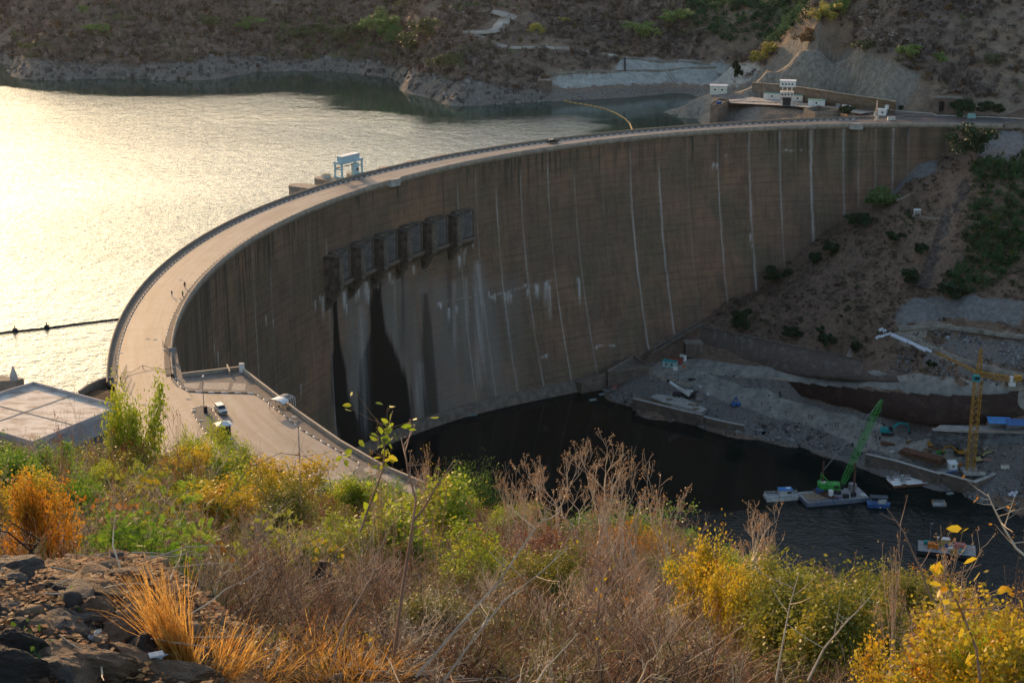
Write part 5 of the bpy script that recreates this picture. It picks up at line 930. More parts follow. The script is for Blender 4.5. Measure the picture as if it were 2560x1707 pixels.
def shed(name, label, cat, x, y, L, W, H, rz, wm, rm, roof='flat', door=True, win=2, group=None, base=None, z=None):
    p = (U(x, y, z) if z is not None else GBn(x, y)); r = thing(name, label, cat, tuple(p), rz, group); b = MB(); b.box((0, 0, H / 2 + .1), (L, W, H)); b.build("wall", wm, r); b = MB()
    if roof == 'flat': b.box((0, 0, H + .2), (L + .5, W + .5, .18))
    elif roof == 'mono': b.hull([(-L / 2 - .3, -W / 2 - .4, H + .1), (L / 2 + .3, -W / 2 - .4, H + .1), (L / 2 + .3, W / 2 + .4, H + .6), (-L / 2 - .3, W / 2 + .4, H + .6)], [(-L / 2 - .3, -W / 2 - .4, H + .25), (L / 2 + .3, -W / 2 - .4, H + .25), (L / 2 + .3, W / 2 + .4, H + .75), (-L / 2 - .3, W / 2 + .4, H + .75)])
    b.build("roof", rm, r)
    for i in range(win): b = MB(); b.box((-L / 2 + (i + .7) * L / (win + .4), -W / 2 - .02, H * .6), (.9, .08, .8)); b.build("window", m_glass, r)
    if door: b = MB(); b.box((L / 2 + .02, 0, 1.1), (.08, .95, 2.0)); b.build("door", m_grey, r)
    return r
shed("container", "teal roofed pale green container on the gravel at the foot of the dam", "container", 1675, 918, 6, 2.5, 2.7, R(-28), mat("pale_green_panel", (.42, .58, .53), .6), m_teal); shed("container", "reddish brown container standing behind the teal roofed one", "container", 1692, 908, 6, 2.5, 2.6, R(-28), m_red, m_rust, win=0)
for x, y, lb in [(1704, 902, "left white water tank behind the containers"), (1711, 904, "right white water tank behind the containers")]:
    r = thing("water_tank", lb, "tank", tuple(GBn(x, y)), group="white water tanks"); b = MB(); b.cyl((0, 0, .3), .9, 2.6, 14); b.build("tank", m_white, r, smooth=False); b = MB(); b.cyl((0, 0, 2.9), .35, .25, 10); b.build("lid", m_grey, r)
r = thing("notice_board", "square white notice board in front of the teal roofed container", "board", tuple(GBn(1688, 930)), R(-10)); b = MB(); b.box((0, 0, 1.6), (1.9, .1, 1.7)); b.build("panel", m_white, r); b = MB(); b.box((-.8, .1, .7), (.1, .1, 1.5)); b.box((.8, .1, .7), (.1, .1, 1.5)); b.build("post", m_grey, r)
r = thing("barrel", "orange barrel standing right of the containers", "barrel", tuple(GBn(1710, 921))); b = MB(); b.cyl((0, 0, 0), .5, 1.2, 12); b.build("drum", m_orange, r); b = MB(); b.cyl((0, 0, 1.2), .45, .06, 12); b.build("lid", m_rust, r)
# mobile crane on the platform
mc = thing("mobile_crane", "mobile crane with a white telescopic boom on the river platform", "crane", tuple(U(1710, 992, -97)), R(-14)); b = MB(); b.box((0, 0, 1.15), (9.5, 2.6, .7)); b.box((3.9, 0, 1.9), (1.6, 2.5, 1.2)); b.build("chassis", m_dk, mc)
for sx_ in (-3.6, -2., 1.4, 3.2):
    for sy_ in (-1.15, 1.15): b = MB(); b.tube([(sx_, sy_ - .2, .65), (sx_, sy_ + .2, .65)], .62, 12); b.build("wheel", m_dk, mc)
b = MB(); b.box((2.0, .2, 2.3), (3.2, 2.2, 1.3)); b.build("superstructure", m_wdirty, mc); b = MB(); b.box((.2, -1.0, 2.4), (1.4, .9, 1.4)); b.build("cab", m_glass, mc)
tip = U(1671, 952, 0); bs = U(1724, 988, -94.3); tp = UY(1671, 952, bs.y + 3.); rot = Matrix.Rotation(-R(-14), 4, 'Z'); lb_ = rot @ (bs - mc.location); lt_ = rot @ (tp - mc.location)
b = MB(); b.bar(lb_, lb_.lerp(lt_, .55), 1.0, 1.1); b.build("boom", m_wdirty, mc); b = MB(); b.bar(lb_.lerp(lt_, .5), lb_.lerp(lt_, .97), .7, .8); b.build("boom_section", m_white, mc); b = MB(); b.box(tuple(lt_), (1.2, .8, 1.0)); b.build("boom_head", m_dk, mc); b = MB(); b.bar((1, 0, 1.6), lb_.lerp(lt_, .35), .35); b.build("hydraulic_ram", m_grey, mc)
def crate(x, y, L, W, H, rz, m, label, name="crate", cat="crate", z=None):
    p = U(x, y, z) if z is not None else GBn(x, y); r = thing(name, label, cat, tuple(p), rz); b = MB(); b.box((0, 0, H / 2), (L, W, H)); b.build("body", m, r, bevel=.04); b = MB()
    for i in range(4): b.box((-L / 2 + (i + .5) * L / 4, 0, H + .05), (L / 4 * .8, W * 1.02, .1))
    b.build("planks", m_wood, r); return r
crate(1749, 999, 2.6, 1.8, 1.2, R(-10), m_grey, "grey concrete block right of the mobile crane", z=-97); crate(1681, 986, 2.0, 1.6, .9, R(-10), m_wdirty, "pale block left of the mobile crane", z=-97)
for x, y, lb in [(1673, 999, "brown timber stack at the left of the pale slab"), (1740, 1014, "brown timber stack at the right of the pale slab"), (1727, 1012, "small plank pile in the middle of the pale slab"), (1739, 1023, "orange brown plank pile at the slab's right corner")]: crate(x, y, 2.6, .9, .45, R(-12), m_wood, lb, "timber_stack", "timber", -96.84)
# clamshell grab
r = thing("clamshell_grab", "dark blue clamshell grab bucket resting on the gravel road edge", "grab bucket", tuple(GBn(1839, 1016))); 
for s_ in (-1, 1): b = MB(); b.sphere((s_ * 1.0, 0, 1.0), (1.2, 1.3, 1.1), 10, 6); b.build("shell", m_blue, r)
b = MB(); b.bar((-1, 0, 1.6), (0, 0, 3.6), .35); b.bar((1, 0, 1.6), (0, 0, 3.6), .35); b.box((0, 0, 3.6), (.9, .7, .7)); b.build("arms", m_blue, r)
# marker posts along the road
post = thing("marker_post", "short dark marker post along the river edge of the lower road", "post", tuple(GBn(1904, 1018)), group="marker posts along the lower road"); b = MB(); b.box((0, 0, .9), (.18, .18, 1.8)); b.build("post", m_dk, post); b = MB(); b.box((0, 0, 1.9), (.7, .2, .3)); b.build("head", m_rust, post)
for x, y in [(1925, 1027), (1964, 1040), (2022, 1048), (2030, 1052), (2088, 1068), (2096, 1068), (2190, 1102)]: dup(post, GBn(x, y))
# tower crane
tc_ = thing("tower_crane", "tall yellow lattice tower crane with a teal cab and white counterweights", "crane", tuple(U(2425, 1176, -96.4)), 0); hp = UY(2446, 948, tc_.location.y); Hm = hp.z - tc_.location.z
def lattice(mb, a, b_, w0, w1, n_, th=.14):
    a = Vector(a); b_ = Vector(b_); d = (b_ - a).normalized(); up = Vector((0, 0, 1)) if abs(d.z) < .9 else Vector((0, 1, 0)); x = d.cross(up).normalized(); y = x.cross(d); C = []
    for i in range(n_ + 1): t = i / n_; w = (w0 + (w1 - w0) * t) / 2; p = a.lerp(b_, t); C.append([p + x * w * i_ + y * w * j_ for i_, j_ in ((-1, -1), (1, -1), (1, 1), (-1, 1))])
    for i in range(n_):
        for j in range(4):
            mb.bar(C[i][j], C[i + 1][j], th * 1.5); mb.bar(C[i][j], C[i + 1][(j + 1) % 4], th); mb.bar(C[i + 1][j], C[i + 1][(j + 1) % 4], th)
b = MB(); dx = hp.x - tc_.location.x; lattice(b, (0, 0, 0), (0, 0, Hm), 2.6, 2.6, int(Hm / 2.4), .17); b.build("mast", m_yel, tc_)
b = MB(); b.box((0, 0, -.3), (6, 6, 1.1)); b.build("base_block", m_concp, tc_); b = MB(); b.box((-1.2, -1.6, Hm + 1.0), (2.2, 2.0, 2.2)); b.build("cab", m_teal, tc_); b = MB(); b.box((-1.2, -2.63, Hm + 1.2), (1.6, .06, 1.2)); b.build("window", m_glass, tc_)
b = MB(); b.cyl((0, 0, Hm - .3), 1.7, .9, 12); b.build("slewing_ring", m_grey, tc_)
b = MB(); lattice(b, (0, 0, Hm + .5), (0, 0, Hm + 11.5), 1.8, .7, 6, .14); b.build("tower_head", m_yel, tc_)
cj = UY(2545, 950, tc_.location.y - 3) - tc_.location; b = MB(); lattice(b, (0, 0, Hm + 2.2), cj, 1.5, 1.5, 9, .12); b.build("counter_jib", m_yel, tc_)
b = MB(); b.box((cj.x * .86, cj.y * .86, cj.z - .6), (2.2, 1.6, 3.4)); b.build("counterweight", m_white, tc_); b = MB(); b.box((cj.x * .99, cj.y, cj.z + .9), (2.6, 1.8, 1.8)); b.build("winch", m_yel, tc_)
jb = UY(2340, 880, tc_.location.y + 42) - tc_.location; b = MB(); lattice(b, (0, 0, Hm + 2.2), jb, 1.0, .6, 22, .07); b.build("jib", m_yel, tc_)
b = MB(); b.bar((0, 0, Hm + 11.4), cj, .1); b.bar((0, 0, Hm + 11.4), Vector(jb) * .6 + Vector((0, 0, Hm + 2)) * .4, .1); b.build("tie_bar", m_grey, tc_)
# excavator
def excavator(name, label, x, y, rz, m, s=1., reach=None):
    r = thing(name, label, "excavator", tuple(GBn(x, y)), rz)
    for sg in (-1, 1): b = MB(); b.hull([(-2.2 * s, sg * 1.2 * s - .3, .1), (2.2 * s, sg * 1.2 * s - .3, .1), (2.2 * s, sg * 1.2 * s + .3, .1), (-2.2 * s, sg * 1.2 * s + .3, .1)], [(-2.5 * s, sg * 1.2 * s - .3, 1.0 * s), (2.5 * s, sg * 1.2 * s - .3, 1.0 * s), (2.5 * s, sg * 1.2 * s + .3, 1.0 * s), (-2.5 * s, sg * 1.2 * s + .3, 1.0 * s)]); b.build("track", m_dk, r)
    b = MB(); b.box((-.8 * s, 0, 1.9 * s), (4.0 * s, 2.8 * s, 1.5 * s)); b.build("engine_housing", m, r, bevel=.12); b = MB(); b.box((1.0 * s, -.9 * s, 2.6 * s), (1.5 * s, 1.0 * s, 1.7 * s)); b.build("cab", m_glass, r)
    b = MB(); b.bar((1.0 * s, .2, 2.0 * s), (4.0 * s, .2, 4.9 * s), .65 * s, .8 * s); b.bar((3.9 * s, .2, 4.9 * s), (7.4 * s, .2, 4.6 * s), .55 * s, .7 * s); b.build("boom", m, r); b = MB(); b.bar((7.3 * s, .2, 4.9 * s), (8.2 * s, .2, 1.4 * s), .5 * s, .6 * s); b.build("stick", m, r); b = MB(); b.hull([(7.6 * s, -.5, .2), (8.9 * s, -.5, .4), (8.9 * s, .9, .4), (7.6 * s, .9, .2)], [(7.8 * s, -.5, 1.4 * s), (8.6 * s, -.5, 1.5 * s), (8.6 * s, .9, 1.5 * s), (7.8 * s, .9, 1.4 * s)]); b.build("bucket", m_dk, r); return r
excavator("excavator", "teal excavator with its arm stretched to the right on the lower road", 2218, 1086, R(-8), m_teal); excavator("excavator", "yellow excavator standing among scrap left of the tower crane", 2398, 1138, R(175), m_yel, .75); excavator("excavator", "pale yellow machine behind the foot of the tower crane", 2448, 1154, R(20), mat("faded_yellow_paint", (.48, .40, .18), .6), .7)
# stacks of steel beams
sp = thing("steel_beam_stack", "long dark brown stack of steel sheet piles on the lower platform", "steel stack", tuple(U(2305, 1146, -95.4)), yaw(U(2250, 1128, -95.4), U(2358, 1156, -95.4)))
for i in range(3):
    b = MB()
    for j in range(7): b.box((0, -1.8 + j * .6, .45 + i * .62), (17.5 - i * .5, .46, .5))
    b.build("beam_layer", m_rust, sp)
r = thing("steel_beam_stack", "short pile of rusty beams on the platform edge left of the long stack", "steel stack", tuple(GBn(2220, 1110)), R(-20)); b = MB()
for j in range(5): b.box((0, -1. + j * .5, .35), (5.5, .35, .6))
b.build("beams", m_rust, r)
# sheds with blue roofs
for x, y, L, lb, mm in [(2497, 1070, 8.5, "left blue roofed shed on the bench, brighter roof", mat("bright_blue_roof", (.05, .22, .50), .5)), (2540, 1075, 7.5, "right blue roofed shed on the bench, duller roof", m_blue)]:
    r = thing("open_shed", lb, "shed", tuple(U(x, y, -84.1)), R(-6)); b = MB(); b.hull([(-L / 2, -2.6, 2.6), (L / 2, -2.6, 2.6), (L / 2, 2.6, 3.4), (-L / 2, 2.6, 3.4)], [(-L / 2, -2.6, 2.75), (L / 2, -2.6, 2.75), (L / 2, 2.6, 3.55), (-L / 2, 2.6, 3.55)]); b.build("roof", mm, r)
    for sx_ in (-1, 1):
        for sy_ in (-1, 1): b = MB(); b.box((sx_ * (L / 2 - .3), sy_ * 2.3, 1.35 if sy_ < 0 else 1.6), (.18, .18, 2.6 if sy_ < 0 else 3.1)); b.build("post", m_grey, r)
    b = MB(); b.box((0, 2.0, 1.2), (L - .4, .15, 2.3)); b.build("back_wall", m_grey, r)
# small kit on the works yard
def tank(name, label, x, y, L, rad, m, rz): r = thing(name, label, "tank", tuple(GBn(x, y)), rz); b = MB(); b.tube([(-L / 2, 0, rad + .3), (L / 2, 0, rad + .3)], rad, 12); b.build("barrel", m, r); b = MB(); b.box((-L / 3, 0, .25), (.4, rad * 1.4, .5)); b.box((L / 3, 0, .25), (.4, rad * 1.4, .5)); b.build("cradle", m_dk, r); return r
tank("fuel_tank", "round yellow tank on the gravel between the excavators", 2327, 1117, 2.2, 1.0, m_yel, R(10))
for i, (x, y, L, W, H, mm, lb) in enumerate([(2352, 1132, 3.2, 1.4, 1.0, m_green, "dull green skip in the scrap yard"), (2372, 1128, 3.5, 1.6, 1.2, m_grey, "grey heap of steel scrap behind the long steel stack"), (2386, 1122, 2.2, 1.6, 1.4, m_grey, "grey steel box in the scrap yard behind the excavator"), (2340, 1122, 2.6, 1.2, .8, m_rust, "rusty scrap bundle right of the yellow tank"), (2466, 1150, 4.5, 1.2, .8, mat("pink_primer_steel", (.42, .22, .20), .7), "pinkish steel section right of the tower crane"), (2452, 1140, 3.2, 2., 1.2, m_dk, "dark machine part right of the tower crane"), (2512, 1170, 3.0, 1.8, 1.5, m_creamw, "cream painted compressor on the yard by the ramp"), (2452, 1186, 3.2, 1.6, 1.3, m_creamw, "beige generator on the pointed quay corner"), (2400, 1163, 1.4, 1., 1., m_orange, "small orange box beside the white hut")]): crate(x, y, L, W, H, R(-12), mm, lb, "scrap_box" if 'scrap' in lb else "site_box", "box")
for x, lb in [(2537, "left white tank above the brown pit wall"), (2552, "right white tank above the brown pit wall")]:
    r = thing("water_tank", lb, "tank", tuple(U(x, 1132, -94.8)), group="white tanks above the pit"); b = MB(); b.cyl((0, 0, 0), .95, 2.4, 14); b.build("tank", m_white, r); b = MB(); b.cyl((0, 0, 2.4), .98, .15, 14); b.build("lid", m_wdirty, r)
strip("pit_wall", WP([(2522, 1130, -94.6), (2535, 1165, -95.0), (2575, 1235, -96.5)]), WP([(2532, 1140, -98), (2545, 1180, -99), (2585, 1250, -101)]), m_par2, "pale slanting concrete edge of the pit at the right side of the yard", "pit wall", sub=8)
r = thing("pit", "dark brown excavated pit behind the slanting concrete edge", "pit", tuple(U(2556, 1170, -95))); b = MB(); l = r.location; b.add([U(x, y, -94.7) - l for x, y in ((2540, 1134), (2640, 1134), (2640, 1240), (2585, 1240))], [(3, 2, 1, 0)]); b.build("pit_lining", m_rust, r)
for i in range(26):
    x, y = random.choice([(random.uniform(2290, 2520), random.uniform(1090, 1160)), (random.uniform(1600, 1780), random.uniform(940, 1010)), (random.uniform(2330, 2470), random.uniform(1150, 1195)), (random.uniform(2180, 2320), random.uniform(1105, 1150))])
    q = random.uniform(.6, 1.5); r = thing("material_pile", "small stack of boards, drums or blocks lying on the works yard", "material stack", tuple(GBn(x, y)), random.uniform(0, 3), "small stacks of material on the works yard"); b = MB(); mm = random.choice([m_rust, m_wood, m_grey, m_wdirty, m_dk, m_conc])
    for j in range(random.randint(2, 4)): b.box((random.uniform(-.2, .2), random.uniform(-.2, .2), .14 + j * .26 * q), (2.2 * q, 1.1 * q, .24 * q), random.uniform(-.15, .15))
    b.build("boards", mm, r)
# concrete steps
def steps(name, label, a, b_, n_, w_, base=g_rb):
    p0, p1 = GBn(*a), GBn(*b_); r = thing(name, label, "stairs", tuple(p0)); mb = MB(); d = p1 - p0; rz = math.atan2(d.y, d.x)
    for i in range(n_): q = d * ((i + .5) / n_); mb.box((q.x, q.y, q.z + .35), (d.xy.length / n_ * .7, w_, .35), rz)
    mb.build("tread", m_concp, r); s = MB()
    for sg in (-1, 1): nn = Vector((-math.sin(rz), math.cos(rz), 0)) * sg * (w_ / 2 + .1); s.bar(nn + Vector((0, 0, .5)), nn + d + Vector((0, 0, .5)), .2, .5)
    s.build("side_rail", m_conc, r); return r
steps("outdoor_steps", "white concrete steps on the slope above the training wall", (2122, 893), (2140, 858), 12, 2.2); steps("outdoor_steps", "long pale stairway from the lower road up to the bench", (2325, 1090), (2366, 1050), 14, 2.)
# white bulk bags in a row
bags = []
m_bag = mat("white_bulk_bag", (.70, .70, .74), .8, var=.08, scale=1.5)
bm_ = MB(); bm_.sphere((0, 0, .62), (.72, .72, .66), 8, 5)
bag0 = None; bp_ = [(2200, 830), (2205, 828), (2211, 833), (2213, 829)] + [(2226 + i * 4.9, 836 + i * 2.35) for i in range(9)] + [(2230 + i * 4.9, 842 + i * 2.4) for i in range(8)] + [(2270 + i * 4.6, 857 + i * 2.1) for i in range(13)] + [(2274 + i * 4.6, 862 + i * 2.2) for i in range(9)] + [(2303, 874), (2309, 877), (2316, 876), (2192, 846), (2197, 844), (2203, 843), (2209, 841), (2216, 838), (2222, 837)]
for i, (x, y) in enumerate(bp_):
    if i == 0: bag0 = thing("bulk_bag", "white bulk bag in the long row on the bench above the training wall", "bulk bag", tuple(GBn(x, y)), group="white bulk bags in a row"); bm_.build("sack", m_bag, bag0, smooth=True); b = MB(); b.tube([(-.4, 0, 1.1), (0, 0, 1.5), (.4, 0, 1.1)], .06, 4); b.build("loop", m_bag, bag0)
    else: dup(bag0, GBn(x, y), random.uniform(0, 3))
for i, (x, y) in enumerate([(2317, 1182), (2478, 1207), (2482, 1208), (2320, 1184), (2524, 1240), (2530, 1236), (2536, 1243), (2540, 1235)][3:] ): 
    if i == 0: continue
    dup(bag0, GBn(x, y), .3, label="white bag lying at the river edge right of the tower crane", group="white bags at the river edge")
# shelter and path on the slope
r = thing("shelter", "small white open fronted shelter on the brown slope", "shelter", tuple(GBn(2292, 542)), R(-8)); b = MB(); b.box((0, .9, 1.3), (2.6, .12, 2.6)); b.box((-1.25, 0, 1.3), (.12, 1.8, 2.6)); b.box((1.25, 0, 1.3), (.12, 1.8, 2.6)); b.build("wall", m_white, r); b = MB(); b.box((0, 0, 2.7), (3., 2.2, .2)); b.build("roof", m_white, r); b = MB(); b.box((0, 0, -.3), (3.6, 2.8, .6)); b.build("base", m_conc, r)
def ribbon(name, pts, w_, base, g, m, lift=.25):
    P = [ground_at(x, y, base) for x, y in pts]; Q = []
    for a, b_ in zip(P[:-1], P[1:]):
        k_ = max(2, int((b_ - a).length / 2)); Q += [a.lerp(b_, i / k_) for i in range(k_)]
    Q.append(P[-1]); zs = np.array([float(g(np.array([q.x]), np.array([q.y]))[0]) for q in Q])
    zs = np.convolve(np.pad(zs, 4, mode='edge'), np.ones(9) / 9, 'valid') + lift; V = []
    for i, p in enumerate(Q):
        d = (Q[min(i + 2, len(Q) - 1)] - Q[max(i - 2, 0)]); d.z = 0; d.normalize(); nn = Vector((-d.y, d.x, 0))
        for s_, dz in ((-1.15, -1.2), (-1, 0), (0, .06), (1, 0), (1.15, -1.2)): q = p + nn * s_ * w_ / 2; V.append((q.x, q.y, (float(f_rb(np.array([q.x]), np.array([q.y]))[0]) + lift if g is f_rb else zs[i]) + dz * (.4 if g is f_rb else 1)))
    return tag(np_mesh(name, np.array(V), grid_faces(len(Q), 5), m, smooth=False), kind='structure')
m_path = mat("footpath_dirt", (.30, .24, .18), .95, var=.15); m_track = mat("gravel_track", (.25, .225, .18), .95, var=.2, scale=.3); m_haul = mat("haul_road", (.28, .26, .215), .95, var=.2, scale=.25, col2=(.17, .16, .14))
ribbon("footpath", [(2290, 545), (2320, 544), (2360, 548), (2400, 548), (2440, 556), (2490, 566), (2560, 575)], .8, f_rb, g_rb, m_path, .15)
ribbon("footpath", [(2240, 506), (2290, 480), (2325, 450)], .7, f_rb, g_rb, m_path, .15)
ribbon("gravel_road", [(2245, 822), (2290, 812), (2340, 811), (2400, 816), (2470, 828), (2560, 842), (2700, 860)], 4.2, f_rb, g_rb, m_track, .2)
ribbon("gravel_road", [(2250, 824), (2290, 842), (2340, 868), (2400, 895), (2460, 915), (2540, 935), (2640, 955)], 4.6, f_rb, g_rb, m_track, .2)
ribbon("gravel_road", [(1640, 915), (1720, 911), (1850, 925), (2000, 940), (2150, 953), (2300, 965), (2450, 976), (2560, 984), (2680, 994)], 6.5, f_rb, f_rb, m_haul, .25)
ribbon("gravel_road", [(1640, 918), (1710, 930), (1780, 966), (1850, 993), (1950, 1022), (2060, 1052), (2160, 1086), (2250, 1120), (2330, 1150), (2400, 1160)], 8, f_rb, f_rb, m_haul, .22)
ribbon("gully", [(2445, 425), (2405, 480), (2372, 540), (2348, 620), (2322, 680), (2296, 722)], 6, f_rb, g_rb, mat("gully_scree", (.23, .18, .145), .95, var=.3, scale=.5, bump=.2), .1)
m_dt = mat("pale_dirt", (.48, .43, .36), .95, var=.15, scale=.1)
ribbon("dirt_track", [(1180, 76), (1210, 82), (1240, 78), (1255, 62), (1262, 52), (1280, 46), (1262, 40), (1248, 32), (1236, 26)], 7, f_far, g_far, m_dt, .9)
ribbon("gully", [(2445, 425), (2405, 480), (2372, 540), (2348, 620), (2322, 680), (2296, 722)], 6, f_rb, g_rb, mat("gully_scree", (.23, .18, .145), .95, var=.3, scale=.5, bump=.2), .1)
m_dt = mat("pale_dirt", (.48, .43, .36), .95, var=.15, scale=.1)
ribbon("dirt_track", [(1125, 74), (1150, 76), (1180, 78), (1220, 92), (1245, 108), (1300, 118), (1380, 125), (1450, 132), (1545, 140)], 3.5, f_far, g_far, m_dt, .6)
ribbon("stone_road", [(1545, 145), (1600, 147), (1700, 152), (1790, 158), (1870, 160)], 2.5, f_far, g_far, m_track, .2); ribbon("stone_road", [(1376, 188), (1450, 183), (1540, 180), (1620, 175), (1700, 170), (1790, 166)], 2., f_far, g_far, m_track, .2)
# ------------------------------------------------------------------ craft on the river
WL = RIV
def hull_mb(L, W, H, bow=.18, z0=-.5):
    b = MB(); b.hull([(-L / 2, -W / 2, z0), (L / 2 * (1 - bow), -W / 2, z0), (L / 2, -W * .2, z0), (L / 2, W * .2, z0), (L / 2 * (1 - bow), W / 2, z0), (-L / 2, W / 2, z0)], [(-L / 2 - .2, -W / 2, H), (L / 2 * (1 - bow), -W / 2, H), (L / 2 + .5, -W * .2, H), (L / 2 + .5, W * .2, H), (L / 2 * (1 - bow), W / 2, H), (-L / 2 - .2, W / 2, H)]); return b
def rail(mb, pts, z, h=1., th=.08):
    for a, b_ in zip(pts[:-1], pts[1:]):
        a = Vector((*a, z)); b_ = Vector((*b_, z)); k_ = max(1, int((b_ - a).length / 1.6))
        for j in (.5, 1.): mb.bar(a + Vector((0, 0, h * j)), b_ + Vector((0, 0, h * j)), th)
        for i in range(k_ + 1): p = a.lerp(b_, i / k_); mb.bar(p, p + Vector((0, 0, h)), th)
bg_ = thing("barge", "flat work barge with a plank deck carrying the bright green crane", "barge", tuple(U(2082, 1240, -101)) , R(12)); bg_.location.z = WL
b = MB(); b.box((0, 0, .5), (24, 10.5, 1.9)); b.build("hull", mat("barge_hull", (.05, .09, .16), .6, var=.4, scale=.4, col2=(.20, .20, .20)), bg_); b = MB(); b.box((0, 0, 1.49), (23.6, 10.1, .08)); b.build("deck", m_grey, bg_); b = MB(); b.box((-7.2, -.8, 1.56), (7.5, 7.6, .08)); b.build("plank_deck", m_wood, bg_)
for x_, y_ in [(-2.5, 4.2), (8.2, .6)]: b = MB(); b.tube([(x_, y_, -2), (x_, y_, 13.)], .38, 8); b.build("spud_pole", m_rust, bg_)
for x_, s_ in [(-4.2, 0), (-2.6, 0)]: b = MB(); b.bar((x_ - 1.5, 4.4, 2.1), (x_ + 2.5, -4.6, 2.1), .5, .6); b.build("steel_girder", m_rust, bg_)
for i, (x_, y_, d_, mm) in enumerate([(-1.6, -1.6, (1.5, 1.4, 2.6), m_white), (-4., 2.8, (2.6, 1.8, 1.8), m_blue), (8.8, 3.2, (2.4, 2.2, 2.4), m_grey), (3.4, -3.6, (2., 1.2, 1.4), m_dk), (6.6, -3.0, (1.8, 1.0, 1.6), m_dk), (.8, -3.8, (1.4, 1., 1.1), mat("purple_grey_drum", (.18, .15, .25), .6)), (10.2, -3.2, (2.0, 2.2, .5), m_wdirty)]): b = MB(); b.box((x_, y_, 1.53 + d_[2] / 2), d_); b.build("deck_box", mm, bg_)
b = MB(); rail(b, [(-11.8, -5.0), (0, -5.0)], 1.5, .9); b.build("railing", m_blue, bg_)
cr = thing("crawler_crane", "bright green crawler crane with a long lattice boom standing on the barge", "crane", tuple(U(2075, 1229, WL + 1.55)), R(-4))
for sg in (-1, 1): b = MB(); b.box((.6, sg * 2.0, .6), (6.2, .9, 1.1)); b.build("track", m_dk, cr, bevel=.2)
b = MB(); b.box((-.4, 0, 2.4), (7.6, 3.6, 2.2)); b.build("body", m_green, cr, bevel=.15)
b = MB(); b.box((-3.9, 0, 2.6), (1.4, 3.8, 2.2)); b.build("counterweight", m_green, cr, bevel=.1); b = MB(); b.box((2.0, -1.84, 2.6), (1.8, .04, .9)); b.build("side_panel", m_dk, cr); b = MB(); b.box((3.9, -1.1, 2.6), (1.5, 1.2, 1.8)); b.build("cab", m_glass, cr); b = MB(); b.box((-2.6, .4, 3.6), (1.8, 1.6, .25)); b.build("roof_hatch", m_creamw, cr)
rt = Matrix.Rotation(R(4), 4, 'Z'); e_ = rt @ (UY(2204, 999, cr.location.y + 8) - cr.location); k0 = Vector((4.0, .3, 2.2)); k1 = k0.lerp(e_, .12)
b = MB(); lattice(b, k0, k1, .9, 1.6, 3, .1); lattice(b, k1, k0.lerp(e_, .9), 1.6, 1.6, 18, .10); lattice(b, k0.lerp(e_, .9), e_, 1.6, .6, 3, .1); b.build("boom", m_green, cr)
b = MB(); gt_ = Vector((-3.6, .3, 6.8)); b.bar((-.2, .3, 3.4), gt_, .3); b.bar((-3.6, .3, 3.3), gt_, .25); b.build("gantry", m_green, cr); b = MB(); b.bar(gt_, e_, .09); b.bar(gt_ + Vector((0, .5, 0)), e_ + Vector((0, .4, 0)), .09); b.bar(e_, e_ + Vector((.3, 0, -14)), .07); b.build("cable", m_grey, cr); b = MB(); b.box(tuple(e_ + Vector((.3, 0, -14.6))), (.6, .5, 1.3)); b.build("hook_block", m_dk, cr)
tg = thing("work_boat", "white hulled work boat with a bright blue roof moored left of the barge", "boat", tuple(U(1955, 1246, WL)), R(8)); hull_mb(12.5, 4.6, 1.3, .2).build("hull", m_wdirty, tg); b = MB(); b.box((0, 0, 1.33), (12, 4.3, .06)); b.build("deck", m_grey, tg); b = MB(); b.box((.8, .4, 2.4), (4.2, 2.6, 2.1)); b.build("cabin", m_wdirty, tg); b = MB(); b.box((1.2, .5, 3.55), (5.2, 3.4, .18)); b.build("roof", mat("sky_blue_roof", (.03, .20, .48), .5), tg); b = MB(); b.box((2.4, .8, 3.7), (1.6, 1.2, .14)); b.build("roof_hatch", m_white, tg)
b = MB(); rail(b, [(6., 1.8), (-6., 2.1), (-6., -2.1), (5., -2.1)], 1.33, .9); b.build("railing", m_white, tg); b = MB(); b.box((2.3, -.93, 2.6), (1.5, .06, .8)); b.build("window", m_glass, tg)
wb = thing("work_boat", "blue hulled boat with a dark canopy right of the barge", "boat", tuple(U(2195, 1264, WL)), R(-6)); hull_mb(7.4, 3.8, 1.2, .15).build("hull", m_blue, wb); b = MB(); b.box((.2, .5, 3.3), (6.2, 3.0, .18)); b.build("canopy", mat("dark_slate_roof", (.05, .08, .10), .6), wb)
for x_ in (-2.6, 2.8):
    for y_ in (-.7, 1.7): b = MB(); b.box((x_, y_, 2.2), (.14, .14, 2.1)); b.build("post", m_grey, wb)
b = MB(); b.box((1.2, -.4, 1.9), (2.6, 1.6, 1.3)); b.build("cabin", m_wdirty, wb); b = MB(); b.box((1.6, -1.0, 2.7), (2.2, .9, .12)); b.build("cabin_roof", m_white, wb)
jt = thing("floating_jetty", "white floating jetty with a white railing and brown deck hatches", "jetty", tuple(U(2275, 1208, WL)), R(11)); b = MB(); b.box((0, 0, .35), (15.5, 6.2, 1.3)); b.build("pontoon", m_rust, jt); b = MB(); b.box((0, 0, 1.04), (16, 6.6, .1)); b.build("deck", m_white, jt)
for x_, y_ in [(-.3, 1.2), (-6.4, 2.2), (3.4, 2.8), (-3.8, -3.0), (4.8, -2.2)]: b = MB(); b.box((x_, y_, 1.13), (2.0, 1.0, .1)); b.build("hatch", m_rust, jt)
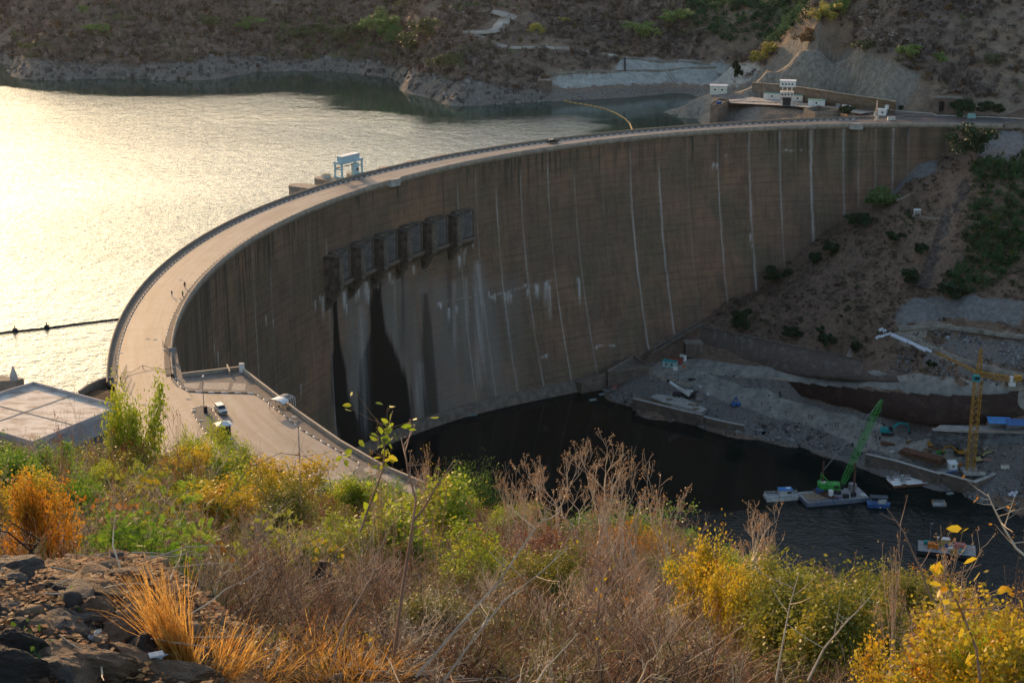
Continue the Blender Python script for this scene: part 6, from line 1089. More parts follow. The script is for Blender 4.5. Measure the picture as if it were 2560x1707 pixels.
b = MB(); rail(b, [(-7.9, -.5), (-7.9, 3.2), (-6.8, 3.2)], 1.1); rail(b, [(-5.5, 3.2), (2., 3.2)], 1.1); rail(b, [(7.9, 3.), (7.9, -3.)], 1.1); b.build("railing", m_white, jt); b = MB(); b.box((-3.2, -.4, 1.7), (1.4, 1.2, 1.2)); rail(b, [(-4.2, -.9), (-2.2, -.9), (-2.2, .8), (-4.2, .8), (-4.2, -.9)], 1.1, 2.2); b.build("winch_cage", m_grey, jt)
gw = thing("gangway", "blue gangway with white railings leading from the jetty to the quay", "gangway", tuple(U(2313, 1194, WL))); a_ = U(2313, 1192, WL + 1.4); e_ = U(2392, 1176, -95.6); l = gw.location; b = MB(); b.bar(a_ - l, e_ - l, 1.5, .5); b.build("deck", m_blue, gw); b = MB()
for s_ in (-.75, .75):
    for h_ in (.7, 1.2): b.bar(a_ - l + Vector((0, s_, h_)), e_ - l + Vector((0, s_, h_)), .09)
    for i in range(11): p = (a_ - l).lerp(e_ - l, i / 10) + Vector((0, s_, 0)); b.bar(p, p + Vector((0, 0, 1.2)), .08)
b.build("railing", m_white, gw)
shed("quay_hut", "small white hut with a pitched white roof at the head of the gangway", "hut", 2380, 1172, 2.8, 2.2, 2.3, R(8), m_white, m_white, 'mono', z=-96.3, win=1)
rf = thing("raft", "small square raft with yellow corner buoys on the dark water", "raft", tuple(U(2347, 1262, WL)), R(-4)); b = MB(); b.box((0, 0, .3), (4.6, 3.2, .5)); b.build("deck", m_grey, rf)
for x_, y_ in [(-2.2, 1.2), (2.2, -1.2)]: b = MB(); b.cyl((x_, y_, .4), .3, .9, 8); b.build("buoy", m_yel, rf)
b = MB(); rail(b, [(-2, 1.4), (2, 1.4), (2, -1.4)], .5, .9); b.build("railing", m_wdirty, rf)
sb = thing("salvage_barge", "cluttered dark barge with a rusty orange excavator arm at the lower right", "barge", tuple(U(2366, 1378, WL)), R(-14)); b = MB(); b.box((0, 0, .4), (19, 9, 1.6)); b.build("hull", m_dk, sb); b = MB(); b.box((0, 0, 1.22), (18.6, 8.6, .08)); b.build("deck", m_grey, sb)
for x_, y_, d_, mm in [(-1.2, 2.2, (4.2, 2.2, 2.2), mat("tan_yellow_cabin", (.42, .34, .10), .6)), (-1.2, 2.2, (4.0, 2.0, .3), m_white), (4.2, 1.4, (3.6, 2.6, 1.4), mat("pink_red_hoist", (.45, .16, .14), .6)), (-4.4, -.6, (3.6, 2.2, 1.6), m_orange), (1.2, -1.6, (1.6, 1.2, 1.), m_white), (2.2, -3., (2., 1.4, .9), m_yel), (.2, .6, (1.6, 1., 1.2), m_blue), (4.8, -2.4, (1.6, 1.4, 1.), m_teal), (-6.6, 1.8, (1.8, 1.2, 1.1), m_teal)]: b = MB(); b.box((x_, y_, 1.27 + d_[2] / 2 + (2.2 if d_[2] == .3 else 0)), d_); b.build("deck_box", mm, sb)
b = MB(); b.bar((-3.6, -.4, 2.4), (.8, .8, 10.2), .55, .7); b.build("boom", m_rust, sb); b = MB(); b.bar((.8, .8, 10.2), (1.2, .9, 3.4), .4, .5); b.build("stick", m_rust, sb); b = MB(); b.tube([(-5.6, 2.6, 1.2), (-5.6, 2.6, 8.5)], .1, 6); b.box((-5.3, 2.6, 8.5), (.9, .4, .2)); b.build("lamp_mast", m_grey, sb)
for x, y, s_, lb in [(1482, 1000, .9, "pale green float in the dark water, left of two"), (1506, 986, .9, "pale green float in the dark water nearer the bank"), (1173, 1037, 1.7, "flat grey float moored against the foot of the dam"), (2330, 1214, .8, "greenish float right of the white jetty"), (2375, 1234, .8, "greenish float farther right of the white jetty")]:
    r = thing("float", lb, "float", tuple(U(x, y, WL)), R(20)); b = MB(); b.box((0, 0, .15), (3.6 * s_, 1.8 * s_, .5)); b.build("pontoon", mat("algae_plastic", (.20, .26, .24), .7), r, bevel=.12); b = MB(); b.box((0, 0, .45), (2. * s_, .9 * s_, .12)); b.build("plate", m_grey, r)
r = thing("pipe_bundle", "long pale blue pipes floating beside the river wall", "pipes", tuple(U(2190, 1160, WL)), yaw(U(2162, 1150, WL), U(2222, 1168, WL)));
for i in range(3): b = MB(); b.tube([(-5.5, i * .7, .3), (5.5, i * .7, .3)], .3, 8); b.build("pipe", mat("pale_blue_pipe", (.22, .33, .38), .5), r)
tag(MB().bar(U(1530, 970, -98), U(1541, 964, -98), .9, .5).build("red_canoe", m_red), "faded red canoe lying on the bank by the buttress", "canoe")
for x, y, z, lb in [(1836, 1030, -97, ""), ]: pass
# ------------------------------------------------------------------ buildings and things at crest level
def local(o, p): return o.matrix_basis.inverted() @ Vector(p)
def basis(o): o.matrix_basis = Matrix.Translation(o.location) @ Matrix.Rotation(o.rotation_euler.z, 4, 'Z'); return o
# flat roofed building at the left
rl = [U(84, 954, 5), U(300, 1013, 5), U(82, 1102, 5), U(-160, 1030, 5)]
bl = thing("flat_roofed_building", "pale building with a big flat stained roof at the left, below the dam road", "building", (rl[0].x, rl[0].y, -4)); l = bl.location
b = MB(); b.hull([Vector((p.x, p.y, -8)) - l for p in (rl[3], rl[2], rl[1], rl[0])], [Vector((p.x, p.y, 4.15)) - l for p in (rl[3], rl[2], rl[1], rl[0])]); b.build("wall", mat("greyish_render", (.36, .34, .34), .9, var=.1, scale=.5), bl)
n = NB("roof_screed"); o_ = n.tc.outputs["Object"]; k = n.mix(n.rmp(n.noise(o_, .25, 7, .7), .4, .62), (.62, .57, .50), (.74, .68, .60)); k = n.mix(n.rmp(n.noise(n.mapv(o_, (.4, 1, 1)), .5, 7, .72), .46, .62, 0, .85), k, (.24, .17, .12)); k = n.mix(n.rmp(n.noise(o_, .12, 5, .7), .52, .66, 0, .6), k, (.30, .28, .27)); m_roof = n.fin(k, .8, .3)
b = MB(); b.add([Vector((p.x, p.y, 4.16)) - l for p in rl], [(3, 2, 1, 0)]); b.build("roof", m_roof, bl)
wall_along("parapet", [rl[3], rl[0], rl[1], rl[2], rl[3]], 5.0, 4.0, .35, mat("lilac_grey_parapet", (.46, .42, .41), .85, var=.1, scale=.6), bl, l).location = (0, 0, 4)
b = MB(); m1 = rl[0].lerp(rl[3], .55); m2 = rl[1].lerp(rl[2], .5); m3 = rl[0].lerp(rl[1], .45); m4 = rl[3].lerp(rl[2], .45)
for a_, c_ in ((m1, m2), (m3, m4)): b.bar(Vector((a_.x, a_.y, 4.2)) - l, Vector((c_.x, c_.y, 4.2)) - l, .3, .12)
b.build("roof_joint", m_conc, bl)
# wing wall by the upstream end and concrete platform in the lake
wgp = [U(284, 950, 0), U(262, 951, 0), U(245, 957, 0), U(220, 969, 0), U(198, 984, 0)]; wg = thing("wing_wall", "low curved wall between the dam end and the flat roofed building", "wall", tuple(wgp[0])); wall_along("wall_face", wgp, .7, -14, .45, m_par2, wg, wgp[0]); wall_along("coping", wgp, .8, .703, .55, m_conc, wg, wgp[0])
ip = thing("lake_platform", "orange lit concrete platform in the lake with a small pointed white roof", "platform", tuple(U(20, 948, -2))); l = ip.location; P_ = [U(-60, 938, -2), U(0, 937, -2), U(59, 945, -2), U(40, 952, -2), U(-60, 952, -2)]; b = MB(); b.hull([Vector((p.x, p.y, -20)) - l for p in P_[::-1]], [p - l for p in P_[::-1]]); b.build("base", m_conc, ip)
c_ = U(35, 949, -2) - l; b = MB(); b.tube([c_, c_ + Vector((0, 0, 1.2)), c_ + Vector((0, 0, 3.6))], [1.1, .95, .12], 8); b.build("pointed_roof", m_wdirty, ip)
# floating booms
def boom(name, label, pts, z, r, m, fl=0, gap=2.2):
    P = [U(x, y, z) for x, y in pts]; root = thing(name, label, "boom", tuple(P[0])); b = MB(); s = 0; L = [0]
    for a_, b_ in zip(P[:-1], P[1:]): L.append(L[-1] + (b_ - a_).length)
    def at(s): i = min(max(int(np.searchsorted(L, s)) - 1, 0), len(P) - 2); return P[i].lerp(P[i + 1], (s - L[i]) / max(1e-6, L[i + 1] - L[i]))
    if fl:
        c = MB()
        while s < L[-1] - 1: q0, q1 = at(s) - P[0], at(s + fl) - P[0]; c.tube([q0, q0.lerp(q1, .12), q0.lerp(q1, .88), q1], [r * .5, r, r, r * .5], 7); s += fl + gap
        c.build("float", m, root)
    b.tube([p - P[0] for p in P], r * .28 if fl else r, 5); b.build("cable", m_dk if not fl else m, root); return root
boom("float_line", "curved line of orange floats from the concrete quay to the dam crest", [(1370, 225), (1378, 234), (1389, 242), (1408, 252), (1432, 257), (1471, 263), (1511, 272), (1539, 283), (1560, 295), (1574, 308), (1581, 325)], LAKE + .1, .38, mat("orange_float", (.62, .36, .10), .6), 2.6, 1.3)
boom("float_line", "thin dark straight float line across the glittering water at the left", [(-200, 851), (0, 832), (60, 826), (117, 820), (200, 809), (300, 797)], LAKE + .1, .32, m_dk)
for x, y, lb in [(38, 828, "left dark buoy on the straight float line"), (117, 820, "right dark buoy on the straight float line")]: r = thing("buoy", lb, "buoy", tuple(U(x, y, LAKE))); b = MB(); b.sphere((0, 0, .3), (.9, .7, .7), 10, 6); b.build("float", m_dk, r, smooth=True); b = MB(); b.cyl((0, 0, .9), .15, .9, 6); b.build("post", m_dk, r)
# gantry crane over the intakes
gl = U(846, 447, .2); grt = U(898, 434, .2); gc = thing("gantry_crane", "pale blue gantry crane standing on the lake side of the dam crest", "gantry", tuple((gl + grt) / 2), yaw(gl, grt)); Lg = (grt - gl).length; m_sky = mat("pale_blue_paint", (.45, .60, .64), .5, var=.08)
b = MB()
for sx_ in (-1, 1):
    for sy_ in (-1.7, 1.7): c = MB(); c.box((sx_ * Lg / 2 * .96, sy_, 3.0), (.6, .6, 6.0)); c.build("leg", m_sky, gc)
    b.box((sx_ * Lg / 2 * .96, 0, .4), (.8, 4.4, .7)); b.box((sx_ * Lg / 2 * .96, 0, 3.6), (.4, 3.4, .5))
b.build("sill_beam", m_sky, gc); b = MB(); b.box((0, 0, 6.0), (Lg + .8, 4.0, .9)); b.build("bridge_beam", m_sky, gc); b = MB(); b.box((0, 0, 7.4), (Lg * .82, 2.8, 1.9)); b.build("hoist_house", m_sky, gc); b = MB(); b.box((0, 0, 8.42), (Lg * .86, 3.1, .16)); b.build("hoist_roof", m_white, gc)
b = MB(); b.box((Lg * .16, -1.6, 2.6), (2.6, 1.6, 4.8)); b.build("control_cabin", m_sky, gc); b = MB(); b.box((Lg * .2, -2.43, 2.6), (1.3, .06, .9)); b.build("window", m_glass, gc); b = MB(); b.box((0, 1.0, 3.9), (Lg, .3, .3)); b.build("cross_tie", m_rust, gc); b = MB(); rail(b, [(-Lg * .75, -2.4), (Lg * .75, -2.4)], -.1, 1.0, .07); b.build("railing", m_teal, gc)
crate(816, 446, 3.0, 2.2, 1.5, R(35), m_wdirty, "white cabinet on the pier left of the gantry crane", "cabinet", "cabinet", z=-.1)
# retaining wall, intake apron and deck behind the right end
strip("hillside_retaining_wall", WP([(1880, 208, 6.2), (1960, 214, 6.2), (2040, 225, 6.2), (2120, 237, 6.2), (2190, 247, 6.2), (2240, 255, 6.2)]), WP([(1880, 241, -1), (1960, 248, -1), (2040, 257, -1), (2120, 267, -1), (2190, 275, -1), (2240, 281, -1)]), mat("brown_retaining_wall", (.25, .19, .14), .9, var=.2, scale=.3, col2=(.17, .13, .10)), "long brown retaining wall at the foot of the grey quarry face", "retaining wall", cap=m_conc)
m_ap = mat("apron_concrete", (.19, .145, .115), .9, var=.2, scale=.25, bump=.1)
ap = strip("intake_apron", WP([(1800, 258, -.3), (1850, 254, -.3), (1950, 259, -.3), (2050, 266, -.3), (2110, 271, -.3)]), WP([(1815, 300, -13), (1860, 296, -13), (1945, 296, -13), (2035, 296, -13), (2090, 297, -10)]), m_ap, "sloping ribbed concrete apron of the intake basin behind the dam", "intake", cap=m_conc)
for (x0, y0, x1, y1) in [(1884, 256, 1864, 296), (1940, 259, 1921, 297), (1996, 263, 1980, 297), (1836, 255, 1822, 292)]:
    b = MB(); l = ap.location; b.bar(U(x0, y0, 0) - l, U(x1, y1, -13) - l, .5, .7); b.build("rib", m_concd, ap)
tb = thing("abutment_tower", "square brown concrete block at the left end of the intake apron", "block", tuple(U(1790, 262, -.4))); l = tb.location; P_ = [U(1776, 266, -.3), U(1796, 270, -.3), U(1822, 256, -.3), U(1796, 252, -.3)]; b = MB(); b.hull([Vector((p.x, p.y, -20)) - l for p in P_], [p - l for p in P_]); b.build("block", m_ap, tb); wall_along("parapet", P_ + P_[:1], .9, .003, .4, m_concd, tb, l).location = (0, 0, -l.z)
b = MB(); b.box((1.5, 1.2, .9), (2.4, 1.6, 1.2)); b.build("blue_equipment", m_blue, tb)
dk_ = thing("small_basin", "low open concrete box on the deck right of the apron", "basin", tuple(U(2050, 277, -.4))); l = dk_.location; P_ = [U(2010, 282, -.3), U(2038, 291, -.3), U(2100, 283, -.3), U(2045, 274, -.3)]; wall_along("wall", P_ + P_[:1], 1.6, -4, .5, m_par2, dk_, l).location = (0, 0, -l.z); b = MB(); b.add([Vector((p.x, p.y, -.5)) - l for p in P_], [(0, 1, 2, 3)]); b.build("floor", m_concd, dk_)
px_poly("deck_paving", [(1820, 250), (1880, 243), (1960, 252), (2110, 271), (2190, 280), (2150, 285), (2105, 277), (2040, 271), (1950, 264), (1850, 259), (1825, 258)], -.15, m_concp)
shed("control_building", "cream box building with two dark windows on the rock mound", "building", 1796, 236, 8.5, 5.5, 4.4, R(-8), m_creamw, mat("grey_flat_roof", (.52, .55, .60), .7), z=-.6)
for x, y, L, lb in [(1930, 249, 8.2, "left white site cabin with a green roof"), (1994, 254, 4.8, "middle white site cabin partly behind the tower"), (2041, 266, 8.0, "right white site cabin with a green roof")]: shed("site_cabin", lb, "cabin", x, y, L, 2.8, 3.0, R(-14), mat("cabin_white", (.70, .70, .66), .6) if L == 8.2 else bpy.data.materials["cabin_white"], mat("green_cabin_roof", (.14, .32, .27), .6) if L == 8.2 else bpy.data.materials["green_cabin_roof"], z=-.4, win=1)
tw_ = thing("intake_tower", "white two storey gate house standing on legs above the intake deck", "tower", tuple(U(1966, 264, -.3)), R(-10)); m_pinkw = mat("pinkish_white_wall", (.66, .60, .55), .7)
for x_ in (-2.9, 2.9):
    for y_ in (-1.6, 1.6): b = MB(); b.box((x_ * .9, y_, 2.2), (.6, .6, 4.4)); b.build("leg", m_pinkw, tw_)
b = MB(); b.box((0, 0, 5.5), (6.6, 4.2, 2.6)); b.build("lower_cab", m_pinkw, tw_)
for x_ in (-2.2, 0, 2.2): b = MB(); b.box((x_, 1.2, 8.0), (.5, .5, 2.6)); b.build("column", m_white, tw_)
b = MB(); b.box((.2, 0, 10.6), (7.6, 4.4, 2.9)); b.build("upper_cab", m_white, tw_); b = MB(); b.box((.2, 0, 12.15), (7.9, 4.7, .2)); b.build("roof", m_white, tw_)
for z_ in (5.6, 10.6):
    for x_ in (-2.2, -.7, .8, 2.4): b = MB(); b.box((x_, -2.12 - (.1 if z_ > 8 else 0), z_), (.75, .1, .75)); b.build("window", m_glass, tw_)
b = MB(); b.box((0, .3, 2.0), (3.6, 2.4, 3.9)); b.build("hoist_gear", m_dk, tw_)
for x, y, lb in [(2095, 271, "grey drum on the deck right of the cabins"), (2111, 273, "left white tank near the guard post"), (2121, 275, "right white tank near the guard post")]: r = thing("deck_tank", lb, "tank", tuple(U(x, y, -.3))); b = MB(); b.cyl((0, 0, 0), 1.2, 2.0, 12); b.build("tank", m_grey if 'drum' in lb else m_white, r); b = MB(); b.cyl((0, 0, 2.), .5, .2, 8); b.build("lid", m_grey, r)
for x, y, h_, lb in [(1902, 246, 9, "thin mast left of the white gate house"), (2011, 256, 9, "thin mast right of the white gate house"), (2070, 266, 11, "taller brown mast by the retaining wall")]: r = thing("mast", lb, "mast", tuple(U(x, y, -.4))); b = MB(); b.tube([(0, 0, 0), (0, 0, h_)], [.16, .1], 6); b.build("pole", m_rust, r); b = MB(); b.box((0, 0, h_), (.8, .2, .2)); b.build("crossarm", m_grey, r)
shed("guard_post", "small white guard post at the right end of the crest road", "hut", 2205, 289, 3.6, 3., 2.8, R(-10), m_white, m_white, z=-.2, win=1)
sg = thing("scaffold_mast", "thin bright lattice mast beside the guard post", "mast", tuple(U(2190, 303, 0))); b = MB(); lattice(b, (0, 0, 0), (0, 0, 9.5), 1.0, .3, 8, .08); b.build("lattice", mat("pinkish_steel", (.62, .50, .42), .5), sg); b = MB(); b.box((-.3, 0, 3.4), (1.6, .4, 1.8)); b.build("panel", m_creamw, sg); b = MB(); b.box((.5, 0, 1.2), (1.2, .4, 1.4)); b.build("lower_panel", m_creamw, sg)
r = thing("water_tank", "white tank on legs right of the guard post", "tank", tuple(U(2216, 284, 0))); b = MB(); b.cyl((0, 0, 2.2), .9, 1.8, 12); b.build("tank", m_white, r); b = MB(); b.box((0, 0, 1.1), (1.2, 1.2, 2.2)); b.build("stand", m_grey, r)
r = thing("kiosk", "low white box kiosk on the road right of the guard post", "kiosk", tuple(U(2228, 301, 0))); b = MB(); b.box((0, 0, .8), (3.4, 1.6, 1.5)); b.build("body", m_wdirty, r); b = MB(); b.box((0, 0, 1.62), (3.6, 1.8, .12)); b.build("roof", m_grey, r)
px_poly("crest_apron", [(2150, 296), (2200, 284), (2260, 284), (2340, 291), (2480, 296), (2700, 305), (2700, 322), (2500, 309), (2300, 304), (2160, 305)], -.05, m_road)
rg = thing("guard_rail", "long pale guard rail behind the road at the right end of the dam", "guard rail", tuple(U(2225, 279, 0))); b = MB(); P_ = [U(x, y, 0) - rg.location for x, y in [(2225, 279), (2270, 284), (2330, 288), (2340, 293), (2460, 297), (2560, 301), (2680, 306)]]
for a_, c_ in zip(P_[:-1], P_[1:]):
    b.bar(a_ + Vector((0, 0, .8)), c_ + Vector((0, 0, .8)), .15, .3)
b.build("rail", m_wdirty, rg); b = MB()
for a_, c_ in zip(P_[:-1], P_[1:]):
    for i in range(6): q = a_.lerp(c_, i / 6); b.box((q.x, q.y, .35), (.2, .2, .9))
b.build("post", m_grey, rg)
r = thing("road_sign", "teal framed board between the two dark trees by the road", "sign", tuple(U(2428, 301, 0)), R(-5)); b = MB(); b.box((0, 0, 2.), (3.6, .15, 2.2)); b.build("panel", mat("pale_teal_board", (.22, .40, .38), .6), r); b = MB(); b.box((-1.5, .1, .5), (.18, .18, 1.2)); b.box((1.5, .1, .5), (.18, .18, 1.2)); b.build("post", m_grey, r)
pt_ = thing("tunnel_portal", "brown concrete tunnel portal with a dark opening at the foot of the hill", "portal", tuple(U(2365, 288, -.5)), R(-6)); b = MB(); b.box((-4.5, 3, 3.6), (2.0, 6, 7.2)); b.box((3.5, 3, 3.6), (9, 5, 7.2)); b.box((-.5, 3, 7.0), (12, 6, 1.4)); b.build("frame", m_ap, pt_); b = MB(); b.box((-2.4, 4.2, 3.), (2.6, 3, 6.)); b.build("opening", m_dk, pt_); b = MB(); b.box((0, 2.4, 8.0), (14, 6, .5)); b.build("coping", m_par2, pt_)
ew = thing("end_wall", "low stone wall continuing to the right edge past the end of the dam", "wall", tuple(U(2512, 312, 0))); P_ = [U(2510, 312, 1.), U(2560, 316, 1.), U(2700, 330, 1.)]; wall_along("wall_face", P_, 1.0, -3.5, .6, m_conc, ew, P_[0]); wall_along("coping", P_, 1.1, 1.003, .7, m_par2, ew, P_[0])
ch = thing("stone_chimney", "thin pale marker pillar on the track above the concrete slope", "pillar", tuple(ground_at(1366, 126, f_far))); b = MB(); b.box((0, 0, 1.6), (.9, .9, 3.8)); b.build("pillar", m_concp, ch); b = MB(); b.box((0, 0, 3.6), (1.3, 1.3, .4)); b.build("cap", m_conc, ch)
ps = thing("drain_slot", "dark vertical pipe on the upper concrete slope across the lake", "pipe", tuple(ground_at(1562, 176, f_far))); b = MB(); b.bar((0, -1, 0), Vector(ground_at(1562, 147, f_far)) - ps.location + Vector((0, -1., .6)), .9, .6); b.build("pipe", m_dk, ps); b = MB(); b.box((0, -1, .2), (1.6, 1.2, .8)); b.build("foot", m_concd, ps)
qb = thing("quay_corner", "dark stepped concrete corner where the float line starts", "quay", tuple(ground_at(1362, 214, f_far))); b = MB(); b.box((0, 0, -1.5), (7, 6, 9)); b.build("block", m_concd, qb); b = MB(); b.box((0, 0, 3.1), (7.4, 6.4, .3)); b.build("coping", m_conc, qb)
qs = thing("stair_line", "pale slanting stairway on the lower concrete slope across the lake", "stairs", tuple(ground_at(1666, 178, f_far))); b = MB(); e_ = Vector(ground_at(1688, 208, f_far)) - qs.location; b.bar((0, -.6, .5), e_ + Vector((0, -.6, .5)), 1.2, .4); b.build("steps", m_concp, qs); b = MB(); b.bar((.9, -.6, .9), e_ + Vector((.9, -.6, .9)), .2, .4); b.build("rail", m_grey, qs)
# ------------------------------------------------------------------ vehicles
def car(name, label, p, rz, paint, L=4.7, W=1.85, H=1.8, suv=True):
    r = thing(name, label, "car", p, rz)
    def prof(mb, pts, w, yo=0): n_ = len(pts); mb.hull([(x, -w / 2, z) for x, z in pts], [(x, w / 2, z) for x, z in pts])
    b = MB(); prof(b, [(-L / 2, .42), (L / 2, .42), (L / 2 + .04, .75), (L / 2 - .1, 1.0), (L * .24, 1.12), (-L / 2 + .02, 1.12)][::-1], W); b.build("body", paint, r, bevel=.07)
    b = MB(); prof(b, [(-L / 2 + .12, 1.121), (L * .22, 1.121), (L * .10, H - .06), (-L / 2 + .35, H - .06)][::-1], W * .90); b.build("windows", m_glass, r, bevel=.03)
    b = MB(); prof(b, [(-L / 2 + .3, H - .07), (L * .11, H - .07), (L * .085, H), (-L / 2 + .4, H)][::-1], W * .88); b.build("roof", paint, r, bevel=.03)
    for s_ in (-1, 1):
        for a_, c_ in [((-L / 2 + .33, s_ * W * .452, 1.1), (-L / 2 + .35, s_ * W * .445, H - .05)), ((-L * .13, s_ * W * .452, 1.1), (-L * .13 + .02, s_ * W * .445, H - .05)), ((L * .22, s_ * W * .45, 1.1), (L * .10, s_ * W * .445, H - .04))]: b = MB(); b.bar(a_, c_, .08, .06); b.build("window_post", paint, r)
    for x_ in (-L * .31, L * .31):
        for y_ in (-1, 1): b = MB(); b.tube([(x_, y_ * (W / 2 - .24), .36), (x_, y_ * (W / 2 + .02), .36)], .37, 14); w_ = b.build("wheel", m_dk, r); b = MB(); b.tube([(x_, y_ * (W / 2 + .015), .36), (x_, y_ * (W / 2 + .035), .36)], .2, 10); b.build("rim", m_grey, w_)
    for y_ in (-1, 1): b = MB(); b.box((L / 2 - .02, y_ * W * .36, .84), (.12, .36, .18)); b.build("headlight", m_wdirty, r); b = MB(); b.box((-L / 2 + .02, y_ * W * .42, .95), (.08, .16, .3)); b.build("tail_light", m_red, r); b = MB(); b.box((L * .2, y_ * (W / 2 + .08), 1.16), (.14, .2, .14)); b.build("mirror", m_dk, r)
    b = MB(); b.box((L / 2 + .03, 0, .72), (.08, W * .5, .2)); b.build("grille", m_dk, r); b = MB(); b.box((L / 2 + .04, 0, .48), (.14, W * .9, .18)); b.build("bumper", m_grey, r); return r
p = U(552, 1030, 0); car("parked_car", "silver grey four wheel drive parked beside the traffic island", tuple(p), R(-62), mat("silver_paint", (.42, .43, .43), .35, metal=.4, var=.03)); p = U(1382, 357, 0); car("driving_car", "small black car driving along the far half of the crest road", tuple(p), yaw(U(1370, 359, 0), U(1400, 355, 0)), mat("black_paint", (.015, .015, .017), .25, var=.02), H=1.55)
ks = thing("guard_kiosk", "kiosk with a white hipped roof half hidden by bushes below the parked car", "kiosk", tuple(U(560, 1085, 0)), R(25)); b = MB(); b.box((0, 0, 1.2), (2.6, 2.3, 2.4)); b.build("wall", m_dk, ks); b = MB(); b.hull([(-1.8, -1.6, 2.42), (1.8, -1.6, 2.42), (1.8, 1.6, 2.42), (-1.8, 1.6, 2.42)], [(-.5, -.2, 3.1), (.5, -.2, 3.1), (.5, .2, 3.1), (-.5, .2, 3.1)]); b.build("roof", m_white, ks); b = MB(); b.box((.2, -1.16, 1.5), (1.2, .06, .8)); b.build("window", m_glass, ks)
# arched shelter
sh = thing("arched_shelter", "small shelter with a white arched canopy and hoops beside the terrace wall", "shelter", tuple(U(700, 1022, .15)), R(-32)); b = MB()
ar = [(2.0 * math.cos(a_) * 1.0, 1.9 + .75 * math.sin(a_)) for a_ in np.linspace(0, math.pi, 9)]; V = [(x_, y_, z_ + e2) for y_ in (-1.5, 1.0) for x_, z_ in ar for e2 in (0,)]; b.add(V + [(x_, y_, z_ + .08) for x_, y_, z_ in V], [(i, i + 1, i + 10, i + 9) for i in range(8)] + [(18 + i, 18 + i + 9, 18 + i + 10, 18 + i + 1) for i in range(8)] + [(i, i + 18, i + 19, i + 1) for i in range(8)]); b.build("canopy", m_white, sh)
for y_ in (1.7, 2.5, 3.2): b = MB(); b.tube([(2.0, y_, 0)] + [(x_, y_, z_) for x_, z_ in ar] + [(-2.0, y_, 0)], .06, 5); b.build("hoop", m_white, sh)
b = MB(); b.bar((0, 1., 2.68), (0, 3.2, 2.68), .07); b.bar((1.5, 1., 2.4), (1.5, 3.2, 2.4), .07); b.bar((-1.5, 1., 2.4), (-1.5, 3.2, 2.4), .07); b.build("stringer", m_white, sh)
for x_ in (-1.95, 1.95):
    for y_ in (-1.4, .9): b = MB(); b.box((x_, y_, .95), (.1, .1, 1.9)); b.build("post", m_grey, sh)
b = MB(); b.box((0, 1.0, .45), (2.8, .5, .1)); b.box((-1.2, 1., .2), (.1, .4, .42)); b.box((1.2, 1., .2), (.1, .4, .42)); b.build("bench", m_wood, sh)
r = thing("white_pillar", "white box cabinet at the corner of the terrace wall", "cabinet", tuple(U(605, 930, .15))); b = MB(); b.box((0, 0, 1.1), (1.2, 1.0, 2.2)); b.build("box", m_white, r); b = MB(); b.box((0, 0, 2.24), (1.3, 1.1, .08)); b.build("lid", m_grey, r)
r = thing("divider_wall", "short brown wall stub in the corner of the terrace", "wall", tuple(U(571, 928, .15))); P_ = [U(568, 921, .15) - r.location, U(575, 938, .15) - r.location]; b = MB(); b.bar(P_[0] + Vector((0, 0, .55)), P_[1] + Vector((0, 0, .55)), .3, 1.1); b.build("stub", m_conc, r); b = MB(); b.bar(P_[0] + Vector((0, 0, 1.13)), P_[1] + Vector((0, 0, 1.13)), .36, .07); b.build("coping", bpy.data.materials["coping_stone"], r)
# road gate, sign board, lamps, poles, pale road discs
def lamp(label, x, y, h_, arm, a_): r = thing("street_lamp", label, "street lamp", tuple(U(x, y, .1)), a_); b = MB(); b.tube([(0, 0, 0), (0, 0, h_), (arm * .4, 0, h_ + .35), (arm, 0, h_ + .4)], [.1, .07, .06, .05], 6); b.build("pole", m_grey, r); b = MB(); b.box((arm, 0, h_ + .36), (.9, .36, .2)); b.build("lamp_head", m_creamw, r); return r
lamp("street lamp on the lake side footway near the near end of the dam", 292, 935, 5.2, 1.4, R(0)); lamp("street lamp at the inner kerb beside the swing gates", 427, 925, 5.0, 1.4, R(180)); lamp("slim lamp post on the traffic island", 510, 1018, 7.0, .9, R(90)); lamp("slim dark lamp post on the terrace above the golden bush", 749, 1150, 9.5, .8, R(180))
def swing(label, a, b_):
    p0, p1 = U(*a, 0), U(*b_, 0); r = thing("swing_gate", label, "gate", tuple(p0)); d = p1 - p0; b = MB()
    for z_ in (.3, 1.2, 2.1): b.bar(Vector((0, 0, z_)), d + Vector((0, 0, z_)), .09)
    for i in range(9): q = d * (i / 8); b.bar(q + Vector((0, 0, .3)), q + Vector((0, 0, 2.1)), .05)
    b.build("frame", m_dk, r); b = MB(); b.box((0, 0, 1.2), (.2, .2, 2.4)); b.build("post", m_dk, r); return r
swing("open steel swing gate at the inner kerb of the dam road", (425, 893), (407, 870)); swing("open steel swing gate at the lake side kerb near the end of the dam", (303, 965), (318, 930))
r = thing("sign_board", "grey board hung across the footway beside the swing gate", "sign", tuple(U(433, 893, .15)), R(0)); b = MB(); b.box((0, 0, 1.9), (1.9, .1, 1.3)); b.build("panel", m_grey, r); b = MB(); b.box((-.85, .08, .95), (.1, .1, 1.9)); b.box((.85, .08, .95), (.1, .1, 1.9)); b.build("post", m_grey, r)
cm = thing("chain", "low sagging chain barrier across the end of the dam road", "chain", tuple(U(302, 932, .7))); P_ = [U(302, 932, .8), U(330, 930, .35), U(357, 913, .8), U(380, 920, .3), U(425, 923, .8)]; b = MB(); b.tube([p_ - P_[0] for p_ in P_], .06, 5); b.build("links", m_dk, cm); b = MB(); b.box(tuple(P_[2] - P_[0] - Vector((0, 0, .4))), (.15, .15, .8)); b.build("post", m_dk, cm)
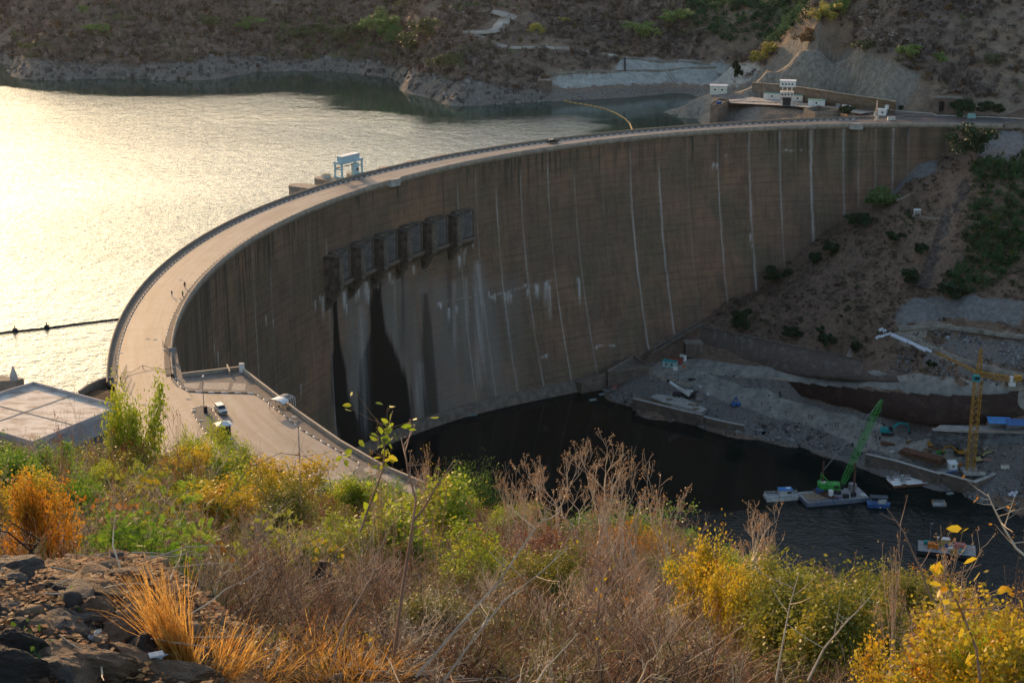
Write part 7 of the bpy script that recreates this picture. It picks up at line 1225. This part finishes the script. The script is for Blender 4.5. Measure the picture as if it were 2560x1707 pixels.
for x, y, lb in [(388, 849, "right pale disc of the pair on the dam road"), (370, 847, "left pale disc of the pair on the dam road"), (452, 700, "single pale disc behind the standing person")]: r = tag(MB().cyl(U(x, y, .0), .55, .05, 14).build("road_disc", m_concp), lb, "manhole cover")  # flat pale discs for unidentified pale spots on the road
sfr = thing("cage_frame", "thin wire cage frame over the water outside the lake side parapet", "frame", tuple(U(262, 905, .5))); b = MB(); c0, c1, c2, c3 = [U(x, y, .3) - sfr.location for x, y in ((272, 885), (256, 884), (257, 912), (272, 914))]
for q0, q1 in ((c0, c1), (c1, c2), (c2, c3), (c0.lerp(c3, .5), c1.lerp(c2, .5)), (c0.lerp(c1, .5), c3.lerp(c2, .5))): b.bar(q0, q1, .07)
b.build("wires", m_dk, sfr)
r = thing("litter_bin", "dark pillar on the traffic island beside the lamp post", "bin", tuple(U(514, 1031, .15))); b = MB(); b.cyl((0, 0, 0), .45, 1.5, 10); b.build("drum", m_dk, r); b = MB(); b.cyl((0, 0, 1.5), .5, .1, 10); b.build("lid", m_dk, r)
for x, y, lb in [(485, 1026, "left"), (503, 1051, "right"), (465, 962, "corner")][:2]: tag(MB().box(U(x, y, .25), (.6, .4, .2)).build("kerb_light", m_creamw), "pale block on the %s side of the traffic island" % lb, "block")
for x, y, i in [(442, 789, 0), (436, 828, 1), (431, 848, 2), (431, 888, 3), (434, 917, 4), (446, 947, 5), (459, 708, 6), (450, 745, 7)]: tag(MB().box(U(x, y, .2), (.45, .45, .14)).build("drain_cover", m_creamw), "small pale drain cover on the inner footway of the dam", "drain cover", group="pale drain covers on the footway")
# ------------------------------------------------------------------ people
def person(label, p, rz, top, leg, h_=1.72, step=.12, arm=.05):
    r = thing("person", label, "person", tuple(p), rz); s_ = h_ / 1.72; J = [(0, 0, .95), (0, 0, 1.2), (0, 0, 1.42), (0, 0, 1.52), (0, .01, 1.63), (-.09, 0, .9), (-.10, step, .48), (-.10, step * .4, .06), (-.10, step * .4 + .14, .03), (.09, 0, .9), (.10, -step, .48), (.10, -step * 1.6, .08), (.10, -step * 1.6 + .13, .03), (-.19, 0, 1.40), (-.24, -arm, 1.13), (-.22, arm, .88), (-.22, arm + .03, .80), (.19, 0, 1.40), (.24, arm, 1.13), (.22, -arm + .08, .88), (.22, -arm + .11, .80)]
    E = [(0, 1), (1, 2), (2, 3), (3, 4), (0, 5), (5, 6), (6, 7), (7, 8), (0, 9), (9, 10), (10, 11), (11, 12), (2, 13), (13, 14), (14, 15), (15, 16), (2, 17), (17, 18), (18, 19), (19, 20)]; RD = [.14, .13, .15, .06, .105, .10, .07, .045, .04, .10, .07, .045, .04, .06, .045, .032, .035, .06, .045, .032, .035]
    me = bpy.data.meshes.new("body"); me.from_pydata([tuple(c * s_ for c in j) for j in J], E, []); o = link("body", me, r); sk = o.modifiers.new("skin", 'SKIN')
    for i, v in enumerate(me.skin_vertices[0].data): v.radius = (RD[i] * s_,) * 2; v.use_root = (i == 0)
    o.modifiers.new("smooth", 'SUBSURF').levels = 1; me.materials.append(mat("skin", (.10, .06, .04), .6) if "skin" not in bpy.data.materials else bpy.data.materials["skin"])
    b = MB(); b.tube([(0, 0, .88 * s_), (0, 0, 1.1 * s_), (0, 0, 1.38 * s_), (0, 0, 1.47 * s_)], [.175 * s_, .165 * s_, .205 * s_, .09 * s_], 10); b.build("shirt", top, r, smooth=True)
    for sg, yy in ((-1, step), (1, -step)): b = MB(); b.tube([(sg * .09 * s_, 0, .95 * s_), (sg * .10 * s_, yy, .5 * s_), (sg * .10 * s_, yy * (.4 if sg < 0 else 1.6), .08 * s_)], [.125 * s_, .085 * s_, .07 * s_], 8); b.build("trousers", leg, r, smooth=True)
    b = MB(); b.sphere((0, -.01, 1.67 * s_), (.105 * s_, .115 * s_, .10 * s_), 10, 6); b.build("hair", m_dk, r, smooth=True); return r
cl = {k_: mat(k_ + "_cloth", c_, .9) for k_, c_ in dict(dark=(.03, .03, .04), green=(.06, .30, .08), brown=(.16, .08, .05), blue=(.05, .07, .14), pale=(.45, .42, .38)).items()}
person("person in dark clothes standing by the inner parapet of the dam road", U(462.5, 719, 0), R(200), cl['dark'], cl['brown'], 1.85); person("person in a green top walking behind the one in dark clothes", U(457, 741, 0), R(190), cl['green'], cl['dark'], 1.7); person("person walking in the middle of the dam road", U(429.8, 740, 0), R(170), cl['blue'], cl['pale'], 1.65)
person("person in a dark red top at the inner kerb near the terrace", U(430, 948, 0), R(190), cl['brown'], cl['dark'], 1.7)
# ------------------------------------------------------------------ nearest ground: rocks, litter, dry grass
def cards6(cen, size, asp, r_):
    """leaf of six points folded along its rib"""
    n_ = len(cen); a = rdirs(n_, r_); b = np.cross(a, rdirs(n_, r_)); b /= np.linalg.norm(b, axis=1, keepdims=True) + 1e-9; c = np.cross(a, b); s_ = (size * r_.uniform(.6, 1.3, n_))[:, None]; L = a * s_ * asp; W = b * s_ * .42 + c * s_ * .14
    W2 = -b * s_ * .42 + c * s_ * .14; V = np.stack([cen, cen + L * .3 + W, cen + L * .68 + W * .85, cen + L, cen + L * .68 + W2 * .85, cen + L * .3 + W2], 1).reshape(-1, 3); i = np.arange(n_)[:, None] * 6
    return V, np.concatenate([i + np.array([0, 1, 2, 3]), i + np.array([0, 3, 4, 5])])
def GN(x, y): return ground_at(x, y, lambda X, Y: g_near(X, Y), 3.)
def rock_mesh(name, seed, size, m, parent=None, sub=5, flat=.0):
    r_ = np.random.default_rng(seed); b = bpy.data.meshes.new(name); import bmesh
    bm = bmesh.new(); bmesh.ops.create_icosphere(bm, subdivisions=sub, radius=1.); V = np.array([v.co[:] for v in bm.verts])
    for _ in range(15): # chop with planes for angular faces
        d = rdirs(1, r_)[0]; h_ = r_.uniform(.5, .82); t = V @ d; V = V - np.maximum(t - h_, 0)[:, None] * d * .94
    n1 = fbm(V[:, 0] * 1.7 + seed, V[:, 1] * 1.7 + V[:, 2] * 1.9, 4); n2 = fbm(V[:, 0] * 9 + seed, V[:, 1] * 9 + V[:, 2] * 11, 3); V = V * (1 + .20 * n1 + .06 * n2)[:, None] * np.array(size)
    for v, c in zip(bm.verts, V): v.co = c
    bm.to_mesh(b); bm.free(); b.materials.append(m); return link(name, b, parent)
def rockmat(name, c1, c2, c3):
    n = NB(name); o_ = n.tc.outputs["Object"]; a_ = n.noise(o_, 2.2, 9, .72); s_ = n.noise(n.mapv(o_, (1, 1, 6)), 3., 6, .7); k = n.mix(n.rmp(a_, .38, .62), c1, c2); k = n.mix(n.rmp(s_, .5, .68, 0, .8), k, c3); f_ = n.noise(o_, 14., 6, .75); k = n.mix(n.rmp(f_, .5, .7, 0, .6), k, c1); n.bump(n.math('ADD', n.math('ADD', a_, n.math('MULTIPLY', s_, .8)), n.math('MULTIPLY', f_, .35)), .12); return n.fin(k, .88, .25)
rk_g = rockmat("grey_rock", (.12, .10, .085), (.21, .17, .14), (.30, .22, .15)); rk_d = rockmat("dark_rock", (.045, .038, .034), (.085, .072, .062), (.15, .11, .08)); rk_b = rockmat("brown_rock", (.20, .13, .085), (.32, .22, .14), (.12, .08, .055))
RK = [(190, 1520, 9.8, (.62, .42, .22), -.5, rk_d, "long dark smooth boulder below the orange bush"), (60, 1490, 10.2, (.60, .40, .16), .3, rk_g, "flat grey slab at the left edge under the dark bush"), (30, 1560, 9.2, (.34, .24, .14), .1, rk_g, "grey broken slab at the left edge, under the flat slab"), (110, 1580, 9.0, (.50, .26, .13), -.4, rk_g, "long narrow grey rock in front of the dark boulder"), (250, 1560, 9.0, (.26, .22, .2), .6, rk_b, "rough brown rock right of the dark boulder"), (300, 1600, 8.6, (.24, .2, .2), .2, rk_b, "rounded brown rock left of the dry grass clump"),
      (70, 1640, 8.0, (.32, .2, .2), .2, rk_d, "black shaded rock low at the left edge"), (150, 1660, 7.9, (.5, .28, .14), -.3, rk_b, "brown rock shelf at the bottom left"), (240, 1680, 7.8, (.60, .3, .16), -.35, rk_b, "wide brown rock slab along the bottom edge"), (430, 1692, 7.8, (.50, .22, .12), -.1, rk_b, "pale brown slab at the bottom below the dry grass"), (30, 1700, 7.6, (.4, .3, .2), 0, rk_d, "dark rock in the bottom left corner"), (260, 1612, 8.4, (.12, .05, .05), .2, rk_g, "small grey stone beside the white cup"), (350, 1660, 8.0, (.4, .22, .10), -.3, rk_b, "brown slab under the leaf litter right of the cup"), (10, 1440, 11.5, (.5, .4, .2), .2, rk_g, "grey rock at the left edge behind the flat slab")]
for i, (x, y, r, sz, rz, mm, lb) in enumerate(RK):
    p = GN(x, y); sz = (sz[0] * .55, sz[1] * .55, sz[2] * .75); o = rock_mesh("boulder", 900 + i, sz, mm); o.location = (p.x, p.y, p.z + sz[2] * .15); o.rotation_euler = (random.uniform(-.2, .2), random.uniform(-.2, .2) + .1, rz); tag(o, lb, "rock")
for i in range(130):
    x, y = random.uniform(-20, 360), random.uniform(1450, 1705); q = .04 + .16 * random.random() ** 2; p = GN(x, y); o = rock_mesh("stone", 960 + i, (q * random.uniform(1, 1.9), q, q * random.uniform(.45, .8)), random.choice([rk_g, rk_b, rk_d]), None, 3); o.location = p; o.rotation_euler = (random.uniform(-.4, .4), random.uniform(-.4, .4), random.uniform(0, 6)); tag(o, "loose broken stone among the rocks at the lower left", "rock", "loose broken stones at the lower left")
# small stones, dead leaves and sticks: uncountable ground cover
def ground_scat(n_, rmin, rmax, az0, az1): r = rng.uniform(rmin, rmax, n_); az = np.radians(rng.uniform(az0, az1, n_)); x, y = r * np.sin(az), r * np.cos(az); return np.stack([x, y, g_near(x, y)], 1)
P = ground_scat(2600, 5.5, 16, -22, 22); nn_ = len(P); scatter("stones", rockp, P, rng.uniform(0, 6.28, nn_), .015 + .12 * rng.random(nn_) ** 4, pal(nn_, [(.17, .12, .08), (.10, .085, .075), (.24, .17, .11)], [3, 2, 2]), rng.integers(0, 8, nn_), m_rock, "loose stones on the nearest ground", "stones")
lv = []
for s_ in range(6):
    r_ = np.random.default_rng(s_); a_ = r_.normal(size=(4, 3)) * .08; v = np.array([(-.5, 0, 0), (0, .28, .12), (.5, 0, .02), (0, -.28, .1)]) + a_; v[:, 2] = np.abs(v[:, 2]); lv.append((v, np.array([(0, 1, 2, 3)])))
m_litter = tint_mat("leaf_litter", .7, .25, .4)
P = ground_scat(42000, 5.5, 15, -22, 10); nn_ = len(P); P[:, 2] += rng.uniform(0, .05, nn_); scatter("leaf_litter", lv, P, rng.uniform(0, 6.28, nn_), rng.uniform(.02, .065, nn_), pal(nn_, [(.26, .09, .03), (.33, .19, .08), (.15, .06, .03), (.40, .28, .15), (.07, .04, .025)], [4, 3, 4, 1, 4]), rng.integers(0, 6, nn_), m_litter, "carpet of dead brown and orange leaves on the nearest ground", "leaf litter")
# sticks
pt = []
for i in range(260):
    r = rng.uniform(6.5, 14); az = math.radians(rng.uniform(-20, 14)); x, y = r * math.sin(az), r * math.cos(az); z = float(g_near(np.array([x]), np.array([y]))[0]) + .04; L_ = rng.uniform(.12, .7); d = rng.normal(size=3); d[2] *= .25; d /= np.linalg.norm(d); q = [np.array([x, y, z])]
    for k_ in range(4): d = d + rng.normal(size=3) * .16; d[2] = d[2] * .7; d /= np.linalg.norm(d); q.append(q[-1] + d * L_ / 4)
    pt.append((np.array(q) + [0, 0, .03], np.linspace(.005, .002, 5) * rng.uniform(.6, 1.5)))
v, f = tubes(pt, 4); tag(np_mesh("fallen_twigs", v, f, bk_pale), "fallen dry sticks lying on the nearest ground", "twigs", kind='stuff')
# dry grass
gr_m = leaf_mat("dry_grass_blade", (.62, .36, .09), (.50, .25, .05), (.70, .48, .18), trans=.55, sc_=6., rough=.5)
def grass_mesh(seed, n_, H_, spread, lean, base=.06, droop=.5, w=.006, cone=False):
    r_ = np.random.default_rng(seed); V = []; Fq = []; b = 0
    for i in range(n_):
        a_ = r_.uniform(0, 6.28); br = base * math.sqrt(r_.random()); p = np.array([br * math.cos(a_), br * math.sin(a_), 0.]); d = np.array([math.cos(a_) * spread * r_.random() + lean[0], math.sin(a_) * spread * r_.random() + lean[1], 1.]); d /= np.linalg.norm(d); L_ = H_ * r_.uniform(.2, 1.) ; s_ = np.cross(d, r_.normal(size=3)); s_ /= np.linalg.norm(s_); ww = w * r_.uniform(.6, 1.4); k_ = 6; dd = d.copy(); dr = droop * r_.uniform(.1, 1.2)
        for j in range(k_ + 1):
            t = j / k_; wj = ww * (1 - t * .85); V += [p - s_ * wj, p + s_ * wj]
            if j: Fq.append((b + 2 * j - 2, b + 2 * j - 1, b + 2 * j + 1, b + 2 * j))
            dd = dd + np.array([0, 0, -dr * .32 * t]) + r_.normal(size=3) * .10; dd /= np.linalg.norm(dd); p = p + dd * L_ / k_
        b += 2 * (k_ + 1)
    return np.array(V), np.array(Fq)
def tuft(label, x, y_top, y_base, r, n_, spread, lean, base, droop, w, seed, name="grass_tuft"):
    p = GN(x, y_base); H_ = (y_base - y_top) * (p - Vector((0, 0, HC))).length * 1.35 / F; v, f = grass_mesh(seed, n_, H_, spread, lean, base, droop, w); v2, f2 = grass_mesh(seed + 1, n_ // 3, H_ * .35, spread * 2.5 + .4, (0, 0), base * 1.3, 1.0, w); v, f = np.r_[v, v2], np.r_[f, f2 + len(v)]; o = thing(name, label, "grass", (p.x, p.y, p.z - .02)); np_mesh("blades", v, f, gr_m, o)
    return o
tuft("tall golden clump of dry grass leaning left at the lower left", 455, 1430, 1660, 8.6, 460, .09, (-.28, 0), .075, .22, .0032, 11)
tuft("low spreading mat of dry grass right of the tall clump", 545, 1560, 1665, 8.5, 260, .9, (.3, 0), .18, 1.4, .004, 21); tuft("dry golden grass at the bottom under the yellow creeper", 640, 1590, 1690, 8.4, 170, .9, (.2, 0), .2, 1.5, .0035, 31); tuft("dry golden grass at the bottom left of the green bush", 900, 1600, 1700, 9.4, 200, 1., (.3, 0), .25, 1.1, .004, 41); tuft("dry grass behind the yellow creeper", 780, 1560, 1660, 10., 240, .8, (.1, 0), .25, 1.1, .004, 51); tuft("small dry grass tuft beside the bottom brown leaves", 840, 1620, 1700, 8.8, 200, .9, (-.2, 0), .2, 1.3, .004, 61)
# creeping plants with round yellow green leaves
def creeper(label, pts, r, lsz, m, seed):
    P = []
    for x, y in pts: P.append(GN(x, y) + Vector((0, 0, .05)))
    root = thing("creeper", label, "creeper", tuple(P[0])); Q = []
    for a_, b_ in zip(P[:-1], P[1:]): Q += [a_.lerp(b_, i / 5) - P[0] for i in range(5)]
    b = MB(); b.tube(Q, .006, 4); b.build("stem", bk_brown, root); r_ = np.random.default_rng(seed); c = np.repeat(np.array([tuple(q) for q in Q]), 5, 0) + r_.normal(size=(len(Q) * 5, 3)) * [.03, .03, .035]; v, f = cards6(c, lsz * .7, 1.1, r_); np_mesh("leaves", v, f, m, root)
creeper("bright yellow green creeper over the dead leaves at the bottom", [(612, 1650), (650, 1640), (690, 1622), (720, 1605), (745, 1590)], 8.4, .055, lf_lime, 3); creeper("small yellow creeper right of the larger one", [(880, 1640), (905, 1625), (935, 1610)], 9.2, .05, lf_yel, 4); creeper("low green weed between the rocks at the left", [(185, 1590), (190, 1560), (195, 1535), (193, 1515)], 8.6, .045, lf_green, 5); creeper("green weed climbing the dark rock in the lower left corner", [(60, 1690), (80, 1650), (60, 1620), (90, 1640), (120, 1655)], 7.6, .05, lf_dk, 6)
# slender twig with yellow leaves reaching over the dark water, tall forked stems
def stem(label, pts, r, rad, m, leaf=None, lsz=.05, lfrac=.5, seed=1, name="tall_stem"):
    P = []
    for k_ in pts: x, y = k_[:2]; a_ = U(x, 1500, HC - 10); az = math.atan2(a_.x, a_.y); P.append(UY(x, y, r * math.cos(az) + (k_[2] if len(k_) > 2 else 0)))
    root = thing(name, label, "stem", tuple(P[0])); L = [p - P[0] for p in P]; Q = []
    for i in range(len(L) - 1):
        for j in range(4): Q.append(L[i].lerp(L[i + 1], j / 4))
    Q.append(L[-1]); b = MB(); rad *= .75; b.tube(Q, list(np.linspace(rad, rad * .3, len(Q))), 5); r_ = np.random.default_rng(seed); tips = []
    for i in range(3, len(Q)):
        if r_.random() < .55: d = Vector(r_.normal(size=3)); d.z = abs(d.z); d.normalize(); e_ = Q[i] + d * r_.uniform(.08, .35); b.tube([Q[i], Q[i].lerp(e_, .5) + Vector((0, 0, -.01)), e_], [rad * .35, rad * .25, rad * .15], 4); tips.append(e_)
        if r_.random() < lfrac: tips.append(Q[i])
    b.build("twig", m, root)
    if leaf and tips: c = np.array([tuple(t) for t in tips]).repeat(2, 0) + r_.normal(size=(len(tips) * 2, 3)) * .02; v, f = cards6(c, lsz * .62, 1.7, r_); np_mesh("leaves", v, f, leaf, root)
stem("slender stem with yellow green leaves reaching over the dam water", [(900, 1330), (925, 1260), (955, 1180), (962, 1130), (958, 1095), (975, 1080), (972, 1062)], 9, .010, bk_brown, lf_lime, .055, .9, 7)
stem("tall forked stem, left branch, before the dark water", [(985, 1640), (1005, 1480), (1030, 1320), (1040, 1250), (1020, 1180), (1010, 1112)], 10, .018, bk_brown, lf_tan, .02, .2, 8); stem("tall forked stem, right branch pointing up right", [(1035, 1300), (1060, 1270), (1100, 1200), (1138, 1146)], 10, .013, bk_brown, lf_tan, .02, .2, 9)
stem("long arching stem across the terrace road", [(560, 1260), (620, 1170), (700, 1132), (760, 1140), (820, 1175), (832, 1250), (835, 1330)], 11, .0045, bk_brown, None, .02, .1, 10); stem("thin vertical stem before the terrace road", [(752, 1260), (750, 1180), (748, 1088)], 14, .006, bk_brown, None, .02, .1, 11)
stem("pale slanting stem at the bottom right of the middle", [(1040, 1690), (1150, 1560), (1250, 1450), (1330, 1330), (1365, 1290)], 9, .014, bk_pale, None, .02, .1, 12); stem("second pale slanting stem beside it", [(1110, 1700), (1180, 1600), (1260, 1500), (1340, 1440), (1420, 1370)], 9, .012, bk_pale, None, .02, .1, 13)
stem("pale upright stem in front of the large olive bush, left", [(1940, 1700), (1958, 1600), (1975, 1510), (1998, 1430)], 9, .010, bk_pale, None, .02, .1, 14); stem("pale forked stem in front of the large olive bush, right", [(2020, 1700), (2060, 1620), (2110, 1560), (2160, 1510)], 9, .012, bk_pale, None, .02, .1, 15); stem("slanting bare stem with dead leaves above the salvage barge", [(2330, 1500), (2300, 1420), (2260, 1330), (2217, 1270)], 12, .012, bk_brown, lf_tan, .02, .3, 16)
stem("brown stem with yellow leaves in the lower right corner", [(2450, 1700), (2440, 1620), (2410, 1540), (2375, 1470), (2350, 1410)], 8, .012, bk_brown, lf_yel, .06, .9, 17); stem("pale crooked branch at the right edge over the river works", [(2600, 1420), (2540, 1370), (2510, 1320), (2480, 1260), (2470, 1235)], 14, .018, bk_pale, lf_org, .03, .1, 18); stem("pale branch forking right beside it", [(2510, 1320), (2520, 1290), (2537, 1240)], 14, .010, bk_pale, None, .02, .1, 19)
stem("bare stem standing left of the golden bush in the lower middle", [(1500, 1700), (1490, 1560), (1505, 1440), (1560, 1330)], 10, .012, bk_brown, lf_yel, .03, .4, 20); stem("long pale stem leaning left in the lower middle", [(820, 1690), (860, 1560), (930, 1440), (940, 1380)], 10, .012, bk_grey, None, .02, .1, 21); stem("brown slanting stem left of the middle", [(760, 1560), (720, 1480), (700, 1400), (650, 1330)], 11, .012, bk_brown, None, .02, .1, 22); stem("dark branches at the left edge above the rocks", [(10, 1420), (60, 1400), (100, 1350), (20, 1300)], 11, .016, bk_dark, None, .02, .1, 23); stem("dark slanting branch over the rocks at the left", [(130, 1440), (80, 1380), (20, 1330), (-40, 1320)], 11, .014, bk_dark, None, .02, .1, 24)
# charred stump, roots, litter left by visitors
def stumpo(label, x, y, r, R0, H_, m, seed): a_ = U(x, 1500, HC - 10); az = math.atan2(a_.x, a_.y); p = UY(x, y, r * math.cos(az)); o = thing("tree_stump", label, "stump", tuple(p)); b = MB(); b.tube([(0, 0, -.2), (0, 0, .05), (.02, 0, H_ * .5), (.05, 0, H_)], [R0 * 1.5, R0, R0 * .8, R0 * .85], 10); b.build("trunk", m, o, smooth=True); b = MB(); [b.tube([(0, 0, .05), (math.cos(t) * R0 * 2, math.sin(t) * R0 * 2, -.02), (math.cos(t) * R0 * 3.4, math.sin(t) * R0 * 3.4, -.12)], [R0 * .5, R0 * .3, R0 * .1], 6) for t in (.3, 2., 3.6, 5.)]; b.build("root", m, o)
stumpo("charred black stump under the orange bush", 165, 1440, 11.5, .055, .16, bk_dark, 1); stumpo("dark hollow stump in the middle of the hillside", 800, 1440, 19, .07, .2, bk_dark, 2)
a_ = GN(229, 1605); o = thing("paper_cup", "crushed white paper cup on the rocks at the lower left", "cup", (a_.x, a_.y, a_.z + .02)); b = MB(); b.tube([(0, 0, 0), (.05, -.02, .03)], [.028, .036], 12); b.build("cup", m_white, o); b = MB(); b.tube([(.05, -.02, .03), (.053, -.021, .032)], [.039, .039], 12); b.build("rim", m_creamw, o)
a_ = GN(385, 1655); o = thing("crumpled_wrapper", "crumpled pale blue plastic wrapper below the dry grass", "wrapper", (a_.x, a_.y, a_.z + .03)); rock_mesh("plastic", 77, (.09, .05, .04), mat("pale_blue_plastic", (.45, .52, .62), .3, spec=.6), o, 3); b = MB(); b.box((.02, -.02, .03), (.08, .05, .01), .4); b.build("flap", m_white, o)

# ------------------------------------------------------------------ air
hz = MB(); hz.box((0, 800, 35), (3400, 1900, 310)); hm = bpy.data.materials.new("haze_air"); hm.use_nodes = True; N = hm.node_tree.nodes
N.remove(N["Principled BSDF"]); pv = N.new("ShaderNodeVolumePrincipled"); pv.inputs["Color"].default_value = (.95, .93, .9, 1); pv.inputs["Density"].default_value = 0.000006; pv.inputs["Anisotropy"].default_value = .7
hm.node_tree.links.new(pv.outputs[0], N["Material Output"].inputs["Volume"])
tag(hz.build("haze", hm), "thin golden evening haze over lake and valley", "haze", kind='stuff')
